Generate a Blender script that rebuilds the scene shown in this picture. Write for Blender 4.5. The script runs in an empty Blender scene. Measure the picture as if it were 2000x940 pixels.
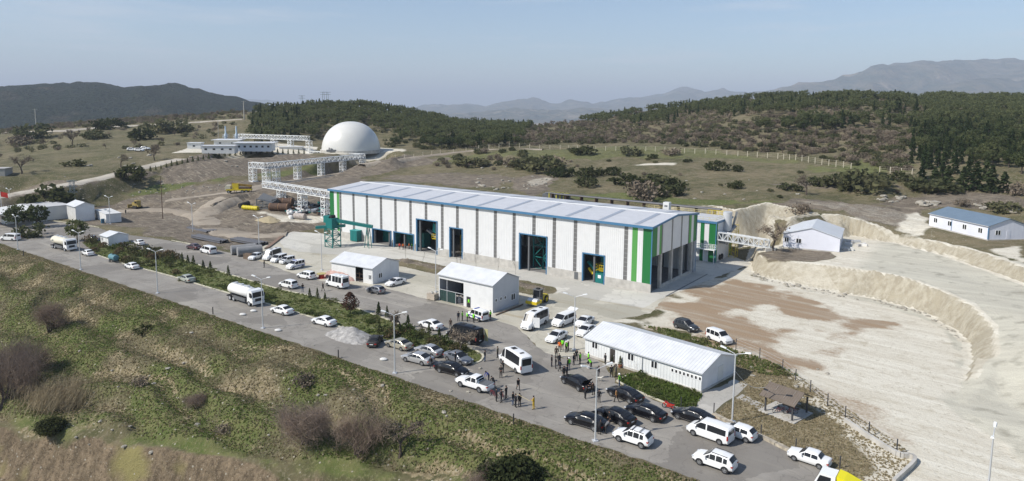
import bpy, bmesh, math, random
import numpy as np
from mathutils import Vector, Matrix
from mathutils.geometry import delaunay_2d_cdt
from mathutils.bvhtree import BVHTree
PI = math.pi
R_ = math.radians
rnd = random.Random(7)
SC = bpy.context.scene
COL = SC.collection
# ------------------------------------------------------------------ camera, sky, sun, exposure
CAM_H, PITCH, ROLL, FPX, CX, CY = 38.0, R_(7.0), R_(0.5), 1333.33, 1000.0, 377.0
_c = bpy.data.cameras.new('camera')
cam = bpy.data.objects.new('camera', _c); COL.objects.link(cam)
_c.sensor_width = 36.0; _c.lens = 24.0; _c.sensor_fit = 'HORIZONTAL'
_c.shift_y = -(470.0 - CY) / 2000.0
_c.clip_start = 0.5; _c.clip_end = 60000
CROT = Matrix.Rotation(PI / 2 - PITCH, 3, 'X') @ Matrix.Rotation(ROLL, 3, 'Z')
cam.matrix_world = Matrix.Translation((0, 0, CAM_H)) @ CROT.to_4x4()
SC.camera = cam
SUN_EL, SUN_AZ = R_(43.0), R_(21.5)        # shadows run to +X, turned 21.5 degrees towards +Y
w = bpy.data.worlds.new('World'); SC.world = w; w.use_nodes = True
_nt = w.node_tree
_bg = _nt.nodes['Background']
_sky = _nt.nodes.new('ShaderNodeTexSky'); _sky.sky_type = 'NISHITA'; _sky.sun_disc = False
_sky.sun_elevation = SUN_EL; _sky.sun_rotation = R_(248.5)
_sky.altitude = 300; _sky.air_density = 1.0; _sky.dust_density = 0.5; _sky.ozone_density = 2.6
_tc = _nt.nodes.new('ShaderNodeTexCoord'); _mp = _nt.nodes.new('ShaderNodeMapping'); _mp.inputs['Scale'].default_value = (1.2, 1.2, 14); _mp.inputs['Rotation'].default_value = (.06, .05, .4)
_cn = _nt.nodes.new('ShaderNodeTexNoise'); _cn.inputs['Scale'].default_value = 2.6; _cn.inputs['Detail'].default_value = 7; _cn.inputs['Roughness'].default_value = .62
_cr = _nt.nodes.new('ShaderNodeMapRange'); _cr.inputs[1].default_value = .53; _cr.inputs[2].default_value = .76; _cr.inputs[4].default_value = .55     # thin high cloud
_cm = _nt.nodes.new('ShaderNodeMix'); _cm.data_type = 'RGBA'; _cm.inputs['B'].default_value = (6.2, 6.4, 6.8, 1)
for _a, _b in ((_tc.outputs['Generated'], _mp.inputs[0]), (_mp.outputs[0], _cn.inputs[0]), (_cn.outputs['Fac'], _cr.inputs[0]), (_cr.outputs[0], _cm.inputs['Factor']), (_sky.outputs['Color'], _cm.inputs['A']), (_cm.outputs['Result'], _bg.inputs['Color'])): _nt.links.new(_a, _b)
_bg.inputs['Strength'].default_value = 0.081
_sl = bpy.data.lights.new('sun', 'SUN'); _sl.energy = 3.3; _sl.angle = R_(0.5); _sl.color = (1.0, 0.95, 0.87)
sun = bpy.data.objects.new('sun', _sl); COL.objects.link(sun)
_ld = Vector((math.cos(SUN_EL) * math.cos(SUN_AZ), math.cos(SUN_EL) * math.sin(SUN_AZ), -math.sin(SUN_EL)))
sun.rotation_euler = _ld.to_track_quat('-Z', 'Y').to_euler(); sun.location = (-80, -30, 120)
SC.view_settings.view_transform = 'Standard'; SC.view_settings.look = 'None'
SC.view_settings.exposure = 0.75; SC.view_settings.gamma = 1.0; SC.view_settings.use_curve_mapping = False
SC.render.engine = 'CYCLES'
cy = SC.cycles
cy.use_denoising = True; cy.max_bounces = 4; cy.diffuse_bounces = 2; cy.glossy_bounces = 2
cy.transparent_max_bounces = 6; cy.volume_bounces = 0; cy.caustics_reflective = False; cy.caustics_refractive = False
# ------------------------------------------------------------------ measuring helpers
def ray(px, py):
    return CROT @ Vector(((px - CX) / FPX, -(py - CY) / FPX, -1.0))
def G(px, py, z=0.0):                      # point at height z seen at that place of the photograph
    d = ray(px, py); t = (z - CAM_H) / d.z
    return Vector((d.x * t, d.y * t, z))
_O = Vector((29.2, 139.5, 0)); _U = Vector((.8052, -.5930, 0)); _V = Vector((.5930, .8052, 0))
SITE_ROT = math.atan2(_U.y, _U.x)
def S(u, v, z=0.0):                        # site grid: u along the hall front, v away from the road
    p = _O + _U * u + _V * v; return Vector((p.x, p.y, z))
def UV(p):
    d = Vector((p[0], p[1], 0)) - _O; return d.dot(_U), d.dot(_V)
CR = {'A1': (0, 120, .25536), 'A2': (450, 180, .25536), 'A3': (900, 140, .27666), 'A4': (1450, 140, .27666), 'A5': (0, 340, .21277),
      'A6': (350, 330, .21277), 'A7': (640, 340, .23405), 'A8': (1000, 360, .25536), 'B1': (1450, 360, .29794), 'B2': (380, 500, .21277),
      'B3': (620, 540, .21277), 'B4': (830, 500, .21277), 'B5': (880, 620, .21277), 'B6': (1100, 600, .21277), 'B7': (1080, 720, .23405),
      'B8': (1450, 640, .3192)}
def c(k, x, y):
    o = CR[k]; return o[0] + x * o[2], o[1] + y * o[2]
# ------------------------------------------------------------------ materials
MATS = {}
def mat(name, col, rough=0.7, metal=0.0, spec=0.4, coat=0.0, noise=0.0, nscale=1.0, bump=0.0, bscale=20.0, emit=None):
    if name in MATS: return MATS[name]
    m = bpy.data.materials.new(name); m.use_nodes = True; nt = m.node_tree; b = nt.nodes['Principled BSDF']
    b.inputs['Base Color'].default_value = (*col, 1); b.inputs['Roughness'].default_value = rough
    b.inputs['Metallic'].default_value = metal; b.inputs['Specular IOR Level'].default_value = spec
    b.inputs['Coat Weight'].default_value = coat; b.inputs['Coat Roughness'].default_value = 0.08
    if noise or bump:
        tc = nt.nodes.new('ShaderNodeTexCoord')
        if noise:
            n = nt.nodes.new('ShaderNodeTexNoise'); n.inputs['Scale'].default_value = nscale; n.inputs['Detail'].default_value = 5
            nt.links.new(tc.outputs['Object'], n.inputs['Vector'])
            mr = nt.nodes.new('ShaderNodeMapRange'); mr.inputs['From Min'].default_value = .3; mr.inputs['From Max'].default_value = .7
            mr.inputs['To Min'].default_value = 1 - noise; mr.inputs['To Max'].default_value = 1 + noise * .6
            nt.links.new(n.outputs['Fac'], mr.inputs['Value'])
            mx = nt.nodes.new('ShaderNodeMix'); mx.data_type = 'RGBA'; mx.blend_type = 'MULTIPLY'; mx.inputs['Factor'].default_value = 1
            mx.inputs['A'].default_value = (*col, 1); nt.links.new(mr.outputs['Result'], mx.inputs['B'])
            nt.links.new(mx.outputs['Result'], b.inputs['Base Color'])
        if bump:
            n2 = nt.nodes.new('ShaderNodeTexNoise'); n2.inputs['Scale'].default_value = bscale; n2.inputs['Detail'].default_value = 4
            nt.links.new(tc.outputs['Object'], n2.inputs['Vector'])
            bp = nt.nodes.new('ShaderNodeBump'); bp.inputs['Strength'].default_value = bump; bp.inputs['Distance'].default_value = .1
            nt.links.new(n2.outputs['Fac'], bp.inputs['Height']); nt.links.new(bp.outputs['Normal'], b.inputs['Normal'])
    if emit:
        b.inputs['Emission Color'].default_value = (*emit, 1); b.inputs['Emission Strength'].default_value = 1
    MATS[name] = m; return m
def rib_mat(name, col, axis=0, period=.5, depth=.5, rough=.45, dirt=.12, spec=.4):      # profiled metal sheet: ribs across one object axis
    if name in MATS: return MATS[name]
    m = bpy.data.materials.new(name); m.use_nodes = True; nt = m.node_tree; N = nt.nodes.new; L = nt.links.new
    b = nt.nodes['Principled BSDF']; b.inputs['Roughness'].default_value = rough; b.inputs['Specular IOR Level'].default_value = spec
    tc = N('ShaderNodeTexCoord'); sp = N('ShaderNodeSeparateXYZ'); L(tc.outputs['Object'], sp.inputs[0])
    dv = N('ShaderNodeMath'); dv.operation = 'DIVIDE'; dv.inputs[1].default_value = period; L(sp.outputs[axis], dv.inputs[0])
    fr = N('ShaderNodeMath'); fr.operation = 'FRACT'; L(dv.outputs[0], fr.inputs[0])
    rp = N('ShaderNodeValToRGB'); e = rp.color_ramp.elements
    e[0].position = 0; e[0].color = (0, 0, 0, 1); e[1].position = 1; e[1].color = (0, 0, 0, 1)
    for p, v in ((.12, 1), (.3, 1), (.42, 0)):
        q = e.new(p); q.color = (v, v, v, 1)
    L(fr.outputs[0], rp.inputs[0])
    bp = N('ShaderNodeBump'); bp.inputs['Strength'].default_value = depth; bp.inputs['Distance'].default_value = .06
    L(rp.outputs[0], bp.inputs['Height']); L(bp.outputs[0], b.inputs['Normal'])
    n = N('ShaderNodeTexNoise'); n.inputs['Scale'].default_value = .6; n.inputs['Detail'].default_value = 6
    L(tc.outputs['Object'], n.inputs['Vector'])
    mr = N('ShaderNodeMapRange'); mr.inputs['From Min'].default_value = .35; mr.inputs['From Max'].default_value = .75
    mr.inputs['To Min'].default_value = 1; mr.inputs['To Max'].default_value = 1 - dirt; L(n.outputs['Fac'], mr.inputs[0])
    mx = N('ShaderNodeMix'); mx.data_type = 'RGBA'; mx.blend_type = 'MULTIPLY'; mx.inputs['Factor'].default_value = 1
    mx.inputs['A'].default_value = (*col, 1); L(mr.outputs[0], mx.inputs['B']); L(mx.outputs['Result'], b.inputs['Base Color'])
    MATS[name] = m; return m
def leaf_mat(name, c1, c2, scale=.8, trans=.25):
    m = bpy.data.materials.new(name); m.use_nodes = True; nt = m.node_tree; N = nt.nodes.new; L = nt.links.new
    nt.nodes.remove(nt.nodes['Principled BSDF']); out = nt.nodes['Material Output']
    tc = N('ShaderNodeTexCoord'); oi = N('ShaderNodeObjectInfo'); n = N('ShaderNodeTexNoise'); n.inputs['Scale'].default_value = scale
    n.inputs['Detail'].default_value = 3; L(tc.outputs['Object'], n.inputs['Vector'])
    ad = N('ShaderNodeMath'); ad.operation = 'MULTIPLY_ADD'; ad.inputs[1].default_value = .5; ad.inputs[2].default_value = -.25
    L(oi.outputs['Random'], ad.inputs[0])
    a2 = N('ShaderNodeMath'); a2.operation = 'ADD'; L(ad.outputs[0], a2.inputs[0]); L(n.outputs['Fac'], a2.inputs[1])
    mr = N('ShaderNodeMapRange'); mr.inputs['From Min'].default_value = .3; mr.inputs['From Max'].default_value = .7; L(a2.outputs[0], mr.inputs[0])
    mx = N('ShaderNodeMix'); mx.data_type = 'RGBA'; mx.inputs['A'].default_value = (*c1, 1); mx.inputs['B'].default_value = (*c2, 1)
    L(mr.outputs[0], mx.inputs['Factor'])
    d = N('ShaderNodeBsdfDiffuse'); t = N('ShaderNodeBsdfTranslucent'); ms = N('ShaderNodeMixShader'); ms.inputs[0].default_value = trans
    L(mx.outputs['Result'], d.inputs[0]); L(mx.outputs['Result'], t.inputs[0]); L(d.outputs[0], ms.inputs[1]); L(t.outputs[0], ms.inputs[2])
    L(ms.outputs[0], out.inputs[0]); MATS[name] = m; return m
# ------------------------------------------------------------------ objects
def tag(o, label=None, cat=None, group=None, kind=None):
    if label: o['label'] = label
    if cat: o['category'] = cat
    if group: o['group'] = group
    if kind: o['kind'] = kind
    return o
def empty(name, loc=(0, 0, 0), rz=0.0, label=None, cat=None, group=None):
    o = bpy.data.objects.new(name, None); COL.objects.link(o); o.location = loc; o.rotation_euler = (0, 0, rz)
    o.empty_display_size = .3
    return tag(o, label, cat, group)
KIDS = {}
def link_child(o, p):
    o.parent = p; KIDS.setdefault(p.name, []).append(o)
def copy_tree(o, parent=None):
    r = o.copy(); COL.objects.link(r)
    if parent is not None: link_child(r, parent)
    for ch in KIDS.get(o.name, []): copy_tree(ch, r)
    return r
class MB:
    def __init__(s): s.v = []; s.f = []; s.m = []; s.cur = 0; s.isl = []
    def add(s, vs, fs):
        n = len(s.v); s.isl.append((n, len(s.f))); s.v += [tuple(p) for p in vs]; s.f += [tuple(i + n for i in f) for f in fs]; s.m += [s.cur] * len(fs); return s
    def box(s, x0, x1, y0, y1, z0, z1):
        return s.add([(x0, y0, z0), (x1, y0, z0), (x1, y1, z0), (x0, y1, z0), (x0, y0, z1), (x1, y0, z1), (x1, y1, z1), (x0, y1, z1)],
                     [(3, 2, 1, 0), (4, 5, 6, 7), (0, 1, 5, 4), (1, 2, 6, 5), (2, 3, 7, 6), (3, 0, 4, 7)])
    def bar(s, a, b, w, h=None, up=(0, 0, 1)):            # square bar from a to b
        a, b = Vector(a), Vector(b); h = h or w; d = (b - a).normalized(); up = Vector(up)
        if abs(d.dot(up)) > .98: up = Vector((1, 0, 0))
        x = d.cross(up).normalized() * (w / 2); y = x.cross(d).normalized() * (h / 2)
        vs = [p + q for p in (a, b) for q in (-x - y, x - y, x + y, -x + y)]
        return s.add(vs, [(3, 2, 1, 0), (4, 5, 6, 7), (0, 1, 5, 4), (1, 2, 6, 5), (2, 3, 7, 6), (3, 0, 4, 7)])
    def tube(s, pts, r, n=8, cap=True):                   # r: number or list
        pts = [Vector(p) for p in pts]; k = len(pts); rs = r if isinstance(r, (list, tuple)) else [r] * k; vs = []
        ref = None
        for i, p in enumerate(pts):
            d = (pts[min(i + 1, k - 1)] - pts[max(i - 1, 0)]).normalized()
            if ref is None:
                ref = Vector((0, 0, 1)) if abs(d.z) < .9 else Vector((1, 0, 0))
            x = d.cross(ref).normalized(); y = d.cross(x).normalized(); ref = y.cross(d).normalized() if False else ref
            for j in range(n):
                a = 2 * PI * j / n; vs.append(p + (x * math.cos(a) + y * math.sin(a)) * rs[i])
        fs = [(i * n + j, i * n + (j + 1) % n, (i + 1) * n + (j + 1) % n, (i + 1) * n + j) for i in range(k - 1) for j in range(n)]
        if cap: fs += [tuple(range(n))[::-1], tuple(range((k - 1) * n, k * n))]
        return s.add(vs, fs)
    def lathe(s, prof, n=24, center=(0, 0, 0)):           # prof [(r, z)]
        cx, cy_, cz = center; vs = []
        for r, z in prof:
            for j in range(n):
                a = 2 * PI * j / n; vs.append((cx + r * math.cos(a), cy_ + r * math.sin(a), cz + z))
        fs = [(i * n + j, i * n + (j + 1) % n, (i + 1) * n + (j + 1) % n, (i + 1) * n + j) for i in range(len(prof) - 1) for j in range(n)]
        fs += [tuple(range(n))[::-1], tuple(range((len(prof) - 1) * n, len(prof) * n))]
        return s.add(vs, fs)
    def prism(s, poly, y0, y1, axis='y'):                 # poly in the plane across the axis
        n = len(poly)
        def P(a, b, t): return (a, t, b) if axis == 'y' else ((t, a, b) if axis == 'x' else (a, b, t))
        vs = [P(a, b, y0) for a, b in poly] + [P(a, b, y1) for a, b in poly]
        return s.add(vs, [tuple(range(n)), tuple(range(n, 2 * n))[::-1]] + [(i, i + n, (i + 1) % n + n, (i + 1) % n) for i in range(n)])
    def quad(s, a, b, c_, d): return s.add([a, b, c_, d], [(0, 1, 2, 3)])
    def mesh(s, name, mats, smooth=None, fix=True):
        me = bpy.data.meshes.new(name); me.from_pydata(s.v, [], s.f)
        for m in (mats if isinstance(mats, (list, tuple)) else [mats]): me.materials.append(m)
        if any(s.m): me.polygons.foreach_set('material_index', s.m)
        if fix:
            bm = bmesh.new(); bm.from_mesh(me); bmesh.ops.recalc_face_normals(bm, faces=bm.faces); bm.to_mesh(me); bm.free()
        if smooth is not None:
            me.polygons.foreach_set('use_smooth', [True] * len(me.polygons)); me.set_sharp_from_angle(angle=R_(smooth))
        me.update(); return me
    def build(s, name, mats, parent=None, smooth=None, fix=True):
        o = bpy.data.objects.new(name, s.mesh(name, mats, smooth, fix)); COL.objects.link(o)
        if parent is not None: link_child(o, parent)
        return o
def parts(b, name, mats, parent, smooth=None, gap=.03):             # every piece that stands apart becomes a part of its own
    I = [(v0, f0, (b.isl[k + 1] if k + 1 < len(b.isl) else (len(b.v), len(b.f)))) for k, (v0, f0) in enumerate(b.isl)]
    bb = [[(min(b.v[i][a] for i in range(v0, e[0])) - gap, max(b.v[i][a] for i in range(v0, e[0])) + gap) for a in range(3)] for v0, f0, e in I]; g = list(range(len(I)))
    def find(i):
        while g[i] != i: i = g[i]
        return i
    for i in range(len(I)):
        for j in range(i):
            if all(bb[i][a][0] < bb[j][a][1] and bb[j][a][0] < bb[i][a][1] for a in range(3)): g[find(i)] = find(j)
    out = []
    for r in sorted({find(i) for i in range(len(I))}):
        q = MB()
        for i, (v0, f0, e) in enumerate(I):
            if find(i) == r: n = len(q.v); q.v += b.v[v0:e[0]]; q.f += [tuple(k - v0 + n for k in f) for f in b.f[f0:e[1]]]; q.m += b.m[f0:e[1]]
        out.append(q.build(name, mats, parent, smooth))
    return out
def mobj(name, me, parent=None, loc=(0, 0, 0), rz=0.0):
    o = bpy.data.objects.new(name, me); COL.objects.link(o); o.location = loc; o.rotation_euler = (0, 0, rz)
    if parent is not None: link_child(o, parent)
    return o
# ------------------------------------------------------------------ terrain
class VNoise:
    def __init__(s, seed): s.t = np.random.RandomState(seed).rand(256, 256)
    def at(s, x, y):
        xi = np.floor(x).astype(int); yi = np.floor(y).astype(int); fx = x - xi; fy = y - yi
        fx = fx * fx * (3 - 2 * fx); fy = fy * fy * (3 - 2 * fy); a = xi & 255; b = yi & 255; a1 = (a + 1) & 255; b1 = (b + 1) & 255; t = s.t
        return (t[a, b] * (1 - fx) + t[a1, b] * fx) * (1 - fy) + (t[a, b1] * (1 - fx) + t[a1, b1] * fx) * fy - .5
def fbm(x, y, scale, octv=4, seed=1, gain=.5):
    o = np.zeros_like(x); a = 1.0; f = 1.0 / scale
    for k in range(octv):
        o += a * VNoise(seed + k).at(x * f + 17.3 * k, y * f - 9.1 * k); a *= gain; f *= 2.03
    return o
def inside(poly, X, Y):
    P = np.array(poly, float); r = np.zeros(X.shape, bool); j = len(P) - 1
    for i in range(len(P)):
        xi, yi = P[i]; xj, yj = P[j]
        k = ((yi > Y) != (yj > Y)) & (X < (xj - xi) * (Y - yi) / (yj - yi + 1e-12) + xi); r ^= k; j = i
    return r
def seg_dist(poly, X, Y, closed=True):
    P = np.array(poly, float); d = np.full(X.shape, 1e9); n = len(P)
    for i in range(n if closed else n - 1):
        ax, ay = P[i]; bx, by = P[(i + 1) % n]; vx, vy = bx - ax, by - ay; L = vx * vx + vy * vy + 1e-9
        t = np.clip(((X - ax) * vx + (Y - ay) * vy) / L, 0, 1); d = np.minimum(d, np.hypot(X - ax - t * vx, Y - ay - t * vy))
    return d
def sdist(poly, X, Y):
    d = seg_dist(poly, X, Y); return np.where(inside(poly, X, Y), -d, d)
def D(px, py, d):                          # the point d metres ahead seen at that place of the photograph
    r = ray(px, py); t = d / r.y; return Vector((r.x * t, d, CAM_H + r.z * t))
SLOPE = .36
def slope_hit(px, py):
    d = ray(px, py); C0 = Vector((0, 0, CAM_H)); vc = (C0 - _O).dot(_V)
    t = (SLOPE * (vc + 65) - CAM_H) / (d.z - SLOPE * d.dot(_V)); return C0 + d * t
TP = []; TE = []
def tp(p): TP.append(Vector(p)); return len(TP) - 1
def line(pts, sub=0):
    ids = [tp(p) for p in pts]; TE.extend(zip(ids[:-1], ids[1:])); return ids
def gl(lst, z=None): return [G(a[0], a[1], a[2] if len(a) > 2 else z) for a in lst]
# road side edge of the near slope, the slope and the dirt cut at its foot
line([S(u, -64.6, 0) for u in range(-420, 81, 20)]); line([S(u, -66, -.25) for u in range(-420, 81, 20)])
cut_top = [slope_hit(*p) for p in [(-250, 815), (-60, 832), (60, 842), (100, 845), (160, 852), (230, 868), (300, 880), (380, 887), (450, 900), (560, 918), (640, 926), (760, 938), (900, 952), (980, 985)]]
line(cut_top); line([p - _V * 2.6 + Vector((0, 0, -7 + .12 * i)) for i, p in enumerate(cut_top)])
for u in range(-420, 121, 30): tp(S(u, -150, -34)); tp(S(u, -185, -37))
for u in (-60, -30, 0, 20): tp(S(u, -118, -20.5 if u < 0 else -19))
for u in (-300, -240, -180, -140, -100): tp(S(u, -100, SLOPE * -35)); tp(S(u, -80, SLOPE * -15))
for u in (20, 50, 80): tp(S(u, -90, SLOPE * -25)); tp(S(u, -76, SLOPE * -11))
# paved and graded yard, all level
for u, v_ in [(-420, -30), (-250, -45), (-215, -45), (-206, -30), (-200, -20), (-190, -12), (-170, -8), (-150, -12), (-103, -14), (-103.5, 0), (-103.5, 25), (0, 25), (-60, 25), (-60, 0), (0, 0), (8, 40), (-25, 50),
              (0, -40), (40, -40), (80, -50), (30, -20), (60, -20), (-60, -30), (-100, -45)]: tp(S(u, v_, 0))
line([S(u, 27, 0) for u in range(-103, -25, 15)] + [S(-25, 50, 0)] + [G(1390, 470), G(1440, 482), G(1478, 484)])
line([S(u, 33, 8) for u in range(-103, -30, 15)] + [S(-32, 54, 9.5)] + gl([(1395, 405, 9.6), (1434, 412, 9.8), (1500, 418, 10.2), (1545, 420, 10.4), (1600, 415, 9.9)]))
# terrace with the white shed: cut faces
line([G(1478, 484)] + gl([(1466, 520), (1470, 533), (1500, 543), (1540, 552), (1600, 564), (1640, 572), (1700, 580), (1760, 595), (1807, 609), (1860, 640), (1888, 668), (1893, 700), (1875, 750), (1859, 800), (1920, 850), (2000, 918), (2060, 960)], 0))
line([G(1497, 478, 3.6), G(1476, 489, 3.4), G(1484, 499, 3.5), G(1520, 506, 3.8), G(1600, 516, 3.9), G(1700, 528, 4.7), G(1760, 541, 4.8), G(1830, 566, 4.2), G(1892, 594, 4.3), G(1938, 640, 3.2), G(1945, 700, 2.0), G(1925, 760, .8)])
line(gl([(1850, 520), (1930, 560), (1990, 610), (2060, 690)], 4.6)); line(gl([(1990, 680, 3.4), (2040, 760, 2.2), (2080, 860, 1.0), (2090, 940, .4)]))
line(gl([(1528, 479, 4.2), (1600, 472, 4.4), (1650, 464, 4.4), (1668, 460, 4.5), (1750, 475, 4.8), (1850, 500, 5), (1950, 535, 5), (2010, 555, 5), (2080, 580, 5), (2200, 620, 5)]))
line(gl([(1600, 415, 9.9), (1636, 418, 9.8), (1700, 438, 8.2), (1760, 455, 7.0), (1850, 478, 7.1), (1930, 497, 7.6), (1990, 520, 7.5), (2060, 545, 7.4), (2190, 585, 7.2)]))
for a in [(1790, 440), (1870, 462), (1950, 474), (2050, 480), (1990, 445), (2100, 500)]: tp(G(*a, 8.3))
for a in [(1600, 395, 11.4), (1500, 395, 11.5), (1700, 400, 10.8), (1800, 370, 13.5), (2000, 385, 13.7), (1900, 390, 12.8), (2150, 420, 13), (1780, 415, 9.6), (1960, 415, 10.5)]: tp(G(*a))
# field behind the hall
for a in [(1060, 376, 10), (1200, 392, 10), (1320, 405, 10), (900, 352, 9.5), (800, 337, 9), (1000, 332, 11), (1200, 332, 13), (1340, 340, 13.5), (1100, 292, 17), (1000, 296, 17), (880, 305, 14), (790, 320, 11), (1480, 345, 14), (740, 342, 8)]: tp(G(*a))
line([D(*a) for a in [(1200, 292, 348), (1340, 297, 335), (1500, 310, 300), (1640, 330, 255), (1780, 345, 225), (1900, 338, 222), (2050, 335, 215), (2300, 340, 210)]])
for row in ([(1200, 272, 420), (1340, 265, 400), (1500, 255, 370), (1640, 265, 340), (1780, 270, 310), (1900, 270, 300), (2050, 270, 290), (2300, 270, 280)],
            [(1200, 252, 480), (1340, 232, 480), (1500, 215, 450), (1640, 215, 430), (1780, 220, 410), (1900, 225, 390), (2050, 225, 380), (2300, 225, 380)],
            [(1100, 242, 610), (1200, 228, 600), (1340, 209, 590), (1500, 194, 570), (1640, 192, 540), (1780, 193, 540), (1900, 195, 530), (2050, 198, 520), (2400, 200, 520)],
            [(560, 268, 410), (640, 276, 425), (760, 288, 405), (850, 288, 395), (950, 284, 385), (1050, 284, 375)],
            [(560, 238, 470), (600, 237, 480), (700, 242, 470), (800, 256, 460), (900, 264, 470), (1000, 268, 460), (1100, 265, 470)],
            [(480, 217, 560), (560, 213, 560), (640, 208, 560), (700, 208, 560), (760, 214, 565), (820, 228, 570), (880, 240, 580), (960, 248, 590), (1020, 250, 600)],
            [(-150, 262, 470), (0, 258, 480), (200, 248, 500), (330, 240, 520), (475, 232, 520)],
            [(-150, 246, 560), (0, 242, 560), (200, 234, 600), (330, 228, 620)],
            [(-150, 305, 330), (0, 302, 330), (120, 300, 340), (250, 291, 345), (370, 288, 352)], [(-100, 345, 260), (0, 345, 262), (120, 340, 270), (250, 318, 300)]):
    for a in row: tp(D(*a))
for x, z in [(-900, -20), (-500, -12), (-250, 0), (0, 5), (120, 5), (300, 20), (480, 30), (700, 30), (1000, 20)]: tp((x, 760, z))
# compound and dome platform, bank below, dirt roads, storage pad
line(gl([(300, 330, 12), (320, 321, 13.3), (380, 308, 15.4), (420, 303, 16), (530, 299, 16.2), (600, 304, 15), (630, 303, 15.5), (760, 304, 15.5), (800, 303, 14.5)]))
for a in [(330, 296), (450, 294), (530, 292), (600, 294), (686, 294), (760, 293), (450, 284), (540, 284), (686, 286), (380, 292)]: tp(G(*a, 16.3))
line(gl([(300, 348, 8), (340, 342, 8.2), (420, 332, 8.3), (500, 325, 8.5), (600, 322, 9), (680, 318, 9.5), (760, 318, 10)]))
line(gl([(-80, 398, 5), (0, 385, 6.3), (100, 366, 8.2), (200, 348, 9.8), (300, 323, 12.4), (390, 302, 15.6)]))
line(gl([(0, 400, 3.5), (110, 385, 4.5), (220, 365, 6), (300, 357, 7)]))
for a in [(60, 420, .6), (200, 405, .8), (267, 402, 1), (0, 418, 0.5)]: tp(G(*a))
line(gl([(330, 392, 2.4), (400, 382, 4.4), (440, 377, 5.4), (480, 372, 6), (520, 362, 6.4), (600, 350, 6.8), (708, 333, 7.1)]))
line(gl([(330, 380, 3.2), (400, 366, 5.6), (450, 358, 6.8), (500, 350, 7.2)]))
line(gl([(412, 412, 2.2), (420, 396, 4.4), (452, 383, 5.6), (499, 374, 6.3), (540, 371, 6.8), (620, 372, 7)])); line(gl([(418, 418, 1.2), (424, 411, 1.8), (448, 401, 2.6), (475, 394, 3.4), (540, 386, 4.8), (620, 388, 4.6)]))
line(gl([(440, 440, 1), (500, 436, 1.3), (560, 436, 1.4), (640, 432, 1.4)])); line(gl([(430, 458, 0), (500, 470, 0), (560, 462, 0), (622, 449, 0)]))
for a in [(480, 412, 2.4), (550, 415, 2.6), (620, 418, 2.4), (350, 440, .6), (390, 425, 1.2)]: tp(G(*a))
# far plain
for x in range(-30000, 30001, 4000):
    for y in (2600, 6000, 14000, 30000, 52000): tp((x, y, -95))
for x in (-30000, -12000, -5000, -2500, 2500, 5000, 12000, 30000):
    for y in (-300, 400, 900): tp((x, y, -60 if abs(x) > 2500 else -20))
for x in (-600, -300, 0, 300, 600, 1200, -1200): tp((x, -300, -60))
for x in (-1500, -700, 0, 700, 1500): tp((x, 1300, -55))
_v, _e, _f, _, _, _ = delaunay_2d_cdt([Vector((p.x, p.y)) for p in TP], TE, [], 0, 1e-3)
_kd = {}
_XY = np.array([(p.x, p.y) for p in TP]); _Z = np.array([p.z for p in TP])
def _zof(q):
    d = np.hypot(_XY[:, 0] - q.x, _XY[:, 1] - q.y); i = np.argsort(d)[:4]
    if d[i[0]] < .02: return _Z[i[0]]
    ww = 1 / d[i] ** 2; return float((ww * _Z[i]).sum() / ww.sum())
_tv = [Vector((q.x, q.y, _zof(q))) for q in _v]
TIN = BVHTree.FromPolygons(_tv, [tuple(f) for f in _f])
def axis(a, b, step, lo, hi, mid_lo, mid_hi, mstep):
    L = list(np.arange(a, b + 1e-6, step))
    x = a - mstep
    while x > mid_lo: L.insert(0, x); x -= mstep
    s_ = mstep * 1.5
    while x > lo: L.insert(0, x); x -= s_; s_ *= 1.35
    L.insert(0, lo); x = L[-1] + mstep
    while x < mid_hi: L.append(x); x += mstep
    s_ = mstep * 1.5
    while x < hi: L.append(x); x += s_; s_ *= 1.35
    L.append(hi); return np.array(L)
XS = axis(-150, 118, .65, -26000, 26000, -330, 330, 3.0); YS = axis(62, 262, .65, -250, 45000, -20, 650, 3.0)
GX, GY = np.meshgrid(XS, YS); NX, NY = len(XS), len(YS)
GZ = np.zeros_like(GX)
_dn = Vector((0, 0, -1)); _last = 0.0
for j in range(NY):
    for i in range(NX):
        h = TIN.ray_cast(Vector((XS[i], YS[j], 3000.0)), _dn)
        if h[0] is not None: _last = h[0].z
        GZ[j, i] = _last
# ---- flat (paved) outlines, on the site grid or measured in the photograph
def w2(pts): return [(p[0], p[1]) for p in pts]
ROAD = w2([S(-330, -64.2), S(-200, -64.3), S(-100, -64.1), S(0, -64.3), S(50, -64.2), S(78, -64)] + gl([(1715, 985), (1648, 945), (1600, 905), (1546, 886), (1488, 857), (1430, 832), (1394, 812), (1352, 815), (1300, 790), (1240, 765), (1203, 748), (1182, 712),
        (1140, 690), (1100, 700), (1062, 689), (1011, 640), (962, 625), (911, 604), (837, 586), (752, 563), (690, 556), (600, 545), (520, 515), (469, 498), (400, 484), (362, 476), (298, 465), (223, 456), (194, 446), (162, 440), (91, 431), (0, 428), (-100, 430)], 0))
APRON = w2([S(-118, -3), S(-112, -12), S(-100, -19), S(-92, -20), S(-70, -13), S(-40, -11), S(-15, -12), S(3.7, -11), S(3.7, -.4), S(8.2, 41), S(0, 49), S(-30, 49), S(-30, 26), S(-103.4, 26), S(-103.4, 2)])
YARD = w2(gl([(470, 497), (556, 466), (600, 458), (650, 480), (780, 515), (862, 530), (1000, 556), (1100, 572), (1210, 590), (1300, 582), (1270, 612), (1190, 628), (1150, 650), (1141, 690), (1100, 700), (1062, 689), (1011, 640), (962, 625), (911, 604), (837, 586), (752, 563), (690, 556), (600, 545), (520, 515)], 0))
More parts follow.
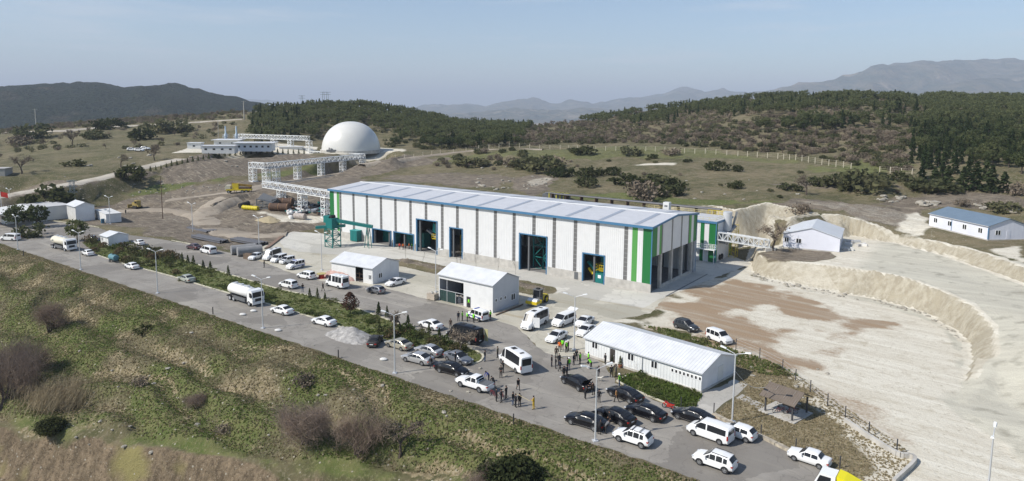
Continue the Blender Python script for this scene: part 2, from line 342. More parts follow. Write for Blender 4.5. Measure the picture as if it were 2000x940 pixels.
ISLAND = w2(gl([(160, 474), (191, 499), (240, 515), (332, 539), (388, 556), (440, 571), (529, 596), (612, 621), (690, 648), (745, 664), (800, 678), (860, 695), (905, 708), (928, 710), (941, 703), (939, 690), (888, 670), (800, 641), (720, 611), (665, 592), (614, 580), (544, 565), (470, 543), (398, 521), (330, 497), (270, 487), (236, 480), (200, 470)], 0))
GARDEN = w2(gl([(1205, 745), (1240, 763), (1300, 788), (1350, 812), (1362, 790), (1372, 772), (1250, 728), (1232, 730)], 0))
LAWN = w2(gl([(1394, 811), (1430, 830), (1488, 855), (1546, 884), (1600, 903), (1650, 943), (1700, 975), (1785, 905), (1765, 875), (1700, 830), (1620, 775), (1560, 735), (1500, 706), (1440, 690), (1437, 740), (1460, 770), (1420, 790)], 0))
HEDGE = w2(gl([(1255, 635), (1310, 645), (1400, 672), (1500, 706), (1560, 735), (1500, 735), (1440, 715), (1380, 690), (1310, 662)], 0))
QUARRY = w2(gl([(1270, 612), (1300, 580), (1380, 545), (1470, 514), (1466, 520), (1470, 533), (1500, 545), (1560, 563), (1640, 577), (1720, 590), (1800, 612), (1860, 640), (1890, 668), (1893, 700), (1875, 750), (1859, 800), (1920, 850), (2000, 918), (2060, 1000), (1800, 990), (1785, 905), (1700, 830), (1560, 735), (1440, 690), (1310, 645), (1200, 628)], 0))
flat = np.full(GX.shape, 1e9)
for P in (ROAD, APRON, YARD, LAWN, QUARRY): flat = np.minimum(flat, sdist(P, GX, GY))
amp = np.clip((flat - .6) / 5, 0, 1)
GZ = np.where(flat < .7, 0.0, GZ)
# gentle smoothing of the facets away from the yard and from the cut faces
slope_ = np.hypot(np.gradient(GZ, axis=0) / np.gradient(GY, axis=0), np.gradient(GZ, axis=1) / np.gradient(GX, axis=1))
steep = np.clip((slope_ - .55) / .4, 0, 1)
for _ in range(2): steep[1:-1, 1:-1] = np.maximum.reduce([steep[1:-1, 1:-1], steep[:-2, 1:-1], steep[2:, 1:-1], steep[1:-1, :-2], steep[1:-1, 2:]])
sm = GZ.copy()
for _ in range(14): sm[1:-1, 1:-1] = (sm[:-2, 1:-1] + sm[2:, 1:-1] + sm[1:-1, :-2] + sm[1:-1, 2:]) / 4
far_ = np.clip((GY - 225) / 60, 0, 1)
k_ = np.clip(far_ + .35, 0, 1) * (1 - steep * (1 - far_ * .5)) * (flat > 3); GZ = GZ * (1 - k_) + sm * k_
UU = (GX - _O.x) * _U.x + (GY - _O.y) * _U.y; VV = (GX - _O.x) * _V.x + (GY - _O.y) * _V.y
near_ = GY < 262
bank = np.clip((-66.5 - VV) / 4, 0, 1) * (GY < 400)                       # the slope below the road
bench = np.abs(((VV + fbm(UU, VV, 22, 3, 40) * 7) / 6.5) % 1 - .5) * 2         # old terraces along the slope
GZ += bank * (1 - steep) * ((np.clip(bench * 1.8 - .4, 0, 1) - .5) * 1.15 + fbm(UU, VV, 5, 4, 5) * .55 + fbm(UU, VV, 1.4, 2, 6) * .28)
TERR = w2([G(1462, 524, 0), G(1470, 489, 3.4)] + gl([(1490, 480, 4.0), (1530, 474, 4.4), (1600, 467, 4.4), (1668, 456, 4.5), (1750, 471, 4.8), (1850, 495, 5), (1950, 529, 5), (2010, 548, 5), (2080, 572, 5), (2300, 640, 5), (2500, 800, 3), (2400, 1100, 0)]) + gl([(2200, 1100), (2070, 985), (1990, 918), (1912, 852), (1848, 800), (1862, 750), (1878, 702), (1872, 672), (1850, 646), (1800, 616), (1720, 592), (1640, 579), (1560, 566), (1500, 549), (1468, 537)], 0))
PADS = [w2([p - Vector((0, 0, 0)) for p in gl([(1790, 452), (1930, 492), (2100, 540), (2200, 480), (1960, 425), (1820, 425)], 8.2)]), w2(gl([(360, 296), (470, 303), (600, 299), (640, 298), (800, 298), (760, 280), (640, 280), (460, 276), (370, 284)], 16.3))]
_tm = np.clip((3.5 - sdist(TERR, GX, GY)) / 3, 0, 1)
for P in PADS: _tm = np.maximum(_tm, np.clip(-sdist(P, GX, GY) / 3, 0, 1))
GZ += (1 - bank) * amp * (1 - .88 * _tm) * np.where(GY < 800, fbm(GX, GY, 14, 4, 9) * .7 + fbm(GX, GY, 2.5, 2, 12) * .22 * near_, 0)
GZ += amp * steep * (fbm(GX, GY, 1.7, 3, 20) * .32)
def ridge(a, b, wdt):                                                         # soil heaps along lines
    return np.exp(-(seg_dist([a, b], GX, GY, False) / wdt) ** 2)
rubb = np.zeros_like(GX); cutf_ = np.clip(.5 - sdist(w2(cut_top + [p - _V * 14 for p in reversed(cut_top)]), GX, GY) / 1.5, 0, 1)
for a, b, wd, hh in [((790, 512), (862, 528), 1.6, .9), ((700, 505), (790, 512), 1.2, .5), ((1010, 556), (1050, 566), 2.0, .5), ((505, 460), (560, 446), 2.5, .9)]:
    rr = ridge(G(*a)[:2], G(*b)[:2], wd); GZ += rr * hh * (.7 + fbm(GX, GY, 1.5, 3, 31)); rubb = np.maximum(rubb, rr)
GZ += cutf_ * steep * fbm(UU, VV, 2.6, 4, 77) * 1.5
def bed(pts, half, fade):                                                     # level the ground under a track
    global GZ
    P = gl(pts); d0 = np.full(GX.shape, 1e9); zz = np.zeros_like(GX)
    for a, b in zip(P[:-1], P[1:]):
        vx, vy = b.x - a.x, b.y - a.y; t = np.clip(((GX - a.x) * vx + (GY - a.y) * vy) / (vx * vx + vy * vy), 0, 1); d = np.hypot(GX - a.x - t * vx, GY - a.y - t * vy); k = d < d0; d0 = np.where(k, d, d0); zz = np.where(k, a.z + t * (b.z - a.z), zz)
    w_ = np.clip(1 - (d0 - half) / fade, 0, 1); w_ = w_ * w_ * (3 - 2 * w_); GZ = GZ * (1 - w_) + zz * w_; return P
TRACK_A = bed([(-80, 398, 5), (0, 385, 6.3), (100, 366, 8.2), (200, 348, 9.8), (300, 323, 12.4), (390, 302, 15.6)], 5, 5)
TRACK_B = bed([(330, 392, 2.4), (400, 382, 4.4), (440, 377, 5.4), (480, 372, 6), (520, 362, 6.4), (600, 350, 6.8), (708, 333, 7.1)], 4.5, 4)
# ---- what covers the ground: shares per point (soil, cream earth, red earth / lush, dry, grey fill)
def cover(poly, soft, wob=0., wsc=8.):
    return np.clip(.5 - (sdist(poly, GX, GY) + (fbm(GX, GY, wsc, 3, 50) * wob if wob else 0)) / soft, 0, 1)
_gv = [Vector(p) for p in np.stack([GX, GY, GZ], -1).reshape(-1, 3)]
_q = (np.arange(NY - 1)[:, None] * NX + np.arange(NX - 1)[None, :]).reshape(-1)
QF = np.stack([_q, _q + 1, _q + 1 + NX, _q + NX], 1)
_lowx = [i for i in range(NX) if True]
TER = BVHTree.FromPolygons(_gv, QF.tolist())
def T(px, py):                                                                # the ground point seen at that place
    h = TER.ray_cast(Vector((0, 0, CAM_H)), ray(px, py).normalized()); return h[0] if h[0] is not None else G(px, py)
def gz(x, y):
    h = TER.ray_cast(Vector((x, y, 3000.0)), _dn); return h[0].z if h[0] is not None else 0.0
def tl(pts): return [tuple(T(*p)[:2]) for p in pts]
cutf = cover(w2(cut_top + [p - _V * 14 for p in reversed(cut_top)]), 1.2, 1.5)
soil = np.maximum.reduce([rubb,
    cover(tl([(0, 418), (60, 410), (110, 432), (250, 447), (400, 484), (470, 498), (560, 466), (622, 450), (640, 434), (645, 400), (640, 375), (720, 345), (780, 330), (760, 312), (600, 318), (420, 322), (300, 340), (330, 372), (250, 385), (180, 400), (60, 405)]), 6, 9),
    cover(tl([(300, 348), (330, 322), (420, 304), (530, 300), (640, 304), (810, 302), (880, 310), (760, 330), (640, 345), (560, 350), (480, 345), (400, 352)]), 5, 8),
    cover(tl([(0, 360), (200, 350), (270, 330), (300, 345), (200, 360), (60, 385), (0, 392)]), 5, 6) * .8,
    cover(tl([(990, 372), (1000, 350), (1040, 340), (1085, 345), (1070, 372), (1040, 382)]), 4, 4),
    cover(tl([(880, 340), (1000, 350), (990, 372), (860, 362), (760, 352), (760, 340)]), 8, 10) * .7,
    cover(tl([(1440, 405), (1560, 392), (1700, 395), (1820, 380), (2000, 385), (2000, 412), (1820, 412), (1800, 450), (1640, 420), (1560, 420)]), 6, 10) * .85,
    cover(tl([(1500, 360), (1560, 352), (1640, 352), (1700, 365), (1620, 372)]), 5, 8) * .6,
    cover(tl([(1720, 360), (1790, 372), (2000, 380), (2000, 395), (1800, 385)]), 4, 6) * .7,
    cover(tl([(800, 345), (900, 335), (1040, 345), (1000, 362), (800, 356)]), 8, 10) * .6,
    cover(tl([(1730, 210), (1830, 240), (1830, 270), (1780, 250)]), 6, 10) * .6,
    cover(tl([(1742, 312), (1790, 285), (1800, 288), (1755, 320)]), 3, 3),
    cover(tl([(640, 552), (700, 556), (760, 520), (860, 535), (1010, 560), (1060, 572), (1040, 600), (1000, 640), (960, 622), (855, 590), (790, 575)]), 5, 6) * .75,
    cover(tl([(1130, 672), (1150, 655), (1142, 690), (1120, 705)]), 2, 2)])
LB = cover(tl([(40, 408), (120, 388), (220, 370), (330, 360), (440, 346), (500, 338), (560, 330), (650, 322), (660, 330), (560, 344), (500, 352), (450, 357), (380, 364), (300, 378), (200, 394), (110, 414)]), 4, 6)
soil = soil * (1 - .85 * LB)
cream = np.maximum.reduce([np.clip(.5 - (sdist(QUARRY, GX, GY) - np.clip((UU - 35) / 8, 0, 1) * 4 + fbm(GX, GY, 5, 3, 50) * 5) / 5, 0, 1), steep * (UU > -30) * (VV > -60) * (GY < 262), cover(TERR, 4, 3), cover(w2(gl([(1835, 775), (1890, 690), (1960, 780), (2100, 960), (1985, 960)], 0)), 3, 2),
    cover(tl([(330, 300), (380, 288), (470, 282), (560, 282), (620, 288), (610, 302), (530, 297), (420, 301)]), 4, 4),
    cover(tl([(620, 296), (690, 286), (770, 290), (800, 296), (760, 303), (640, 302)]), 4, 5) * .8,
    cover(tl([(470, 412), (560, 418), (640, 425), (640, 434), (560, 434), (500, 420)]), 4, 4) * .6,
    cover(tl([(1580, 395), (1700, 392), (1810, 430), (1760, 450), (1640, 420)]), 5, 6) * .45,
    cover(tl([(1255, 320), (1320, 318), (1320, 323), (1240, 323)]), 4, 3) * .7,
    cover(tl([(1020, 352), (1070, 345), (1080, 352), (1040, 368)]), 4, 4) * .5,
    cover(tl([(420, 385), (470, 378), (440, 400), (400, 420), (440, 438), (330, 440), (300, 425), (380, 400)]), 6, 6) * .42,
    cover(tl([(1790, 410), (1815, 425), (1815, 450), (1930, 485), (2000, 480), (2000, 510), (1850, 475), (1740, 450)]), 3, 4) * .7,
    cover(tl([(860, 540), (1010, 566), (1060, 590), (1000, 640), (1100, 650), (1040, 610)]), 6, 6) * .35])
MND = cover(w2(gl([(1474, 490), (1545, 482), (1630, 492), (1640, 503), (1600, 512), (1500, 502)], 4)), 2, 3); cream = cream * (1 - .8 * MND); soil = np.maximum(soil, MND * .7)
red = np.maximum(cover(w2(gl([(1262, 618), (1330, 590), (1420, 543), (1472, 552), (1700, 632), (1660, 648), (1520, 600), (1460, 612), (1600, 712), (1520, 712), (1420, 675), (1310, 640)], 0)), 10, 12, 5),
                 cover(tl([(1540, 735), (1700, 800), (1790, 870), (1760, 870), (1700, 828), (1560, 750)]), 4, 5) * .45)
lush = np.maximum.reduce([cover(ISLAND, .8, .6), cover(GARDEN, .6, .5) * .8, cover(HEDGE, 1, 1),
    cover(tl([(60, 400), (120, 385), (220, 368), (330, 360), (450, 345), (440, 352), (330, 372), (240, 385), (180, 395), (100, 412)]), 5, 6),
    cover(tl([(560, 350), (500, 345), (480, 335), (560, 332), (640, 330), (640, 338)]), 4, 5) * .7,
    cover(tl([(740, 320), (800, 305), (1000, 292), (1200, 285), (1340, 290), (1500, 305), (1600, 318), (1600, 330), (1400, 310), (1000, 310), (800, 325)]), 6, 9) * .55,
    cover(tl([(0, 270), (350, 250), (420, 262), (260, 300), (220, 330), (100, 345), (0, 345)]), 10, 14) * .42,
    cover(tl([(1050, 385), (1200, 378), (1400, 390), (1550, 395), (1540, 410), (1400, 405), (1200, 392)]), 5, 7) * .7,
    cover(tl([(1550, 330), (1760, 300), (1800, 330), (1700, 345)]), 8, 9) * .6])
_b = np.clip(.57 + fbm(UU + 30, VV, 9, 5, 61) * .85 + (bench - .5) * .25, 0, 1); bank2 = np.clip((-64.3 - VV) / .8, 0, 1) * (GY < 400)
lush = np.maximum(lush, bank2 * _b * (1 - cutf))
dry = np.maximum(cover(LAWN, .8, .8), bank2 * (1 - cutf) * np.clip(1.5 - np.abs(bench - .3) * 7, 0, 1) * np.clip(.3 + fbm(UU, VV, 11, 3, 75) * 2, 0, 1)); dry = np.maximum(dry, bank2 * np.clip(.42 + fbm(UU, VV, 5, 4, 71) * 1.3, 0, 1) * (1 - .8 * _b) * (1 - cutf))
grey = cover(TERR, 4, 4) * (1 - steep) * np.clip((UU - 26) / 14, 0, 1)
me = bpy.data.meshes.new('ground')
me.vertices.add(NX * NY); me.vertices.foreach_set('co', np.stack([GX, GY, GZ], -1).ravel())
me.loops.add(len(QF) * 4); me.loops.foreach_set('vertex_index', QF.ravel()); me.polygons.add(len(QF))
me.polygons.foreach_set('loop_start', np.arange(len(QF)) * 4); me.polygons.foreach_set('use_smooth', np.ones(len(QF), bool)); me.update()
for nm, (a, b, d_) in {'cover_a': (soil, cream, red), 'cover_b': (lush, dry, grey)}.items():
    at = me.color_attributes.new(nm, 'FLOAT_COLOR', 'POINT')
    at.data.foreach_set('color', np.stack([a, b, d_, cutf], -1).ravel())
GROUND = bpy.data.objects.new('ground', me); COL.objects.link(GROUND); tag(GROUND, kind='structure')
# ------------------------------------------------------------------ ground material
def ground_mat():
    m = bpy.data.materials.new('ground_earth'); m.use_nodes = True; nt = m.node_tree; N = nt.nodes.new; L = nt.links.new
    b = nt.nodes['Principled BSDF']; b.inputs['Roughness'].default_value = .95; b.inputs['Specular IOR Level'].default_value = .15
    geo = N('ShaderNodeNewGeometry')
    def noise(scale, det=5, rough=.55, stretch=None, w_=0.0):
        n = N('ShaderNodeTexNoise'); n.inputs['Scale'].default_value = scale; n.inputs['Detail'].default_value = det; n.inputs['Roughness'].default_value = rough
        if stretch:
            mp = N('ShaderNodeMapping'); mp.inputs['Rotation'].default_value = (0, 0, -(SITE_ROT + w_)); m2 = N('ShaderNodeVectorMath'); m2.operation = 'MULTIPLY'; m2.inputs[1].default_value = stretch
            L(geo.outputs['Position'], mp.inputs[0]); L(mp.outputs[0], m2.inputs[0]); L(m2.outputs[0], n.inputs['Vector'])
        else: L(geo.outputs['Position'], n.inputs['Vector'])
        return n.outputs['Fac']
    def ramp(f, lo, hi, a=0.0, b_=1.0):
        mr = N('ShaderNodeMapRange'); mr.inputs[1].default_value = lo; mr.inputs[2].default_value = hi; mr.inputs[3].default_value = a; mr.inputs[4].default_value = b_
        L(f, mr.inputs[0]); return mr.outputs[0]
    def mix(f, a, b_, mode='MIX'):
        mx = N('ShaderNodeMix'); mx.data_type = 'RGBA'; mx.blend_type = mode
        if isinstance(f, (int, float)): mx.inputs['Factor'].default_value = f
        else: L(f, mx.inputs['Factor'])
        for s_, v_ in (('A', a), ('B', b_)):
            if isinstance(v_, tuple): mx.inputs[s_].default_value = (*v_, 1)
            else: L(v_, mx.inputs[s_])
        return mx.outputs['Result']
    def math_(op, a, b_):
        q = N('ShaderNodeMath'); q.operation = op
        for i, v_ in enumerate((a, b_)):
            if isinstance(v_, (int, float)): q.inputs[i].default_value = v_
            else: L(v_, q.inputs[i])
        return q.outputs[0]
    n_fine = noise(2.2, 6, .65); n_mid = noise(.35, 5); n_big = noise(.06, 4); n_grit = noise(6, 5, .7)
    def rag(f, k=.9):                      # ragged edge for a cover share
        return ramp(math_('ADD', f, math_('MULTIPLY', math_('SUBTRACT', math_('MULTIPLY', math_('ADD', n_fine, n_mid), .5), .5), k)), .42, .62)
    ca = N('ShaderNodeVertexColor'); ca.layer_name = 'cover_a'; cb = N('ShaderNodeVertexColor'); cb.layer_name = 'cover_b'
    sa = N('ShaderNodeSeparateColor'); sb = N('ShaderNodeSeparateColor'); L(ca.outputs[0], sa.inputs[0]); L(cb.outputs[0], sb.inputs[0])
    field = mix(ramp(math_('ADD', math_('MULTIPLY', n_mid, .55), math_('MULTIPLY', n_big, .45)), .40, .60), (.085, .084, .038), (.19, .158, .098))
    field = mix(ramp(n_fine, .52, .72), field, (.25, .22, .15))
    lush = mix(ramp(n_mid, .40, .62), (.095, .12, .036), (.145, .15, .06)); lush = mix(ramp(n_fine, .52, .68), lush, (.21, .19, .10))
    dry = mix(ramp(n_mid, .4, .6), (.29, .235, .14), (.21, .17, .10)); dry = mix(ramp(n_fine, .52, .66), dry, (.38, .33, .23)); dry = mix(ramp(n_fine, .46, .36), dry, (.11, .11, .045))
    soil = mix(ramp(n_mid, .38, .62), (.205, .17, .13), (.125, .105, .082)); soil = mix(ramp(n_fine, .55, .72), soil, (.30, .26, .20))
    soil = mix(ramp(noise(.25, 4, .5, (1, 5, 1)), .56, .66), soil, (.29, .25, .19))
    st = noise(.35, 6, .6, (.16, 1.6, 1), -.12)
    cream = mix(ramp(st, .38, .62), (.56, .515, .42), (.68, .645, .55)); cream = mix(ramp(n_mid, .57, .72), cream, (.45, .40, .305)); cream = mix(ramp(n_grit, .58, .75), cream, (.47, .43, .345)); cream = mix(ramp(noise(.9, 5, .6, (.2, 3, 1), -.12), .56, .68), cream, (.42, .365, .275))
    sp = N('ShaderNodeSeparateXYZ'); L(geo.outputs['True Normal'], sp.inputs[0])
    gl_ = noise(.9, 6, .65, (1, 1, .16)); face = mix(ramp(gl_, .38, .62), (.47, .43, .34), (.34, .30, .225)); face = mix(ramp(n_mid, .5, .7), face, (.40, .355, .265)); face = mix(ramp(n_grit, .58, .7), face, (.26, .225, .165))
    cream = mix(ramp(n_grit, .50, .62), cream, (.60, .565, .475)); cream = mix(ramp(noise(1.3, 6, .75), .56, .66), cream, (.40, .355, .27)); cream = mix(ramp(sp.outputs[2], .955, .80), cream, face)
    redc = mix(ramp(st, .4, .6), (.235, .155, .092), (.32, .235, .155)); redc = mix(ramp(n_grit, .55, .75), redc, (.40, .33, .255))
    greyc = mix(ramp(st, .38, .62), (.46, .435, .36), (.54, .515, .425)); greyc = mix(ramp(n_grit, .58, .78), greyc, (.50, .48, .41)); greyc = mix(ramp(n_mid, .55, .7), greyc, (.34, .32, .26))
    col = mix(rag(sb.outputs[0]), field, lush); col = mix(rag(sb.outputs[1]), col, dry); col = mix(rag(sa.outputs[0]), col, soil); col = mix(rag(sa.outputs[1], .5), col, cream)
    col = mix(math_('MULTIPLY', ramp(math_('ADD', sa.outputs[2], math_('MULTIPLY', math_('SUBTRACT', math_('MULTIPLY', math_('ADD', n_fine, st), .5), .5), 1.6)), .24, .66), ramp(st, .32, .56, .45, 1.0)), col, redc)
    col = mix(rag(sb.outputs[2], .3), col, greyc)
    cutc = mix(ramp(gl_, .36, .62), (.25, .19, .125), (.12, .092, .06)); cutc = mix(ramp(n_grit, .55, .7), cutc, (.36, .305, .22)); cutc = mix(ramp(n_fine, .5, .36), cutc, (.10, .075, .05)); cutc = mix(ramp(n_big, .56, .66), cutc, (.24, .21, .09)); col = mix(rag(ca.outputs[1], .5), col, cutc)
    # scattered pale stones
    vo = N('ShaderNodeTexVoronoi'); vo.inputs['Scale'].default_value = .9; L(geo.outputs['Position'], vo.inputs['Vector'])
    col = mix(math_('MULTIPLY', ramp(vo.outputs['Distance'], .15, .09), math_('SUBTRACT', 1.0, rag(sa.outputs[1], .5))), col, (.36, .33, .27))
    # the far plain: pale fields
    fp = N('ShaderNodeTexVoronoi'); fp.inputs['Scale'].default_value = .004; L(geo.outputs['Position'], fp.inputs['Vector'])
    fs = N('ShaderNodeSeparateColor'); L(fp.outputs['Color'], fs.inputs[0]); plain = mix(fs.outputs[0], (.16, .14, .09), (.32, .27, .20))
    ps = N('ShaderNodeSeparateXYZ'); L(geo.outputs['Position'], ps.inputs[0])
    col = mix(ramp(ps.outputs[1], 900, 1300), col, plain)
    L(col, b.inputs['Base Color'])
    hb = math_('ADD', math_('MULTIPLY', n_fine, .7), math_('MULTIPLY', n_grit, .35)); bp = N('ShaderNodeBump'); bp.inputs['Distance'].default_value = .45
    L(math_('SUBTRACT', .95, math_('MULTIPLY', math_('MAXIMUM', math_('MULTIPLY', sa.outputs[1], ramp(sp.outputs[2], .72, .92)), sb.outputs[2]), .45)), bp.inputs['Strength'])
    L(hb, bp.inputs['Height']); L(bp.outputs[0], b.inputs['Normal'])
    return m
me.materials.append(ground_mat())
# ------------------------------------------------------------------ paved sheets
def paving(name, c1, c2, c3, scale=.15, crack=.5):
    m = bpy.data.materials.new(name); m.use_nodes = True; nt = m.node_tree; N = nt.nodes.new; L = nt.links.new
    b = nt.nodes['Principled BSDF']; b.inputs['Roughness'].default_value = .9; b.inputs['Specular IOR Level'].default_value = .25
    geo = N('ShaderNodeNewGeometry'); mp = N('ShaderNodeMapping'); mp.inputs['Rotation'].default_value = (0, 0, -SITE_ROT); L(geo.outputs['Position'], mp.inputs[0])
    def noise(s_, d_, sc=None):
        n = N('ShaderNodeTexNoise'); n.inputs['Scale'].default_value = s_; n.inputs['Detail'].default_value = d_; n.inputs['Roughness'].default_value = .6
        if sc:
            m2 = N('ShaderNodeVectorMath'); m2.operation = 'MULTIPLY'; m2.inputs[1].default_value = sc; L(mp.outputs[0], m2.inputs[0]); L(m2.outputs[0], n.inputs[0])
        else: L(mp.outputs[0], n.inputs[0])
        return n.outputs['Fac']
    def ramp(f, lo, hi):
        mr = N('ShaderNodeMapRange'); mr.inputs[1].default_value = lo; mr.inputs[2].default_value = hi; L(f, mr.inputs[0]); return mr.outputs[0]
    def mix(f, a, b_):
        mx = N('ShaderNodeMix'); mx.data_type = 'RGBA'
        L(f, mx.inputs['Factor'])
        for s_, v_ in (('A', a), ('B', b_)):
            if isinstance(v_, tuple): mx.inputs[s_].default_value = (*v_, 1)
            else: L(v_, mx.inputs[s_])
        return mx.outputs['Result']
    col = mix(ramp(noise(scale, 6), .36, .64), c1, c2); col = mix(ramp(noise(.12, 5, (.3, 3.0, 1)), .54, .7), col, c3); col = mix(ramp(noise(5, 5), .58, .8), col, c3)
    col = mix(ramp(noise(.8, 4), .62, .72), col, tuple(x * .8 for x in c1))
    vo = N('ShaderNodeTexVoronoi'); vo.feature = 'DISTANCE_TO_EDGE'; vo.inputs['Scale'].default_value = .16; wv = N('ShaderNodeVectorMath'); wv.operation = 'ADD'; nz = N('ShaderNodeTexNoise'); nz.inputs['Scale'].default_value = .6; nz.inputs['Detail'].default_value = 4
    sc_ = N('ShaderNodeVectorMath'); sc_.operation = 'SCALE'; sc_.inputs['Scale'].default_value = 3.0; L(mp.outputs[0], nz.inputs[0]); L(nz.outputs['Color'], sc_.inputs[0]); L(mp.outputs[0], wv.inputs[0]); L(sc_.outputs[0], wv.inputs[1]); L(wv.outputs[0], vo.inputs['Vector'])
    mm = N('ShaderNodeMath'); mm.operation = 'MULTIPLY'; mm.inputs[1].default_value = .32; L(ramp(vo.outputs['Distance'], .018, .006), mm.inputs[0]); col = mix(mm.outputs[0], col, tuple(x * .45 for x in c1))
    pv_ = N('ShaderNodeTexVoronoi'); pv_.inputs['Scale'].default_value = .09; L(wv.outputs[0], pv_.inputs['Vector']); ps_ = N('ShaderNodeSeparateColor'); L(pv_.outputs['Color'], ps_.inputs[0]); m3 = N('ShaderNodeMath'); m3.operation = 'MULTIPLY'; m3.inputs[1].default_value = .55; L(ramp(ps_.outputs[0], .72, .80), m3.inputs[0]); col = mix(m3.outputs[0], col, tuple(x * .72 for x in c1))
    col = mix(ramp(noise(.5, 5, (.12, 4.5, 1)), .60, .72), col, tuple(x * .82 for x in c1))
    L(col, b.inputs['Base Color']); bp = N('ShaderNodeBump'); bp.inputs['Strength'].default_value = crack; bp.inputs['Distance'].default_value = .05
    L(noise(7, 5), bp.inputs['Height']); L(bp.outputs[0], b.inputs['Normal']); return m
def ragged(poly, step=1.2, jit=.25, seed=1):
    r = random.Random(seed); o = []; n = len(poly)
    for i in range(n):
        a, b = Vector(poly[i]), Vector(poly[(i + 1) % n]); k = max(1, int((b - a).length / step)); nn = (b - a).normalized(); nn = Vector((-nn.y, nn.x))
        for j in range(k):
            q = a.lerp(b, j / k); o.append(tuple(q + nn * (r.uniform(-jit, jit))))
    return o
def sheet(name, poly, z, m, holes=(), jit=.25, kind='structure'):
    pts = [Vector(p) for p in ragged(poly, 1.3, jit, len(poly))]; n = len(pts); edges = [(i, (i + 1) % n) for i in range(n)]
    hp = []
    for h in holes:
        hh = [Vector(p) for p in ragged(h, 1.2, .12, 3)]; k = len(pts); pts += hh; edges += [(k + i, k + (i + 1) % len(hh)) for i in range(len(hh))]; hp.append([tuple(p) for p in hh])
    vv, ee, ff, *_ = delaunay_2d_cdt(pts, edges, [], 1, 1e-4)
    out = []
    for f in ff:
        cx_ = sum(vv[i].x for i in f) / len(f); cy_ = sum(vv[i].y for i in f) / len(f)
        if not any(bool(inside(h, np.array([cx_]), np.array([cy_]))[0]) for h in hp): out.append(tuple(f))
    b = MB(); b.add([(v_.x, v_.y, z) for v_ in vv], out); o = b.build(name, m, fix=False)
    for p in o.data.polygons:
        if p.normal.z < 0: p.flip()
    return tag(o, kind=kind)
sheet('gravel_yard', YARD, .004, paving('gravel_pale', (.42, .395, .32), (.52, .49, .41), (.36, .30, .20), .12, .8))
sheet('concrete_apron', APRON, .008, paving('concrete_pale', (.50, .48, .43), (.56, .54, .485), (.42, .40, .35), .12, .3))
sheet('road', ROAD, .012, paving('asphalt_worn', (.225, .207, .183), (.295, .275, .243), (.345, .32, .275), .18, .5), [ISLAND, GARDEN])
sheet('path', w2(gl([(1365, 768), (1434, 741), (1460, 752), (1440, 772), (1410, 790), (1392, 810), (1352, 815), (1362, 790)], 0)), .016, paving('path_concrete', (.44, .42, .38), (.5, .48, .43), (.38, .36, .32), .4, .3), jit=.05)
sheet('paved_strip', w2(gl([(1450, 770), (1492, 790), (1485, 800), (1438, 778)], 0)), .016, MATS.get('x') or paving('strip_concrete', (.44, .42, .38), (.5, .48, .43), (.38, .36, .32), .4, .3), jit=.05)
# kerbs
kerb_m = mat('kerb_paint', (.52, .49, .38), .85, noise=.35, nscale=1.2)
def kerb(name, pts, w_=.28, h_=.15, m=kerb_m):
    b = MB(); r = random.Random(4)
    for a, q in zip(pts[:-1], pts[1:]):
        a = Vector((a[0], a[1], h_ / 2)); q = Vector((q[0], q[1], h_ / 2)); k = max(1, int((q - a).length / 1.5))
        for i in range(k):
            s_ = a.lerp(q, i / k); e_ = a.lerp(q, (i + .97) / k); b.bar(s_, e_, w_, h_ + r.uniform(-.015, .015))
    return tag(b.build(name, m), kind='structure')
def smooth_line(P, n=4):
    o = []
    for i in range(len(P) - 1):
        p0, p1, p2, p3 = [Vector(P[k]) for k in (max(i - 1, 0), i, i + 1, min(i + 2, len(P) - 1))]
        for j in range(n):
            t = j / n; o.append(.5 * ((2 * p1) + (p2 - p0) * t + (2 * p0 - 5 * p1 + 4 * p2 - p3) * t * t + (3 * p1 - p0 - 3 * p2 + p3) * t ** 3))
    return o + [Vector(P[-1])]
kerb('kerb', smooth_line(ISLAND[1:21], 3)); kerb('kerb', ISLAND[20:])
kerb('kerb', GARDEN[:4]); kerb('kerb', [GARDEN[0], GARDEN[-1]], .2)
kerb('kerb', LAWN[:5], .6, .3, mat('kerb_stone', (.42, .37, .29), .95, noise=.4, nscale=2)); kerb('kerb', w2(gl([(91, 430), (162, 439), (194, 445)], 0))); kerb('kerb', w2(gl([(335, 470), (362, 475), (400, 484)], 0)))
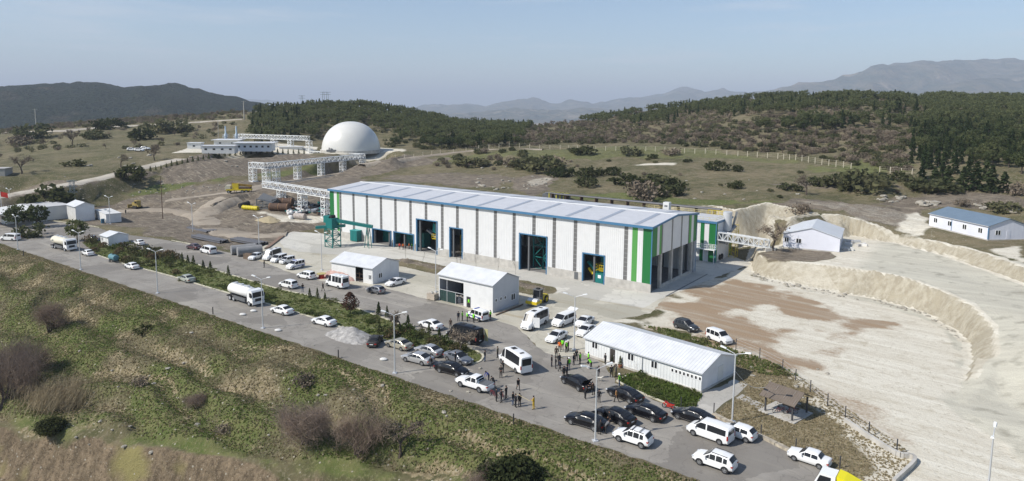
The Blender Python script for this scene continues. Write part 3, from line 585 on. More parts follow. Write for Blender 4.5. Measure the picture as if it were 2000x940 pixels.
# ------------------------------------------------------------------ far hills
def hill_mat(name, c1, c2, c3, s1, s2, bump):
    m = bpy.data.materials.new(name); m.use_nodes = True; nt = m.node_tree; N = nt.nodes.new; L = nt.links.new
    b = nt.nodes['Principled BSDF']; b.inputs['Roughness'].default_value = 1; b.inputs['Specular IOR Level'].default_value = 0
    geo = N('ShaderNodeNewGeometry')
    def noise(s_, d_):
        n = N('ShaderNodeTexNoise'); n.inputs['Scale'].default_value = s_; n.inputs['Detail'].default_value = d_; n.inputs['Roughness'].default_value = .6; L(geo.outputs['Position'], n.inputs[0]); return n.outputs['Fac']
    def mix(f, lo, hi, a, b_):
        mr = N('ShaderNodeMapRange'); mr.inputs[1].default_value = lo; mr.inputs[2].default_value = hi; L(f, mr.inputs[0])
        mx = N('ShaderNodeMix'); mx.data_type = 'RGBA'; L(mr.outputs[0], mx.inputs['Factor'])
        for s_, v_ in (('A', a), ('B', b_)):
            if isinstance(v_, tuple): mx.inputs[s_].default_value = (*v_, 1)
            else: L(v_, mx.inputs[s_])
        return mx.outputs['Result']
    col = mix(noise(s2, 5), .4, .6, c1, c2); col = mix(noise(s1, 6), .58, .68, col, c3)
    L(col, b.inputs['Base Color']); bp = N('ShaderNodeBump'); bp.inputs['Strength'].default_value = 1; bp.inputs['Distance'].default_value = bump
    L(noise(s2, 4), bp.inputs['Height']); L(bp.outputs[0], b.inputs['Normal']); return m
def hill(name, sky, d0, depth, m, rough, seed, base=-100, nx=170, ny=26):     # sky: outline points of the crest as seen, d0 its distance
    xs = np.linspace(sky[0][0], sky[-1][0], nx); ys = np.interp(xs, [p[0] for p in sky], [p[1] for p in sky]); V_ = []; 
    crest = [D(x, y, d0) for x, y in zip(xs, ys)]
    X = np.zeros((ny, nx)); Y = X.copy(); Z = X.copy()
    for j in range(ny):
        t = j / (ny - 1) * 1.5                    # 0 foot near, 1 crest, 1.5 behind
        hgt = math.sin(min(t, 1.5) * PI / 2) ** 1.15 if t <= 1 else 1 - (t - 1) * .9
        for i in range(nx):
            X[j, i] = crest[i].x * (1 + (t - 1) * depth / d0); Y[j, i] = d0 + (t - 1) * depth; Z[j, i] = base + (crest[i].z - base) * hgt
    sc = depth / 5; nn = fbm(X, Y, sc, 5, seed); rid = 1 - np.abs(fbm(X, Y, sc * .8, 4, seed + 9)) * 2.6
    env = np.clip(1 - np.abs(np.linspace(0, 1.5, ny) - .55) / .62, 0, 1)[:, None]
    Z += (nn * .8 + (rid - .5) * .5) * rough * env + fbm(X, Y, sc * .25, 3, seed + 20) * rough * .12
    V_ = np.stack([X, Y, Z], -1).reshape(-1, 3)
    q = (np.arange(ny - 1)[:, None] * nx + np.arange(nx - 1)[None, :]).reshape(-1)
    b = MB(); b.v = [tuple(p) for p in V_]; b.f = [(a, a + 1, a + 1 + nx, a + nx) for a in q.tolist()]; b.m = [0] * len(b.f)
    o = b.build(name, m, smooth=180, fix=False); return tag(o, kind='structure')
FOREST_HILL = hill('hill', [(-420, 185), (-200, 172), (0, 169), (60, 165), (190, 163), (240, 170), (262, 168), (300, 166), (340, 168), (390, 178), (440, 188), (480, 196), (540, 208), (620, 222), (700, 235)], 2300, 1000, hill_mat('far_wood', (.015, .026, .019), (.038, .048, .031), (.085, .075, .055), .006, .085, 40), 40, 3, base=-45)
mm = hill_mat('mountain', (.045, .06, .045), (.12, .11, .08), (.24, .20, .15), .0016, .006, 90)
hill('mountain', [(1380, 205), (1480, 185), (1560, 172), (1640, 160), (1700, 140), (1780, 130), (1850, 124), (1945, 121), (2000, 123), (2200, 118), (2500, 135), (2700, 160)], 9500, 4200, mm, 215, 5)
hill('mountain', [(800, 216), (880, 206), (920, 203), (950, 209), (985, 199), (1040, 197), (1075, 207), (1120, 200), (1160, 206), (1240, 196), (1290, 184), (1330, 171), (1375, 181), (1410, 175), (1460, 184), (1540, 190), (1640, 200)], 13500, 4500, mm, 180, 8)
hill('mountain', [(860, 225), (940, 219), (1010, 212), (1080, 218), (1140, 209), (1200, 216), (1290, 208), (1360, 214), (1450, 220)], 8500, 2000, mm, 60, 11)
hill('mountain', [(-900, 190), (-300, 195), (420, 196), (520, 194), (600, 202), (760, 212), (840, 219)], 17000, 3000, mm, 90, 14)
# ------------------------------------------------------------------ air between the near and far things
hz = MB().box(-28000, 28000, -260, 46000, -112, 930).build('haze', None); hz.data.materials.clear(); tag(hz, kind='stuff')
hm = bpy.data.materials.new('haze_air'); hm.use_nodes = True; nt = hm.node_tree; nt.nodes.remove(nt.nodes['Principled BSDF'])
pv = nt.nodes.new('ShaderNodeVolumePrincipled'); pv.inputs['Color'].default_value = (.77, .86, 1, 1); pv.inputs['Density'].default_value = 1.1e-4; pv.inputs['Anisotropy'].default_value = .0
nt.links.new(pv.outputs[0], nt.nodes['Material Output'].inputs['Volume']); hz.data.materials.append(hm)
# ------------------------------------------------------------------ building materials
M_clad = rib_mat('cladding_white', (.70, .70, .695), 0, .5, .7, .45, .07); M_clad_y = rib_mat('cladding_white_end', (.74, .74, .74), 1, .33, .35, .45, .08)
M_dgreen = rib_mat('cladding_green', (.014, .15, .04), 0, .33, .3, .45, .05); M_lgreen = rib_mat('cladding_light_green', (.085, .30, .07), 0, .33, .3, .45, .05)
M_dgreen_y = rib_mat('cladding_green_end', (.012, .20, .045), 1, .33, .3, .45, .05); M_lgreen_y = rib_mat('cladding_light_green_end', (.085, .34, .07), 1, .33, .3, .45, .05)
M_blue = mat('blue_trim', (.06, .17, .30), .45); M_conc = mat('concrete', (.47, .45, .41), .9, noise=.22, nscale=.7, bump=.3, bscale=6)
M_roof = rib_mat('roof_sheet', (.56, .565, .585), 0, .5, .6, .4, .1); M_sky = mat('roof_light', (.30, .33, .38), .35)
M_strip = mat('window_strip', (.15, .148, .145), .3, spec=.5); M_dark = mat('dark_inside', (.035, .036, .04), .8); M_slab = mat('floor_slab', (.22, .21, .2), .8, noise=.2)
M_teal = mat('teal_paint', (.006, .15, .14), .5, noise=.1, nscale=.4); M_yel = mat('yellow_paint', (.62, .47, .02), .5); M_steel = mat('galvanised_steel', (.60, .61, .62), .45, metal=.3)
M_wst = mat('white_steel', (.76, .77, .76), .5); M_white = mat('white_panel', (.64, .64, .62), .6, noise=.06, nscale=.5); M_glass = mat('window_glass', (.018, .020, .024), .2, spec=.3)
M_pvc = mat('window_frame', (.80, .80, .79), .5); M_brown = mat('dark_door', (.05, .042, .038), .5); M_greyd = mat('grey_steel_dark', (.12, .125, .13), .5)
M_roofw = rib_mat('roof_white', (.68, .69, .70), 0, .5, .8, .45, .15); M_roofb = rib_mat('roof_blue_grey', (.15, .205, .265), 0, .28, .5, .45, .12)
M_wallp = rib_mat('panel_wall', (.71, .71, .70), 0, 1.15, .25, .55, .12); M_wallr = rib_mat('panel_wall_ribbed', (.72, .73, .72), 0, .5, .8, .5, .1); M_wally = rib_mat('panel_wall_end', (.70, .71, .73), 1, 1.15, .25, .55, .12)
M_lav = rib_mat('panel_wall_lavender', (.70, .71, .78), 0, 1.2, .15, .6, .06); M_lavy = rib_mat('panel_wall_lavender_end', (.66, .67, .73), 1, 1.2, .15, .6, .06)
M_net = mat('green_net', (.02, .05, .045), .8, noise=.3, nscale=2); M_rust = mat('rusty_steel', (.095, .055, .035), .8, noise=.4, nscale=1.5); M_pipe = mat('grey_pipe', (.10, .10, .108), .45, noise=.15, nscale=.5)
M_wood = mat('weathered_wood', (.16, .115, .08), .85, noise=.35, nscale=3); M_red = mat('red_paint', (.42, .03, .02), .5); M_black = mat('black_rubber', (.018, .018, .02), .7)
M_tarp = mat('tarp_grey', (.50, .48, .46), .8, noise=.2, nscale=1.5, bump=.6, bscale=3)
# ------------------------------------------------------------------ the processing hall
HALL = empty('processing_hall', S(0, 0), SITE_ROT, 'long white processing hall with green corner stripes, dark window strips and open gates', 'hall')
HL, HD, EH, RH = 103.4, 24.4, 14.0, 15.1
GATES = [(-85.2, -77.4, 4.4), (-76.6, -68.7, 4.45), (-67.9, -60.2, 8.9), (-56.1, -51.6, 7.9), (-34.0, -26.0, 8.9), (-16.6, -10.9, 6.5)]
STR = [(-98.6 + 5.72 * k) for k in range(8)] + [-53.4, -46.95, -41.2, -35.55, -29.8, -24.15, -18.55, -12.93, -6.0]
BANDS = [(-HL, -101.5, 'd'), (-100.2, -99.15, 'l'), (-4.57, -3.3, 'l'), (-2.08, 0, 'd')]
walls, gl_, gd_ = MB(), MB(), MB(); plinth = MB(); frames = MB()
brk = sorted({-HL, 0.0} | {g[0] for g in GATES} | {g[1] for g in GATES} | {s + d for s in STR for d in (-.47, .47)} | {b[0] for b in BANDS} | {b[1] for b in BANDS})
winspan = []
for a, b in zip(brk[:-1], brk[1:]):
    mdl = (a + b) / 2; z0 = 1.85
    g = next((g for g in GATES if g[0] <= mdl <= g[1]), None)
    if g: z0 = g[2]
    if any(abs(mdl - s) < .47 for s in STR):
        s = next(s for s in STR if abs(mdl - s) < .47); winspan.append((s, a, b, z0)); continue
    bd = next((q[2] for q in BANDS if q[0] <= mdl <= q[1]), None)
    (gd_ if bd == 'd' else gl_ if bd == 'l' else walls).box(a, b, 0, .2, z0, EH)
    if not g: plinth.box(a, b, -.06, .25, 0, 1.85)
for s, a, b, z0 in winspan:
    if not any(g[0] <= (a + b) / 2 <= g[1] for g in GATES): plinth.box(a, b, -.06, .25, 0, 1.85)
# back wall, left gable, right gable (open bays below 7.55)
walls.box(-HL, 0, HD - .2, HD, 0, EH)
parts(walls, 'wall', M_clad, HALL); parts(gd_, 'green_band', M_dgreen, HALL); parts(gl_, 'light_green_band', M_lgreen, HALL); parts(plinth, 'plinth', M_conc, HALL)
for s in STR:
    segs = [w_ for w_ in winspan if w_[0] == s]
    m1 = MB(); m1.cur = 0
    for _, a, b, z0 in segs: m1.box(a, b, .06, .14, z0, EH - .35)
    m1.cur = 1; z = EH - .4; zb = max(w_[3] for w_ in segs)
    while z > zb:
        m1.box(min(w_[1] for w_ in segs), max(w_[2] for w_ in segs), .03, .06, z - .07, z); z -= .98
    m1.build('window', [M_strip, mat('strip_bar', (.36, .36, .36), .5)], HALL)
end = MB(); endd = MB(); endl = MB()
EB = [(0, 2.5, 'd'), (2.5, 3.7, 'w'), (3.7, 4.7, 'l'), (4.7, 5.35, 's'), (5.35, 9.9, 'w'), (9.9, 10.65, 's'), (10.65, 15.1, 'w'), (15.1, 15.9, 's'), (15.9, 19.4, 'w'), (19.4, 20.0, 's'), (20.0, 21.2, 'l'), (21.2, 22.6, 'w'), (22.6, HD, 'd')]
roofz = lambda y: EH + (RH - EH) * (1 - abs(y - HD / 2) / (HD / 2))
def endpiece(b, x0, x1, y0, y1, z0):
    ys = [y0] + ([HD / 2] if y0 < HD / 2 < y1 else []) + [y1]
    b.prism([(y0, z0), (y1, z0)] + [(y, roofz(y) - .05) for y in reversed(ys)], x0, x1, axis='x')
for a, b, k in EB:
    if k == 's':
        q = MB(); endpiece(q, -.14, -.06, a, b, 7.55); q.build('window', M_strip, HALL)
    else: endpiece({'d': endd, 'l': endl, 'w': end}[k], -.2, 0, a, b, 7.55)
endpiece(end, -HL, -HL + .2, .2, HD - .2, 0)
parts(end, 'end_wall', M_clad_y, HALL); parts(endd, 'green_band', M_dgreen_y, HALL); parts(endl, 'light_green_band', M_lgreen_y, HALL)
for y in (5.0, 10.75, 16.4, 22.2):
    MB().box(-.62, -.02, y - .42, y + .42, .0, 7.52).build('column', M_conc, HALL)
q = MB(); q.box(-.35, -.05, 5.4, 22, 0, .7); q.build('low_wall', M_conc, HALL)
rf = MB()
for sgn, ya, yb in ((1, -.35, HD / 2), (-1, HD + .35, HD / 2)):
    za = EH + .02 - .03; zb = RH
    rf.add([(-HL - .3, ya, za), (.3, ya, za), (.3, yb, zb), (-HL - .3, yb, zb), (-HL - .3, ya, za + .14), (.3, ya, za + .14), (.3, yb, zb + .14), (-HL - .3, yb, zb + .14)],
           [(0, 1, 2, 3), (4, 5, 6, 7), (0, 1, 5, 4), (1, 2, 6, 5), (2, 3, 7, 6), (3, 0, 4, 7)])
RF = rf.build('roof', M_roof, HALL)
for k in range(12):
    u0 = -3.7 - 8.62 * k
    for s_ in (0, 1):
        q = MB()
        def rp(u, t): y = -.2 + t * (HD / 2 - .1); y = y if not s_ else HD - y; return (u, y, EH + .17 + t * (RH - EH))
        q.add([rp(u0 - .55, .02), rp(u0 + .55, .02), rp(u0 + .55, .93), rp(u0 - .55, .93)], [(0, 1, 2, 3)]); q.build('roof_light', M_sky, RF)
q = MB(); q.bar((-HL - .3, HD / 2, RH + .17), (.3, HD / 2, RH + .17), .6, .08); q.build('ridge_cap', M_wst, RF)
tr = MB(); tr.box(-HL - .3, .32, -.62, -.36, EH - .42, EH + .1)
for y0, y1 in ((-.4, HD / 2), (HD + .4, HD / 2)): tr.bar((.36, y0, EH - .1), (.36, y1, RH - .05), .14, .42)
tr.box(-.12, .1, -.16, -.08, 1.85, EH - .4); tr.box(-.3, .08, HD + .02, HD + .2, 0, EH - .3); parts(tr, 'gutter', M_blue, HALL)
for gi, (a, b, zt) in enumerate(GATES):
    q = MB()
    for x in (a + .12, b - .12): q.box(x - .14, x + .14, -.14, .5, 0, zt)
    q.box(a, b, -.14, .3, zt - .25, zt); q.build('gate_frame', M_blue, HALL)
q = MB(); [q.box(x - .3, x + .3, -.1, .7, 0, 1.9) for g in GATES for x in (g[0] - .32, g[1] + .32) if -HL < x < 0]; parts(q, 'column', M_conc, HALL)
MB().box(-18.6, -17.6, -.09, -.06, .1, 1.75).build('door', M_greyd, HALL)
MB().box(-HL + .3, -.3, .6, HD - .5, .0, .06).build('floor_slab', M_slab, HALL)
q = MB()                                                                # steel frames of the hall inside
for k in range(18):
    u0 = -2 - 5.9 * k
    q.box(u0 - .2, u0 + .2, .35, .8, 0, EH - .1); q.box(u0 - .2, u0 + .2, HD - .8, HD - .35, 0, EH - .1); q.bar((u0, .5, EH - .4), (u0, HD / 2, RH - .5), .25, .5); q.bar((u0, HD - .5, EH - .4), (u0, HD / 2, RH - .5), .25, .5)
parts(q, 'steel_frame', M_greyd, HALL)
# machines seen through the gates: things of their own, standing on the slab
def stair_rail(b, x0, x1, y0, y1, z, h=1.1, n=5):
    for zz in (z + h, z + h * .5): b.bar((x0, y0, zz), (x1, y0, zz), .07); b.bar((x0, y1, zz), (x1, y1, zz), .07); b.bar((x0, y0, zz), (x0, y1, zz), .07); b.bar((x1, y0, zz), (x1, y1, zz), .07)
    for i in range(n + 1):
        x = x0 + (x1 - x0) * i / n; b.bar((x, y0, z), (x, y0, z + h), .06); b.bar((x, y1, z), (x, y1, z + h), .06)
def lattice(b, x0, x1, y0, y1, z0, z1, n, wd=.14):                     # braced tower frame
    for x in (x0, x1):
        for y in (y0, y1): b.bar((x, y, z0), (x, y, z1), wd)
    for i in range(n + 1):
        z = z0 + (z1 - z0) * i / n
        for y in (y0, y1): b.bar((x0, y, z), (x1, y, z), wd * .8)
        for x in (x0, x1): b.bar((x, y0, z), (x, y1, z), wd * .8)
        if i < n:
            zn = z0 + (z1 - z0) * (i + 1) / n; s_ = i % 2
            for y in (y0, y1): b.bar((x0 if s_ else x1, y, z), (x1 if s_ else x0, y, zn), wd * .6)
            for x in (x0, x1): b.bar((x, y0 if s_ else y1, z), (x, y1 if s_ else y0, zn), wd * .6)
mach = empty('sorting_machine', S(-64, 3, .06), SITE_ROT, 'teal ribbed sorting drum on a raised yellow railed platform in the tall gate', 'machine')
q = MB(); q.add([(-.8, 0, 5.2), (2.6, 0, 4.2), (2.6, 3, 4.2), (-.8, 3, 5.2), (-.5, 0, 7.4), (3.2, 0, 6.4), (3.2, 3, 6.4), (-.5, 3, 7.4)], [(3, 2, 1, 0), (4, 5, 6, 7), (0, 1, 5, 4), (1, 2, 6, 5), (2, 3, 7, 6), (3, 0, 4, 7)])
for i in range(6): t = i / 5; q.bar((-.7 + 3.4 * t, -.06, 5.2 - t), (-.45 + 3.6 * t, -.06, 7.4 - t), .12)
mt2 = mat('teal_bright', (.02, .26, .25), .5, noise=.1); q.build('drum', mt2, mach)
q = MB(); lattice(q, .4, 2.8, .3, 2.6, 0, 3.3, 2, .18); q.build('support_frame', M_teal, mach)
q = MB(); q.bar((-3.6, 1.2, 5.2), (2.2, 1.2, 2.4), 1.2, .5); q.build('belt', mat('belt_grey', (.35, .35, .36), .7), mach)
q = MB(); stair_rail(q, -.6, 3.0, -.5, 2.8, 3.4, 1.2, 5); q.box(-.6, 3, -.5, 2.8, 3.3, 3.4); q.build('platform_rail', M_yel, mach)
q = MB(); q.box(.6, 2.9, -.2, 1.5, .9, 1.9); q.build('motor_box', mt2, mach)
mach = empty('screening_tower', S(-30, 4, .06), SITE_ROT, 'tall teal braced steel tower standing in the widest dark gate', 'machine')
q = MB(); lattice(q, -2.2, .6, -.5, 4, 0, 8.4, 3, .24); lattice(q, .6, 2.6, -.5, 4, 0, 8.4, 3, .24); q.build('tower_frame', M_teal, mach); MB().box(-2, .2, 0, 3, 7.6, 8.3).build('hopper', mt2, mach)
mach = empty('press_machine', S(-13.5, 2.5, .06), SITE_ROT, 'teal press with yellow railing, yellow chute and control cabinet in the right gate', 'machine')
q = MB(); q.box(-.4, 2.1, 1.0, 4, 0, 5.6); q.build('press_body', M_teal, mach); q = MB(); stair_rail(q, -.5, 2.5, -1.2, .9, 2.55, 1.25, 6); q.box(-.5, 2.5, -1.2, .9, 2.45, 2.55); q.build('platform_rail', M_yel, mach)
q = MB(); q.bar((-2.9, 0, 4.0), (-.3, 0, 1.6), 1.1, .5); q.build('conveyor_belt', M_teal, mach); q = MB(); q.bar((-2.6, -.4, 2.6), (-1.4, -.4, 1.4), .6, .5); q.build('chute', M_yel, mach)
q = MB(); q.box(.1, 2.0, -2.2, -.9, 0, 2.1); q.build('control_cabinet', M_teal, mach); MB().box(.75, 1.5, -2.22, -2.2, 1.1, 1.8).build('label_plate', M_pvc, mach)
q = MB(); [q.bar((x, y, 0), (x, y, 2.5), .14) for x in (-.4, 2.4) for y in (-1.1, .8)]; parts(q, 'leg', M_teal, mach)
mach = empty('feed_machine', S(-81, 3, .06), SITE_ROT, 'teal feed hopper with a ribbed chute in the lowest gate', 'machine')
q = MB(); q.box(-3.6, .4, .6, 3.6, 0, 4.2); [q.box(-3.6 + i * 1.0, -3.5 + i * 1.0, .5, .6, 0, 4.2) for i in range(5)]; q.build('housing', M_teal, mach)
q = MB(); q.prism([(.4, 3.3), (2.2, 3.3), (2.4, 2.0), (1.9, 1.2), (2.2, .4), (.6, .3), (.9, 1.4)], -.3, 1.6); q.build('chute', mt2, mach)
mach = empty('storage_box', S(-72.5, 3, .06), SITE_ROT, 'dark teal machine housing behind the workers in the second low gate', 'machine')
q = MB(); q.box(-3.4, 0, 1.2, 4, 0, 3.6); q.box(.2, 3.2, 1.4, 4, 0, 4.0); q.build('housing', M_teal, mach); q = MB(); q.bar((0, 1.1, 0), (0, 1.1, 4.1), .2); q.bar((-3.4, 1.15, 2), (3.2, 1.15, 2), .1); q.build('rail', mt2, mach)
mach = empty('hanging_conveyor', S(-53.8, 3.5, .06), SITE_ROT, 'teal conveyor with yellow supports in the narrow gate', 'machine')
q = MB(); q.bar((-.5, .8, 6.8), (2.0, .8, 5.6), 1.2, .6); q.bar((1.4, 1, 0), (1.4, 1, 6), .3); q.build('conveyor_belt', M_teal, mach); q = MB(); lattice(q, -1.6, -.3, 0, 1.5, 0, 5.2, 3, .1); q.build('support', M_yel, mach)
# ------------------------------------------------------------------ annex behind the hall
ANX = empty('annex_building', S(0.4, 36.6), SITE_ROT, 'small green and white striped annex behind the hall with silo on its side', 'annex')
b = MB(); b.box(-24, 0, 0, .2, 0, 10.2); b.box(-24, -.2, 11.6, 11.8, 0, 10.2); b.box(-24, -23.8, .2, 11.6, 0, 10.2); parts(b, 'wall', M_clad, ANX)
b = MB(); b.box(-.2, 0, .2, 11.6, 0, 10.2); b.build('end_wall', M_clad_y, ANX)
for x0, x1, m_ in ((-1.75, -.0, M_dgreen), (-4.0, -3.0, M_lgreen if False else M_dgreen), (-8.2, -6.6, M_dgreen)): MB().box(x0, x1, -.04, 0, .05, 10.1).build('green_band', m_, ANX)
for y0, y1 in ((.0, 1.2), (10.6, 11.8)): MB().box(0, .04, y0, y1, .05, 10.1).build('green_band', M_dgreen_y, ANX)
MB().box(-24.2, .2, -.2, 12, 10.2, 10.4).build('roof', M_roof, ANX)
b = MB(); b.box(-24.2, .24, -.26, -.2, 9.9, 10.45); b.box(.2, .26, -.2, 12, 9.9, 10.45); b.box(.0, .18, -.18, -.0, 0, 9.9); b.build('gutter', M_blue, ANX)
b = MB(); b.box(-5.5, .3, -1.5, -.05, 3.3, 3.5); [b.bar((x, -1.45, 0), (x, -1.45, 3.3), .14) for x in (-5, -2.5, .2)]; stair_rail(b, -5.5, .3, -1.45, -.2, 3.5, 1.1, 6); b.build('balcony', M_wst, ANX)
b = MB(); b.tube([(.6, 6.4, 7.5), (.6, 6.4, 12.3)], 1.15, 14); b.lathe([(1.15, 0), (.35, -1.8)], 14, (.6, 6.4, 7.5)); b.build('silo', M_steel, ANX, 40)
b = MB(); b.bar((1.2, 8.2, 7.0), (2.2, 8.6, 12.2), .5); b.tube([(1.0, 4.6, 4.2), (1.4, 6.0, 7.2), (2.2, 7.8, 8.6)], .45, 10); b.box(.1, 1.6, 2.6, 5.2, 4.6, 7); b.build('filter_unit', mat('grey_machine', (.25, .26, .27), .5, metal=.4), ANX)
b = MB(); lattice(b, .5, 2.2, 8.8, 10.8, 0, 8.5, 5, .09); b.build('ladder_cage', M_yel, ANX)
b = MB(); [b.tube([(.05, y, .9), (.32, y, .9)], .7, 14) for y in (3.2, 4.7)]; parts(b, 'fan', M_black, ANX, 40)
b = MB(); stair_rail(b, -23.8, -.2, .2, 11.6, 10.4, .9, 14); b.build('roof_rail', mat('dull_yellow', (.55, .48, .22), .6), ANX)
# ------------------------------------------------------------------ lattice bridges
def truss(b, A, B, wd, ht, nb, r=.13):                                  # box lattice from A to B (bottom centre line)
    A, B = Vector(A), Vector(B); d = (B - A).normalized(); s_ = Vector((-d.y, d.x, 0)).normalized() * (wd / 2); up = Vector((0, 0, ht))
    for o_ in (s_, -s_):
        b.bar(A + o_, B + o_, r * 1.3); b.bar(A + o_ + up, B + o_ + up, r * 1.3)
        for i in range(nb):
            p = A.lerp(B, i / nb) + o_; q = A.lerp(B, (i + 1) / nb) + o_
            b.bar(p, p + up, r * .8); b.bar(*((p, q + up) if i % 2 else (p + up, q)), r * .8)
        b.bar(B + o_, B + o_ + up, r)
    for i in range(nb + 1):
        p = A.lerp(B, i / nb); b.bar(p + s_, p - s_, r * .8); b.bar(p + s_ + up, p - s_ + up, r * .8)
        if i < nb: q = A.lerp(B, (i + 1) / nb); b.bar(p + s_, q - s_, r * .5); b.bar(p + s_ + up, q - s_ + up, r * .5)
def tower(parent, x, y, z0, z1, sz, rot, m=None):
    q = MB(); lattice(q, -sz / 2, sz / 2, -sz / 2, sz / 2, z0, z1, max(2, int((z1 - z0) / 1.3)), .19); q.box(-sz * .7, sz * .7, -sz * .7, sz * .7, z0 - .6, z0 + .12)
    o_ = q.build('support_tower', m or M_wst, parent); o_.location = (x, y, 0); o_.rotation_euler = (0, 0, rot); return o_
b1a, b1b = S(-103.5, 12, 8.7), G(517, 354, 10.9); b1b.z = 8.7
c2a, c2b, c2c = G(519, 319, 15), G(489, 317, 15), G(710, 301, 15); c3 = G(603, 295, 15); c4 = G(468, 262, 22.8)
PB = empty('pipe_bridge', (0, 0, 0), 0, 'white lattice pipe bridge on towers zigzagging from the hall towards the dome', 'pipe bridge')
for A, B, n in ((b1a, b1b, 22), (Vector((c2a.x, c2a.y, 12.8)), Vector((c2b.x, c2b.y, 12.8)), 5), (Vector((c2a.x, c2a.y, 12.8)), Vector((c2c.x, c2c.y, 12.8)), 34), (Vector((c2c.x, c2c.y, 12.8)), Vector((c3.x, c3.y, 12.8)), 16), (Vector((c3.x, c3.y, 20.6)), Vector((c4.x, c4.y, 20.6)), 22)):
    q = MB(); truss(q, A, B, 2.0, 2.2, n, .17); q.build('bridge_span', M_wst, PB)
    q = MB(); dd = (B - A).normalized(); ss = Vector((-dd.y, dd.x, 0)); [q.tube([A + ss * k + Vector((0, 0, .4)), B + ss * k + Vector((0, 0, .4))], .2, 6) for k in (-.6, 0, .6)]; q.build('pipe', mat('pipe_in_bridge', (.30, .31, .33), .5), PB)
def tow_on(A, B, px, zt, sz=2.2):                                          # tower under the span where it crosses that column of the photo
    best = min((abs(((CROT.transposed() @ (A.lerp(B, t / 200) - Vector((0, 0, CAM_H)))).x / -(CROT.transposed() @ (A.lerp(B, t / 200) - Vector((0, 0, CAM_H)))).z) * FPX + CX - px), t) for t in range(201))[1]
    p = A.lerp(B, best / 200); d = B - A; tower(PB, p.x, p.y, gz(p.x, p.y), zt, sz, math.atan2(d.y, d.x))
for x in (549, 590, 636): tow_on(b1a, b1b, x, 8.6)
for x in (519, 538, 580, 627, 669, 708): tow_on(c2a, c2c, x, 12.7)
tow_on(c2a, c2b, 493, 12.7); tow_on(c2c, c3, 640, 12.7); tow_on(c2c, c3, 604, 20.5)
for x in (568, 535): tow_on(c3, c4, x, 20.5)
CB = empty('conveyor_bridge', (0, 0, 0), 0, 'white lattice footbridge from the annex across to the upper terrace', 'conveyor bridge')
q = MB(); A = S(.5, 37.6, 5.9); B = G(1502, 484, 4.4); truss(q, A, B, 1.6, 1.9, 10, .2); q.build('bridge_span', M_wst, CB); q = MB(); q.box(-1.2, 1.2, -1.2, 1.2, -.8, .15); o = q.build('footing', M_conc, CB); o.location = (B.x, B.y, B.z - .1)
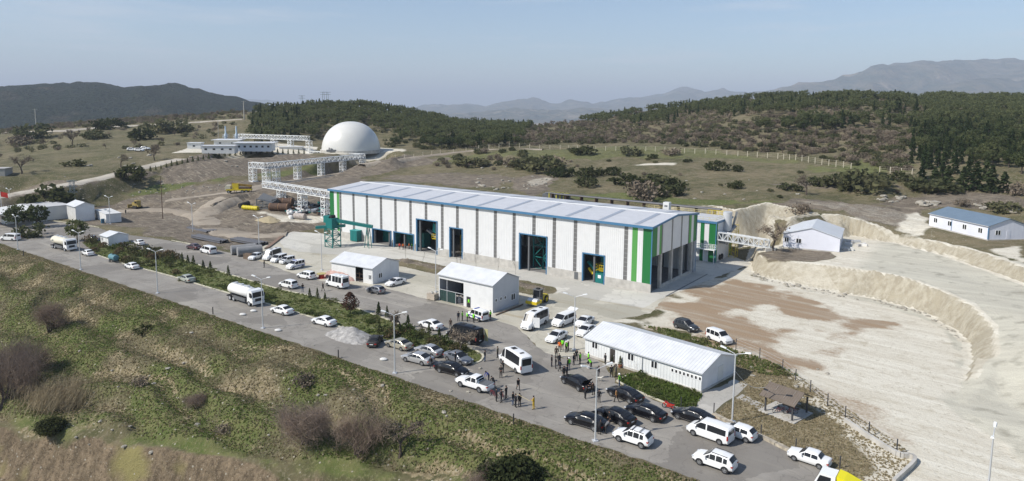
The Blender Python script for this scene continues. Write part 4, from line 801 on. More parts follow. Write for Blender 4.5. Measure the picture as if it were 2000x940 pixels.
# ------------------------------------------------------------------ gabled prefabricated buildings
def gable_house(name, FL, ang, L_, Dp, eh, rh, mats, label, cat, ridge='x', wins=(), doors=(), openF=None, over=.25, plin=0.0):
    wall_m, end_m, roof_m = mats; H_ = empty(name, FL, ang, label, cat)
    w_ = MB(); e_ = MB(); t = .14
    if openF is None: w_.box(0, L_, 0, t, plin, eh)
    else:
        x0, x1, zt = openF; w_.box(0, x0, 0, t, plin, eh); w_.box(x1, L_, 0, t, plin, eh); w_.box(x0, x1, 0, t, zt, eh)
    w_.box(0, L_, Dp - t, Dp, plin, eh)
    if ridge == 'x':
        for x in (0, L_ - t): e_.prism([(t + .002, plin), (Dp - t - .002, plin), (Dp - t - .002, eh), (Dp / 2, rh - .08), (t + .002, eh)], x, x + t, axis='x')
    else:
        e_.box(0, t, t, Dp - t, plin, eh); e_.box(L_ - t, L_, t, Dp - t, plin, eh)
        for y in (0, Dp - t): w_.prism([(0, eh + .002), (L_, eh + .002), (L_ / 2, rh - .08)], y, y + t, axis='y')
    parts(w_, 'wall', wall_m, H_); parts(e_, 'end_wall', end_m, H_)
    r_ = MB(); th = .1
    if ridge == 'x':
        sl = (rh - eh) / (Dp / 2); ez = eh - over * sl
        for ya, yb in ((-over, Dp / 2), (Dp + over, Dp / 2)):
            r_.add([(-over, ya, ez), (L_ + over, ya, ez), (L_ + over, yb, rh), (-over, yb, rh), (-over, ya, ez + th), (L_ + over, ya, ez + th), (L_ + over, yb, rh + th), (-over, yb, rh + th)], [(0, 1, 2, 3), (4, 5, 6, 7), (0, 1, 5, 4), (1, 2, 6, 5), (2, 3, 7, 6), (3, 0, 4, 7)])
    else:
        sl = (rh - eh) / (L_ / 2); ez = eh - over * sl
        for xa, xb in ((-over, L_ / 2), (L_ + over, L_ / 2)):
            r_.add([(xa, -over, ez), (xa, Dp + over, ez), (xb, Dp + over, rh), (xb, -over, rh), (xa, -over, ez + th), (xa, Dp + over, ez + th), (xb, Dp + over, rh + th), (xb, -over, rh + th)], [(0, 1, 2, 3), (4, 5, 6, 7), (0, 1, 5, 4), (1, 2, 6, 5), (2, 3, 7, 6), (3, 0, 4, 7)])
    R1 = r_.build('roof', roof_m, H_)
    if ridge == 'x': MB().box(-over, L_ + over, -over - .12, -over - .01, ez - .04, ez + .09).build('gutter', M_steel, R1)
    if plin: MB().box(-.12, L_ + .12, -.12, Dp + .12, -.6, plin).build('plinth', M_conc, H_)
    for f, x, z, ww, hh in wins:
        fr = MB(); pn = MB(); k = 2 if ww > .7 else 1; bw = ww / k
        def put(b, x0, x1, z0, z1, d0, d1):
            if f == 'F': b.box(x0, x1, d0, d1, z0, z1)
            elif f == 'R': b.box(L_ - d1, L_ - d0, x0, x1, z0, z1)
        put(fr, x - .08, x + ww + .08, z - .08, z, -.05, .0); put(fr, x - .08, x + ww + .08, z + hh, z + hh + .08, -.05, .0)
        for i in range(k + 1): put(fr, x + bw * i - .06, x + bw * i + .06, z, z + hh, -.05, .0)
        for i in range(k): put(pn, x + bw * i + .06, x + bw * (i + 1) - .06, z, z + hh, -.02, -.003)
        wobj = fr.build('window', M_pvc, H_); pn.build('pane', M_glass, wobj)
    for f, x, ww, hh, m_ in doors:
        b = MB(); z0 = plin + .02
        if f == 'F': b.box(x, x + ww, -.05, -.003, z0, z0 + hh)
        else: b.box(L_ + .003, L_ + .05, x, x + ww, z0, z0 + hh)
        dobj = b.build('door', m_, H_); b = MB()
        if f == 'F': b.box(x + ww - .16, x + ww - .1, -.12, -.05, z0 + 1, z0 + 1.12)
        else: b.box(L_ + .05, L_ + .12, x + ww - .16, x + ww - .1, z0 + 1, z0 + 1.12)
        b.build('handle', M_steel, dobj)
    return H_
def angle_of(a, b): d = b - a; return math.atan2(d.y, d.x)
a = G(1142.5, 693.6); ang = math.atan2(-.7036, .7105)
OFFICE = gable_house('site_office', a, ang, 20.05, 9.5, 2.85, 4.25, (M_wallr, M_wally, M_roofw), 'long low white ribbed office cabin with row of small high windows at one end', 'office', plin=.32,
    wins=[('F', 1.35, 1.6, 1.1, .95), ('F', 8.0, 1.5, 1.1, .95), ('F', 12.05, 1.45, 1.05, .95)] + [('F', 15.35 + .61 * i, 1.75, .42, .42) for i in range(8)], doors=[('F', 4.8, .9, 2.0, M_brown), ('R', 4.5, 1.5, 2.15, M_white)])
b = MB(); b.tube([(10.58, -.1, .3), (10.58, -.1, 2.7)], .06, 6); b.build('downpipe', M_steel, OFFICE)
b = MB(); b.box(4.4, 6.1, -1.3, -.13, 0, .16); b.box(4.4, 6.1, -.8, -.13, .16, .32); b.build('step', M_conc, OFFICE)
a = G(648, 541); SHED_A = gable_house('storage_shed', a, math.atan2(-.515, .857), 12.3, 8.7, 3.55, 5.0, (M_wallp, M_wally, M_roofw), 'smaller grey roofed storage shed with a dark open doorway beside the white minibus', 'shed',
    wins=[('F', 11.15, 1.05, .85, .9), ('R', 1.9, 1.0, 1.1, 1.0)], openF=(7.3, 9.55, 3.45))
b = MB(); b.box(7.35, 9.5, .15, 8, .01, .05); b.build('floor_slab', M_slab, SHED_A); b = MB(); [b.bar((7.35, .1, z), (9.5, .1, z), .07) for z in (.9, 1.8)]; b.bar((8.4, .1, 0), (8.4, .1, 2.2), .08); b.build('gate', M_rust, SHED_A)
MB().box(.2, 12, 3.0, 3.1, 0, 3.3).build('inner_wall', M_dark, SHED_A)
a = G(*c('B4', 128, 405)); SHED_B = gable_house('workshop_shed', a, math.atan2(-.612, .791), 13.9, 8.1, 5.35, 6.95, (M_wallp, mat('shed_end', (.50, .51, .54), .6, noise=.05), M_roofw), 'tall white workshop shed with half open front screened by dark green netting', 'shed',
    wins=[('R', .7, 2.0, .55, .5), ('R', 2.15, 2.0, .55, .5), ('R', 3.45, 1.95, .55, .5), ('R', 5.6, 1.25, 1.25, 1.15)], openF=(.2, 6.6, 4.5), doors=[('F', 7.4, 1.0, 2.05, M_dark)])
b = MB(); 
for i in range(16): x = .3 + 4.1 * i / 16; b.quad((x, .02 + .07 * (i % 2), .05), (x + 4.1 / 16, .02 + .07 * ((i + 1) % 2), .05), (x + 4.1 / 16, .02 + .07 * ((i + 1) % 2), 2.25), (x, .02 + .07 * (i % 2), 2.25))
b.build('screen_net', M_net, SHED_B, 60, False); b = MB(); b.bar((.2, .05, 2.3), (6.6, .05, 2.3), .09); b.bar((2.2, .05, 0), (2.2, .05, 4.5), .09); b.bar((4.5, .05, 0), (4.5, .05, 2.3), .09); b.build('front_rail', M_steel, SHED_B)
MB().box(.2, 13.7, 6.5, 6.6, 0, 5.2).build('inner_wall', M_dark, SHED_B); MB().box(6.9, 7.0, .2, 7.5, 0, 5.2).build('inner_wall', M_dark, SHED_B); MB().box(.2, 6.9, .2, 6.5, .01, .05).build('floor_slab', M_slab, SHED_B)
a = G(1639, 494, 4.2); xd = Vector((.88, -.475, 0)); p = a - xd * 12.8; p.z = 4.25
WHITEH = gable_house('terrace_building', p, math.atan2(-.475, .88), 12.8, 16, 3.5, 5.4, (M_lav, M_lavy, rib_mat('roof_white_long', (.62, .64, .66), 1, .3, .4, .4, .1)), 'white gabled cabin with pale roof standing on the cut terrace beside the bare tree', 'cabin', ridge='y', plin=.18,
    wins=[('F', 3.0, 1.45, 1.2, 1.05), ('F', .3, 1.5, 1.0, 1.05), ('R', 3, 1.4, 1.2, 1.0), ('R', 8, 1.4, 1.2, 1.0)])
a = G(1814, 442, 8.3); a2 = G(1929, 470, 8.3); BLUEH = gable_house('blue_roof_building', a, angle_of(a, a2), (a2 - a).length, 10.2, 3.4, 5.1, (M_lav, M_lavy, M_roofb), 'low lavender walled cabin with blue grey roof above the upper cut bank', 'cabin', plin=.25,
    wins=[('F', 1.7 + 5.0 * i, 1.4, 1.3, 1.1) for i in range(4)] + [('R', 1.8, 1.3, 1.3, 1.05)], doors=[('R', 4.6, 1.0, 2.1, M_lavy)])
b = MB(); b.box((a2 - a).length - .08, (a2 - a).length + .1, -.1, .05, .25, 3.0); b.box(8.0, 8.12, -.1, -.01, .25, 2.9); parts(b, 'corner_trim', M_blue, BLUEH)
a = G(197, 476); a2 = G(212, 480.5); HUT = gable_house('guard_hut', a, angle_of(a, a2), 5.0, 5.2, 2.45, 3.3, (M_wallp, M_wally, M_roofw), 'small white guard hut with pitched roof among bushes beside the tanker truck', 'hut', wins=[('F', .7, 1.0, .9, .9)], doors=[('F', 2.6, .9, 1.95, M_pvc)])
a = G(132, 428); a2 = G(150, 434); KIOSK = gable_house('transformer_kiosk', a, angle_of(a, a2), 8.6, 5.6, 5.0, 6.2, (rib_mat('kiosk_wall', (.62, .62, .60), 0, 1.6, .5, .6, .22), M_wally, M_roofw), 'tall narrow white kiosk with gabled roof by the electricity pylon', 'kiosk')
a = G(187, 427); a2 = G(208, 437); CONT = empty('container_cabin', a, angle_of(a, a2), 'white flat roofed container with roof vents and a blue barrel beside it', 'container'); LC = (a2 - a).length
b = MB(); b.box(0, LC, 0, 4.4, .1, 3.0); b.build('body', M_wallp, CONT); b = MB(); b.box(-.15, LC + .15, -.15, 4.55, 3.0, 3.12); b.build('roof', M_white, CONT); b = MB(); [b.tube([(x, 2, 3.1), (x, 2, 3.6)], .45, 10) for x in (LC * .3, LC * .6)]; parts(b, 'roof_vent', M_steel, CONT, 40)
g_ = G(*c('A5', 945, 455)); tag(MB().lathe([(.1, 0), (.55, .02), (.58, .5), (.55, 1.0), (.58, 1.5), (.5, 1.55)], 16).build('barrel', mat('blue_barrel', (.03, .10, .16), .5), None, 40), 'dark blue barrel standing against the white container', 'barrel').location = g_
# the gate house with canopy at the left edge
a = G(-12, 437); CAN = empty('gate_canopy', a, SITE_ROT, 'flat white canopy gatehouse at the far end of the road behind round trees', 'gatehouse')
b = MB(); b.add([(-4, -3, 3.9), (11, -3, 3.9), (11, 9, 4.8), (-4, 9, 4.8), (-4, -3, 4.15), (11, -3, 4.15), (11, 9, 5.05), (-4, 9, 5.05)], [(0, 1, 2, 3), (4, 5, 6, 7), (0, 1, 5, 4), (1, 2, 6, 5), (2, 3, 7, 6), (3, 0, 4, 7)]); b.build('roof', M_white, CAN)
for x, y in ((-3, -2), (10, -2), (-3, 8), (10, 8), (3.5, -2)): MB().box(x - .2, x + .2, y - .2, y + .2, 0, 4.2).build('post', M_wst, CAN)
MB().box(0, 5, 2, 6, 0, 3).build('booth', M_white, CAN); MB().box(.5, 4.5, 1.97, 2, 1.2, 2.4).build('window', M_glass, CAN)
b = MB(); b.box(-8, 6, 10, 20, 0, 4.4); b.build('rear_block', M_white, CAN); MB().box(-8.2, 6.2, 9.8, 20.2, 4.4, 4.6).build('roof', mat('roof_dull', (.5, .5, .5), .7), CAN)
p = T(4, 342); o = empty('grey_hut', p, .2, 'plain grey hut at the left edge beyond the dirt road', 'hut'); MB().box(-7, 2, -2, 4, -.3, 2.6).build('wall', mat('grey_wall', (.33, .32, .30), .8), o); MB().box(-7.2, 2.2, -2.2, 4.2, 2.6, 2.8).build('roof', mat('grey_roof', (.42, .41, .39), .8), o)
# ------------------------------------------------------------------ dome and compound
p = G(686, 293, 15.8); DOME = empty('gas_dome', p, 0, 'large smooth off white gas storage dome on the hillside', 'dome')
prof = [(15.15 * math.cos(t) ** .92 if t < PI / 2 - .001 else 0.0, 15.0 * math.sin(t)) for t in np.linspace(0, PI / 2, 22)]
b = MB(); b.lathe([(15.2, -1.2)] + [(max(r, .05), z) for r, z in prof], 64); b.build('membrane', mat('dome_membrane', (.64, .63, .59), .33, spec=.5, noise=.05, nscale=.15), DOME, 60)
b = MB(); b.lathe([(15.5, -1.4), (15.9, -1.4), (15.9, .35), (15.5, .35)], 64); b.build('ring_beam', M_conc, DOME); b = MB(); [b.tube([(-8 + i * .9, -14.2, 0), (-8 + i * .9, -13.6, 1.8 - i * .25)], .3, 8) for i in range(4)]; b.box(-9, -4.5, -15.4, -14.4, -.2, .9); b.build('valve_group', M_greyd, DOME)
def box_cabin(name, px0, px1, py, z, dp, h, label, m=M_white, roof=M_roofw, nw=3, cat='cabin', out=.3, hh=.25):
    a = G(px0, py, z); q = G(px1, py, z); L_ = (q - a).length; o = empty(name, a, angle_of(a, q), label, cat)
    MB().box(0, L_, 0, dp, -.4, h).build('wall', m, o); MB().box(-out, L_ + out, -out, dp + out, h, h + hh).build('roof', roof, o)
    for i in range(nw): x = L_ * (i + .5) / nw; MB().box(x - .55, x + .55, -.05, -.005, h * .42, h * .66).build('window', M_glass, o)
    return o
box_cabin('compound_cabin', 366, 392, 291.5, 16.3, 6, 3.0, 'plain white box cabin at the left end of the compound', nw=1)
box_cabin('compound_office', 394, 458, 298.5, 16.3, 7, 3.1, 'white compound office with several dark front windows', nw=4)
box_cabin('engine_house', 418, 466, 286, 16.5, 12, 3.3, 'long white roofed engine house behind the compound office', nw=2, out=1.2)
box_cabin('generator_hall', 461, 530, 294.5, 16.4, 10, 3.7, 'pale generator hall with dark louvres under a broad white roof', m=mat('pale_blue_wall', (.60, .64, .68), .6), nw=6, out=1.5)
box_cabin('tank_skid', 545, 590, 291, 16, 5, .9, 'low white skid beside the pipe bridge end', nw=0)
for k, px in enumerate((441, 462)):
    p = G(px, 268, 20); p.z = 16; o = empty('exhaust_stack', p, 0, ['pale blue exhaust stack left of its twin behind the compound', 'pale blue exhaust stack right of its twin behind the compound'][k], 'stack')
    MB().lathe([(1.0, 0), (1.0, 5.5), (.45, 6.4), (.4, 10.5)], 14).build('flue', mat('pale_blue_metal', (.45, .55, .65), .5), o, 40); b = MB(); lattice(b, -1.4, 1.4, -1.4, 1.4, 0, 5.5, 4, .12); b.build('frame', M_steel, o)
# ------------------------------------------------------------------ vehicles
P_white = mat('paint_white', (.80, .80, .79), .35, coat=.6, noise=.04, nscale=1); P_silver = mat('paint_silver', (.44, .44, .44), .32, metal=.45, coat=.6); P_black = mat('paint_black', (.005, .005, .007), .3, coat=.35, spec=.25)
P_grey = mat('paint_dark_grey', (.045, .05, .055), .35, metal=.2, coat=.4); P_mgrey = mat('paint_grey', (.20, .21, .23), .32, metal=.4, coat=.7); P_gold = mat('paint_champagne', (.42, .39, .31), .32, metal=.4, coat=.7); P_maroon = mat('paint_maroon', (.07, .03, .035), .35, coat=.6); P_beige = mat('paint_grey_green', (.33, .35, .30), .4, coat=.4)
P_dirty = mat('paint_dirty_black', (.035, .032, .03), .55, coat=.2, noise=.3, nscale=2)
M_lamp = mat('headlight_glass', (.55, .57, .6), .1, spec=.8); M_tail = mat('tail_light_red', (.35, .015, .012), .2); M_plate = mat('number_plate', (.8, .8, .78), .5); M_rim = mat('alloy_rim', (.45, .46, .47), .35, metal=.7); M_trim = mat('black_trim', (.025, .025, .027), .6); M_chrome = mat('chrome', (.7, .7, .72), .15, metal=1.0)
VS = 1.055
def lerpt(tab, x):
    if x <= tab[0][0]: return tab[0][1]
    for (a, b), (c_, d) in zip(tab[:-1], tab[1:]):
        if x <= c_: return b + (d - b) * (x - a) / (c_ - a)
    return tab[-1][1]
class Car:                                     # x forward, y left, z up, origin on the ground between the axles
    def __init__(s, xr, xf, W, wb, top, belt, rw, zb=.2, roofw=.78, panes=(), ws=None, rwn=None, vert_rear=False, bed=None, trim=False, rails=False):
        s.xr, s.xf, s.W, s.wb, s.top, s.belt, s.rw, s.zb, s.roofw, s.panes, s.ws, s.rwn, s.vert, s.bed, s.trim, s.rails = xr, xf, W, wb, top, belt, rw, zb, roofw, panes, ws, rwn, vert_rear, bed, trim, rails
    def wid(s, x):
        w = s.W / 2; f = min(1, (s.xf - x) / .75); r = min(1, (x - s.xr) / .5)
        return w * (.80 + .20 * math.sin(max(f, 0) * PI / 2)) * ((.94 if s.vert else .86) + (.06 if s.vert else .14) * math.sin(max(r, 0) * PI / 2))
    def sec(s, x):
        w = s.wid(x); t = lerpt(s.top, x); b = min(lerpt(s.belt, x), t - .03); g = max(0, min(1, (t - b) / .35)); wg = w * (.93 * (1 - g) + s.roofw * g)
        e = min(s.xf - x, x - s.xr); zb = s.zb + (.08 if e < .35 else 0)
        return [(w * .86, zb), (w * .985, zb + .13), (w, zb + (b - zb) * .55), (w * .98, b), (wg, t - .03 - .05 * g), (wg * .86, t - .005), (wg * .45, t + .012), (0, t + .018)]
    def side(s, x, z):                         # outer y at height z on the greenhouse
        p = s.sec(x); (y0, z0), (y1, z1) = p[3], p[4]; k = max(0, min(1, (z - z0) / max(z1 - z0, .01))); return y0 + (y1 - y0) * k
    def topy(s, x, f):                          # point on the top surface at fraction f of the half width
        p = s.sec(x)[4:]; y = abs(f) * p[0][0]
        for (ya, za), (yb, zb_) in zip(p[:-1], p[1:]):
            if y >= yb: return math.copysign(y, f), zb_ + (za - zb_) * (y - yb) / max(ya - yb, 1e-6)
        return math.copysign(y, f), p[-1][1]
    def body(s):
        xs = sorted({round(q, 3) for q in [t[0] for t in s.top] + [t[0] for t in s.belt] + list(np.linspace(s.xr, s.xf, 26)) + [s.xr + .06, s.xr + .15, s.xf - .06, s.xf - .15] if s.xr <= q <= s.xf})
        b = MB(); n = 15; vs = []
        for x in xs:
            h = s.sec(x); ring = [(x, y, z) for y, z in h] + [(x, -y, z) for y, z in h[-2::-1]]; vs += ring
        fs = []; ms = []
        for i in range(len(xs) - 1):
            for j in range(n):
                j2 = (j + 1) % n; fs.append((i * n + j, i * n + j2, (i + 1) * n + j2, (i + 1) * n + j)); ms.append(1 if j in (14,) or (s.trim and j in (0, 13)) else 0)
        fs += [tuple(range(n)), tuple(range((len(xs) - 1) * n, len(xs) * n))[::-1]]; ms += [0, 0]
        b.add(vs, fs); b.m = ms
        b.cur = 1
        for xa in (s.wb / 2, -s.wb / 2):        # dark wheel arches
            for sg in (1, -1):
                y = s.wid(xa) + .004; k = 16; r = s.rw * 1.17
                b.add([(xa + r * math.cos(2 * PI * i / k), sg * y, max(s.rw + r * math.sin(2 * PI * i / k), s.zb + .02)) for i in range(k)], [tuple(range(k))])
        b.box(s.xf - .03, s.xf + .012, -s.W * .22, s.W * .22, s.zb + .22, s.zb + .36); b.box(s.xr + .1, s.xf - .1, -s.W * .38, s.W * .38, s.zb - .05, s.zb + .05)
        if s.rails: [b.bar((lerpt([(0, s.ws[1] - .1)], 0), sg * s.sec(0)[5][0] * .98, lerpt(s.top, 0) + .05), (s.xr + .6, sg * s.sec(s.xr + .6)[5][0] * .98, lerpt(s.top, s.xr + .6) + .05), .05) for sg in (1, -1)]
        return b
    def pane(s, x0, x1, sg):
        b = MB(); xs = np.linspace(x0, x1, 9); vs = []
        for x in xs:
            p = s.sec(x); lo = p[3][1] + .035; hi = max(lo + .004, p[4][1] - .035); vs += [(x, sg * (s.side(x, lo) + .007), lo), (x, sg * (s.side(x, hi) + .007), hi)]
        return b.add(vs, [(2 * i, 2 * i + 2, 2 * i + 3, 2 * i + 1) for i in range(len(xs) - 1)])
    def screen(s, x0, x1):
        b = MB(); xs = np.linspace(x0, x1, 7); vs = []; fr = (-.93, -.6, 0, .6, .93)
        for x in xs:
            for f in fr: y, z = s.topy(x, f); vs.append((x + (.025 if x0 > 0 else -.025), y, z + .02))
        return b.add(vs, [(5 * i + j, 5 * i + j + 1, 5 * i + j + 6, 5 * i + j + 5) for i in range(6) for j in range(4)])
def wheel_mesh(r, wd, rim):
    b = MB(); k = 18; prof = [(r * .62, -wd / 2), (r * .96, -wd / 2), (r, -wd * .32), (r, wd * .32), (r * .96, wd / 2), (r * .62, wd / 2), (r * .6, wd * .3)]
    vs = [(q * math.cos(2 * PI * j / k), y, q * math.sin(2 * PI * j / k)) for q, y in prof for j in range(k)]
    b.add(vs, [(i * k + j, i * k + (j + 1) % k, (i + 1) * k + (j + 1) % k, (i + 1) * k + j) for i in range(len(prof) - 1) for j in range(k)])
    b2 = MB(); b2.cur = 1; b2.add([(r * .62 * math.cos(2 * PI * j / k), wd * .3, r * .62 * math.sin(2 * PI * j / k)) for j in range(k)], [tuple(range(k))]); b2.cur = 0
    ring = [(q * math.cos(2 * PI * j / k), y, q * math.sin(2 * PI * j / k)) for q, y in ((r * .64, wd * .48), (r * .54, wd * .46), (r * .54, wd * .3)) for j in range(k)]
    b2.add(ring, [(i * k + j, i * k + (j + 1) % k, (i + 1) * k + (j + 1) % k, (i + 1) * k + j) for i in range(2) for j in range(k)])
    for i in range(5):
        a = 2 * PI * i / 5 + .3; b2.bar((0, wd * .40, 0), (r * .6 * math.cos(a), wd * .42, r * .6 * math.sin(a)), r * .2, wd * .12, (0, 1, 0))
    return b.mesh('tyre', M_black, 40), b2.mesh('rim', [rim, M_trim])
_H = dict(sedan=Car(-2.30, 2.32, 1.82, 2.72, [(-2.30, .88), (-2.2, 1.02), (-1.75, 1.08), (-.95, 1.40), (-.45, 1.46), (.25, 1.44), (1.12, .98), (1.7, .88), (2.2, .74), (2.32, .60)], [(-2.3, .84), (-1.6, .96), (.9, .90), (2.32, .6)], .32, panes=[(-1.28, -.52), (-.44, .22), (.26, .90)], ws=(1.08, .30), rwn=(-1.68, -.98)),
    exec=Car(-2.50, 2.42, 1.88, 2.95, [(-2.50, .90), (-2.4, 1.04), (-1.95, 1.09), (-1.0, 1.41), (-.4, 1.47), (.3, 1.45), (1.25, 1.0), (1.8, .90), (2.3, .76), (2.42, .62)], [(-2.5, .86), (-1.7, .98), (1.0, .91), (2.42, .62)], .345, panes=[(-1.42, -.58), (-.5, .28), (.32, 1.02)], ws=(1.20, .36), rwn=(-1.88, -1.04)),
    old=Car(-2.08, 2.0, 1.66, 2.48, [(-2.08, .86), (-2.0, .95), (-1.35, .97), (-1.0, 1.34), (-.7, 1.39), (.2, 1.38), (.82, .96), (1.9, .84), (2.0, .74)], [(-2.08, .84), (.7, .90), (2.0, .7)], .29, panes=[(-1.05, -.42), (-.35, .25), (.28, .62)], ws=(.80, .24), rwn=(-1.32, -1.02), roofw=.8),
    hatch=Car(-1.92, 2.02, 1.74, 2.52, [(-1.92, .95), (-1.86, 1.05), (-1.45, 1.40), (-.8, 1.48), (.2, 1.47), (1.1, 1.0), (1.75, .88), (2.02, .62)], [(-1.92, .92), (.9, .92), (2.02, .62)], .32, panes=[(-1.35, -.55), (-.47, .2), (.25, .88)], ws=(1.06, .26), rwn=(-1.86, -1.44)),
    suv=Car(-2.05, 2.2, 1.82, 2.65, [(-2.05, 1.0), (-1.98, 1.14), (-1.62, 1.56), (-.8, 1.66), (.2, 1.65), (1.05, 1.10), (1.85, .98), (2.12, .82), (2.2, .62)], [(-2.05, .98), (.9, 1.0), (2.2, .62)], .36, zb=.24, panes=[(-1.55, -1.08), (-1.0, -.36), (-.28, .32), (.36, .86)][1:] + [(-1.5, -1.1)], ws=(1.02, .28), rwn=(-1.97, -1.64), trim=True, rails=True, roofw=.8),
    mpv=Car(-2.15, 2.15, 1.79, 2.75, [(-2.15, 1.0), (-2.1, 1.12), (-1.9, 1.58), (-1.0, 1.68), (.2, 1.66), (1.3, 1.08), (1.8, .96), (2.15, .66)], [(-2.15, .96), (1.1, .98), (2.15, .66)], .32, panes=[(-1.82, -1.12), (-1.04, -.3), (-.22, .44), (.5, 1.05)], ws=(1.26, .32), rwn=(-2.1, -1.9), roofw=.82),
    connect=Car(-2.1, 2.12, 1.78, 2.68, [(-2.1, 1.72), (-1.9, 1.80), (-.4, 1.86), (.45, 1.82), (1.15, 1.22), (1.85, 1.02), (2.12, .72)], [(-2.1, 1.05), (1.05, 1.05), (2.12, .7)], .32, panes=[(-1.92, -1.22), (-1.1, -.3), (-.2, .8)], ws=(1.12, .50), vert_rear=True, roofw=.88),
    van=Car(-2.45, 2.5, 1.95, 3.1, [(-2.45, 1.82), (-2.25, 1.90), (-.6, 1.95), (.75, 1.92), (1.65, 1.24), (2.25, 1.02), (2.5, .72)], [(-2.45, 1.12), (1.5, 1.12), (2.5, .7)], .34, panes=[(-2.2, -.05), (.05, .62), (.7, 1.28)][0:1] + [(.1, 1.25)], ws=(1.6, .8), vert_rear=True, roofw=.88),
    minibus=Car(-3.35, 3.1, 2.0, 4.0, [(-3.35, 2.5), (-3.15, 2.62), (-1.0, 2.72), (1.1, 2.66), (1.5, 2.5), (2.3, 1.34), (2.95, 1.06), (3.1, .75)], [(-3.35, 1.28), (2.1, 1.2), (3.1, .7)], .36, zb=.28, panes=[(-2.9, .9), (1.12, 1.95)], ws=(2.24, 1.52), vert_rear=True, roofw=.88),
    oldbus=Car(-2.9, 2.5, 1.93, 3.4, [(-2.9, 2.38), (-2.7, 2.5), (.8, 2.56), (1.1, 2.45), (1.75, 1.3), (2.4, 1.1), (2.5, .8)], [(-2.9, 1.25), (1.6, 1.2), (2.5, .7)], .34, zb=.28, panes=[(-2.6, -1.75), (-1.65, -.8), (-.7, .15), (.5, 1.35)], ws=(1.7, 1.12), vert_rear=True, roofw=.9),
    pickup=Car(-2.75, 2.55, 1.86, 3.1, [(-2.75, 1.12), (-1.1, 1.16), (-1.05, 1.5), (-.85, 1.76), (.1, 1.78), (1.0, 1.2), (1.9, 1.08), (2.4, .98), (2.55, .75)], [(-2.75, 1.08), (-1.1, 1.12), (.9, 1.12), (2.55, .75)], .39, zb=.34, panes=[(-.95, -.2), (-.1, .82)], ws=(.98, .2), rwn=(-1.09, -.88), roofw=.8))
VC = {}
def make_vehicle(kind, paint, extra=None):
    s = _H[kind]; root = empty(dict(sedan='parked_sedan', exec='executive_sedan', old='old_sedan', hatch='hatchback', suv='sport_utility_car', mpv='family_minivan', connect='small_van', van='passenger_van', minibus='minibus', oldbus='old_minibus', pickup='pickup_truck')[kind]); root.scale = (VS, VS, VS)
    s.body().build('body', [paint, M_trim], root, 38)
    for x0, x1 in s.panes:
        for sg in (1, -1): s.pane(x0, x1, sg).build('side_window', M_glass, root, fix=False)
    s.screen(*s.ws).build('windscreen', M_glass, root, fix=False)
    if s.rwn: s.screen(*s.rwn).build('rear_window', M_glass, root, fix=False)
    if s.vert:
        p = s.sec(s.xr); y = p[4][0] * .88; b = MB(); b.box(s.xr - .012, s.xr - .002, -y, y, p[3][1] + .06, p[4][1] - .12); b.build('rear_window', M_glass, root)
    tm, rm = wheel_mesh(s.rw, .23, M_rim)
    for xa in (s.wb / 2, -s.wb / 2):
        for sg in (1, -1):
            wo = mobj('wheel', tm, root, (xa, sg * (s.wid(xa) - .085), s.rw), 0 if sg > 0 else PI); mobj('rim', rm, wo)
    hz_ = lerpt(s.top, s.xf - .12) - .13; wf = s.wid(s.xf - .15)
    for sg in (1, -1):
        b = MB(); b.box(s.xf - .32, s.xf + .004, sg * wf - .16 if sg > 0 else sg * wf - .012, sg * wf + .012 if sg > 0 else sg * wf + .16, hz_ - .06, hz_ + .07); b.build('headlight', M_lamp, root)
        wr = s.wid(s.xr + .1); zt = lerpt(s.belt, s.xr) - .05; b = MB()
        if s.vert: b.box(s.xr - .02, s.xr + .1, *sorted((sg * (wr + .008), sg * (wr - .14))), zt - .35, zt + .15)
        else: b.box(s.xr - .015, s.xr + .28, *sorted((sg * (wr + .01), sg * (wr - .3))), zt - .16, zt - .01)
        b.build('tail_light', M_tail, root)
        xm = s.ws[0] - .28; b = MB(); b.box(xm - .09, xm + .06, *sorted((sg * (s.wid(xm) + .02), sg * (s.wid(xm) + .2))), lerpt(s.belt, xm) + .02, lerpt(s.belt, xm) + .17); b.build('mirror', paint, root)
    MB().box(s.xf + .005, s.xf + .022, -.26, .26, s.zb + .2, s.zb + .31).build('number_plate', M_plate, root)
    MB().box(s.xr - .022, s.xr - .003, -.26, .26, s.zb + .38, s.zb + .49).build('number_plate', M_plate, root)
    if kind == 'pickup':
        MB().box(-2.68, -1.15, -.78, .78, 1.12, 1.19).build('bed_cover', M_greyd, root); b = MB(); b.tube([(-1.35, .8, 1.1), (-1.2, .72, 1.62), (-1.2, -.72, 1.62), (-1.35, -.8, 1.1)], .05, 8); b.build('roll_bar', M_chrome, root)
    if kind == 'minibus': MB().box(-.3, .5, -.35, .35, 2.70, 2.76).build('roof_hatch', M_trim, root); MB().box(-2.2, -1.9, -.3, .3, 2.66, 2.76).build('roof_vent', M_trim, root)
    if kind == 'exec': b = MB(); [b.bar((-1.55, sg * (s.W / 2 + .012), .30), (1.2, sg * (s.W / 2 + .012), .30), .03) for sg in (1, -1)]; parts(b, 'sill_strip', M_chrome, root)
    return root
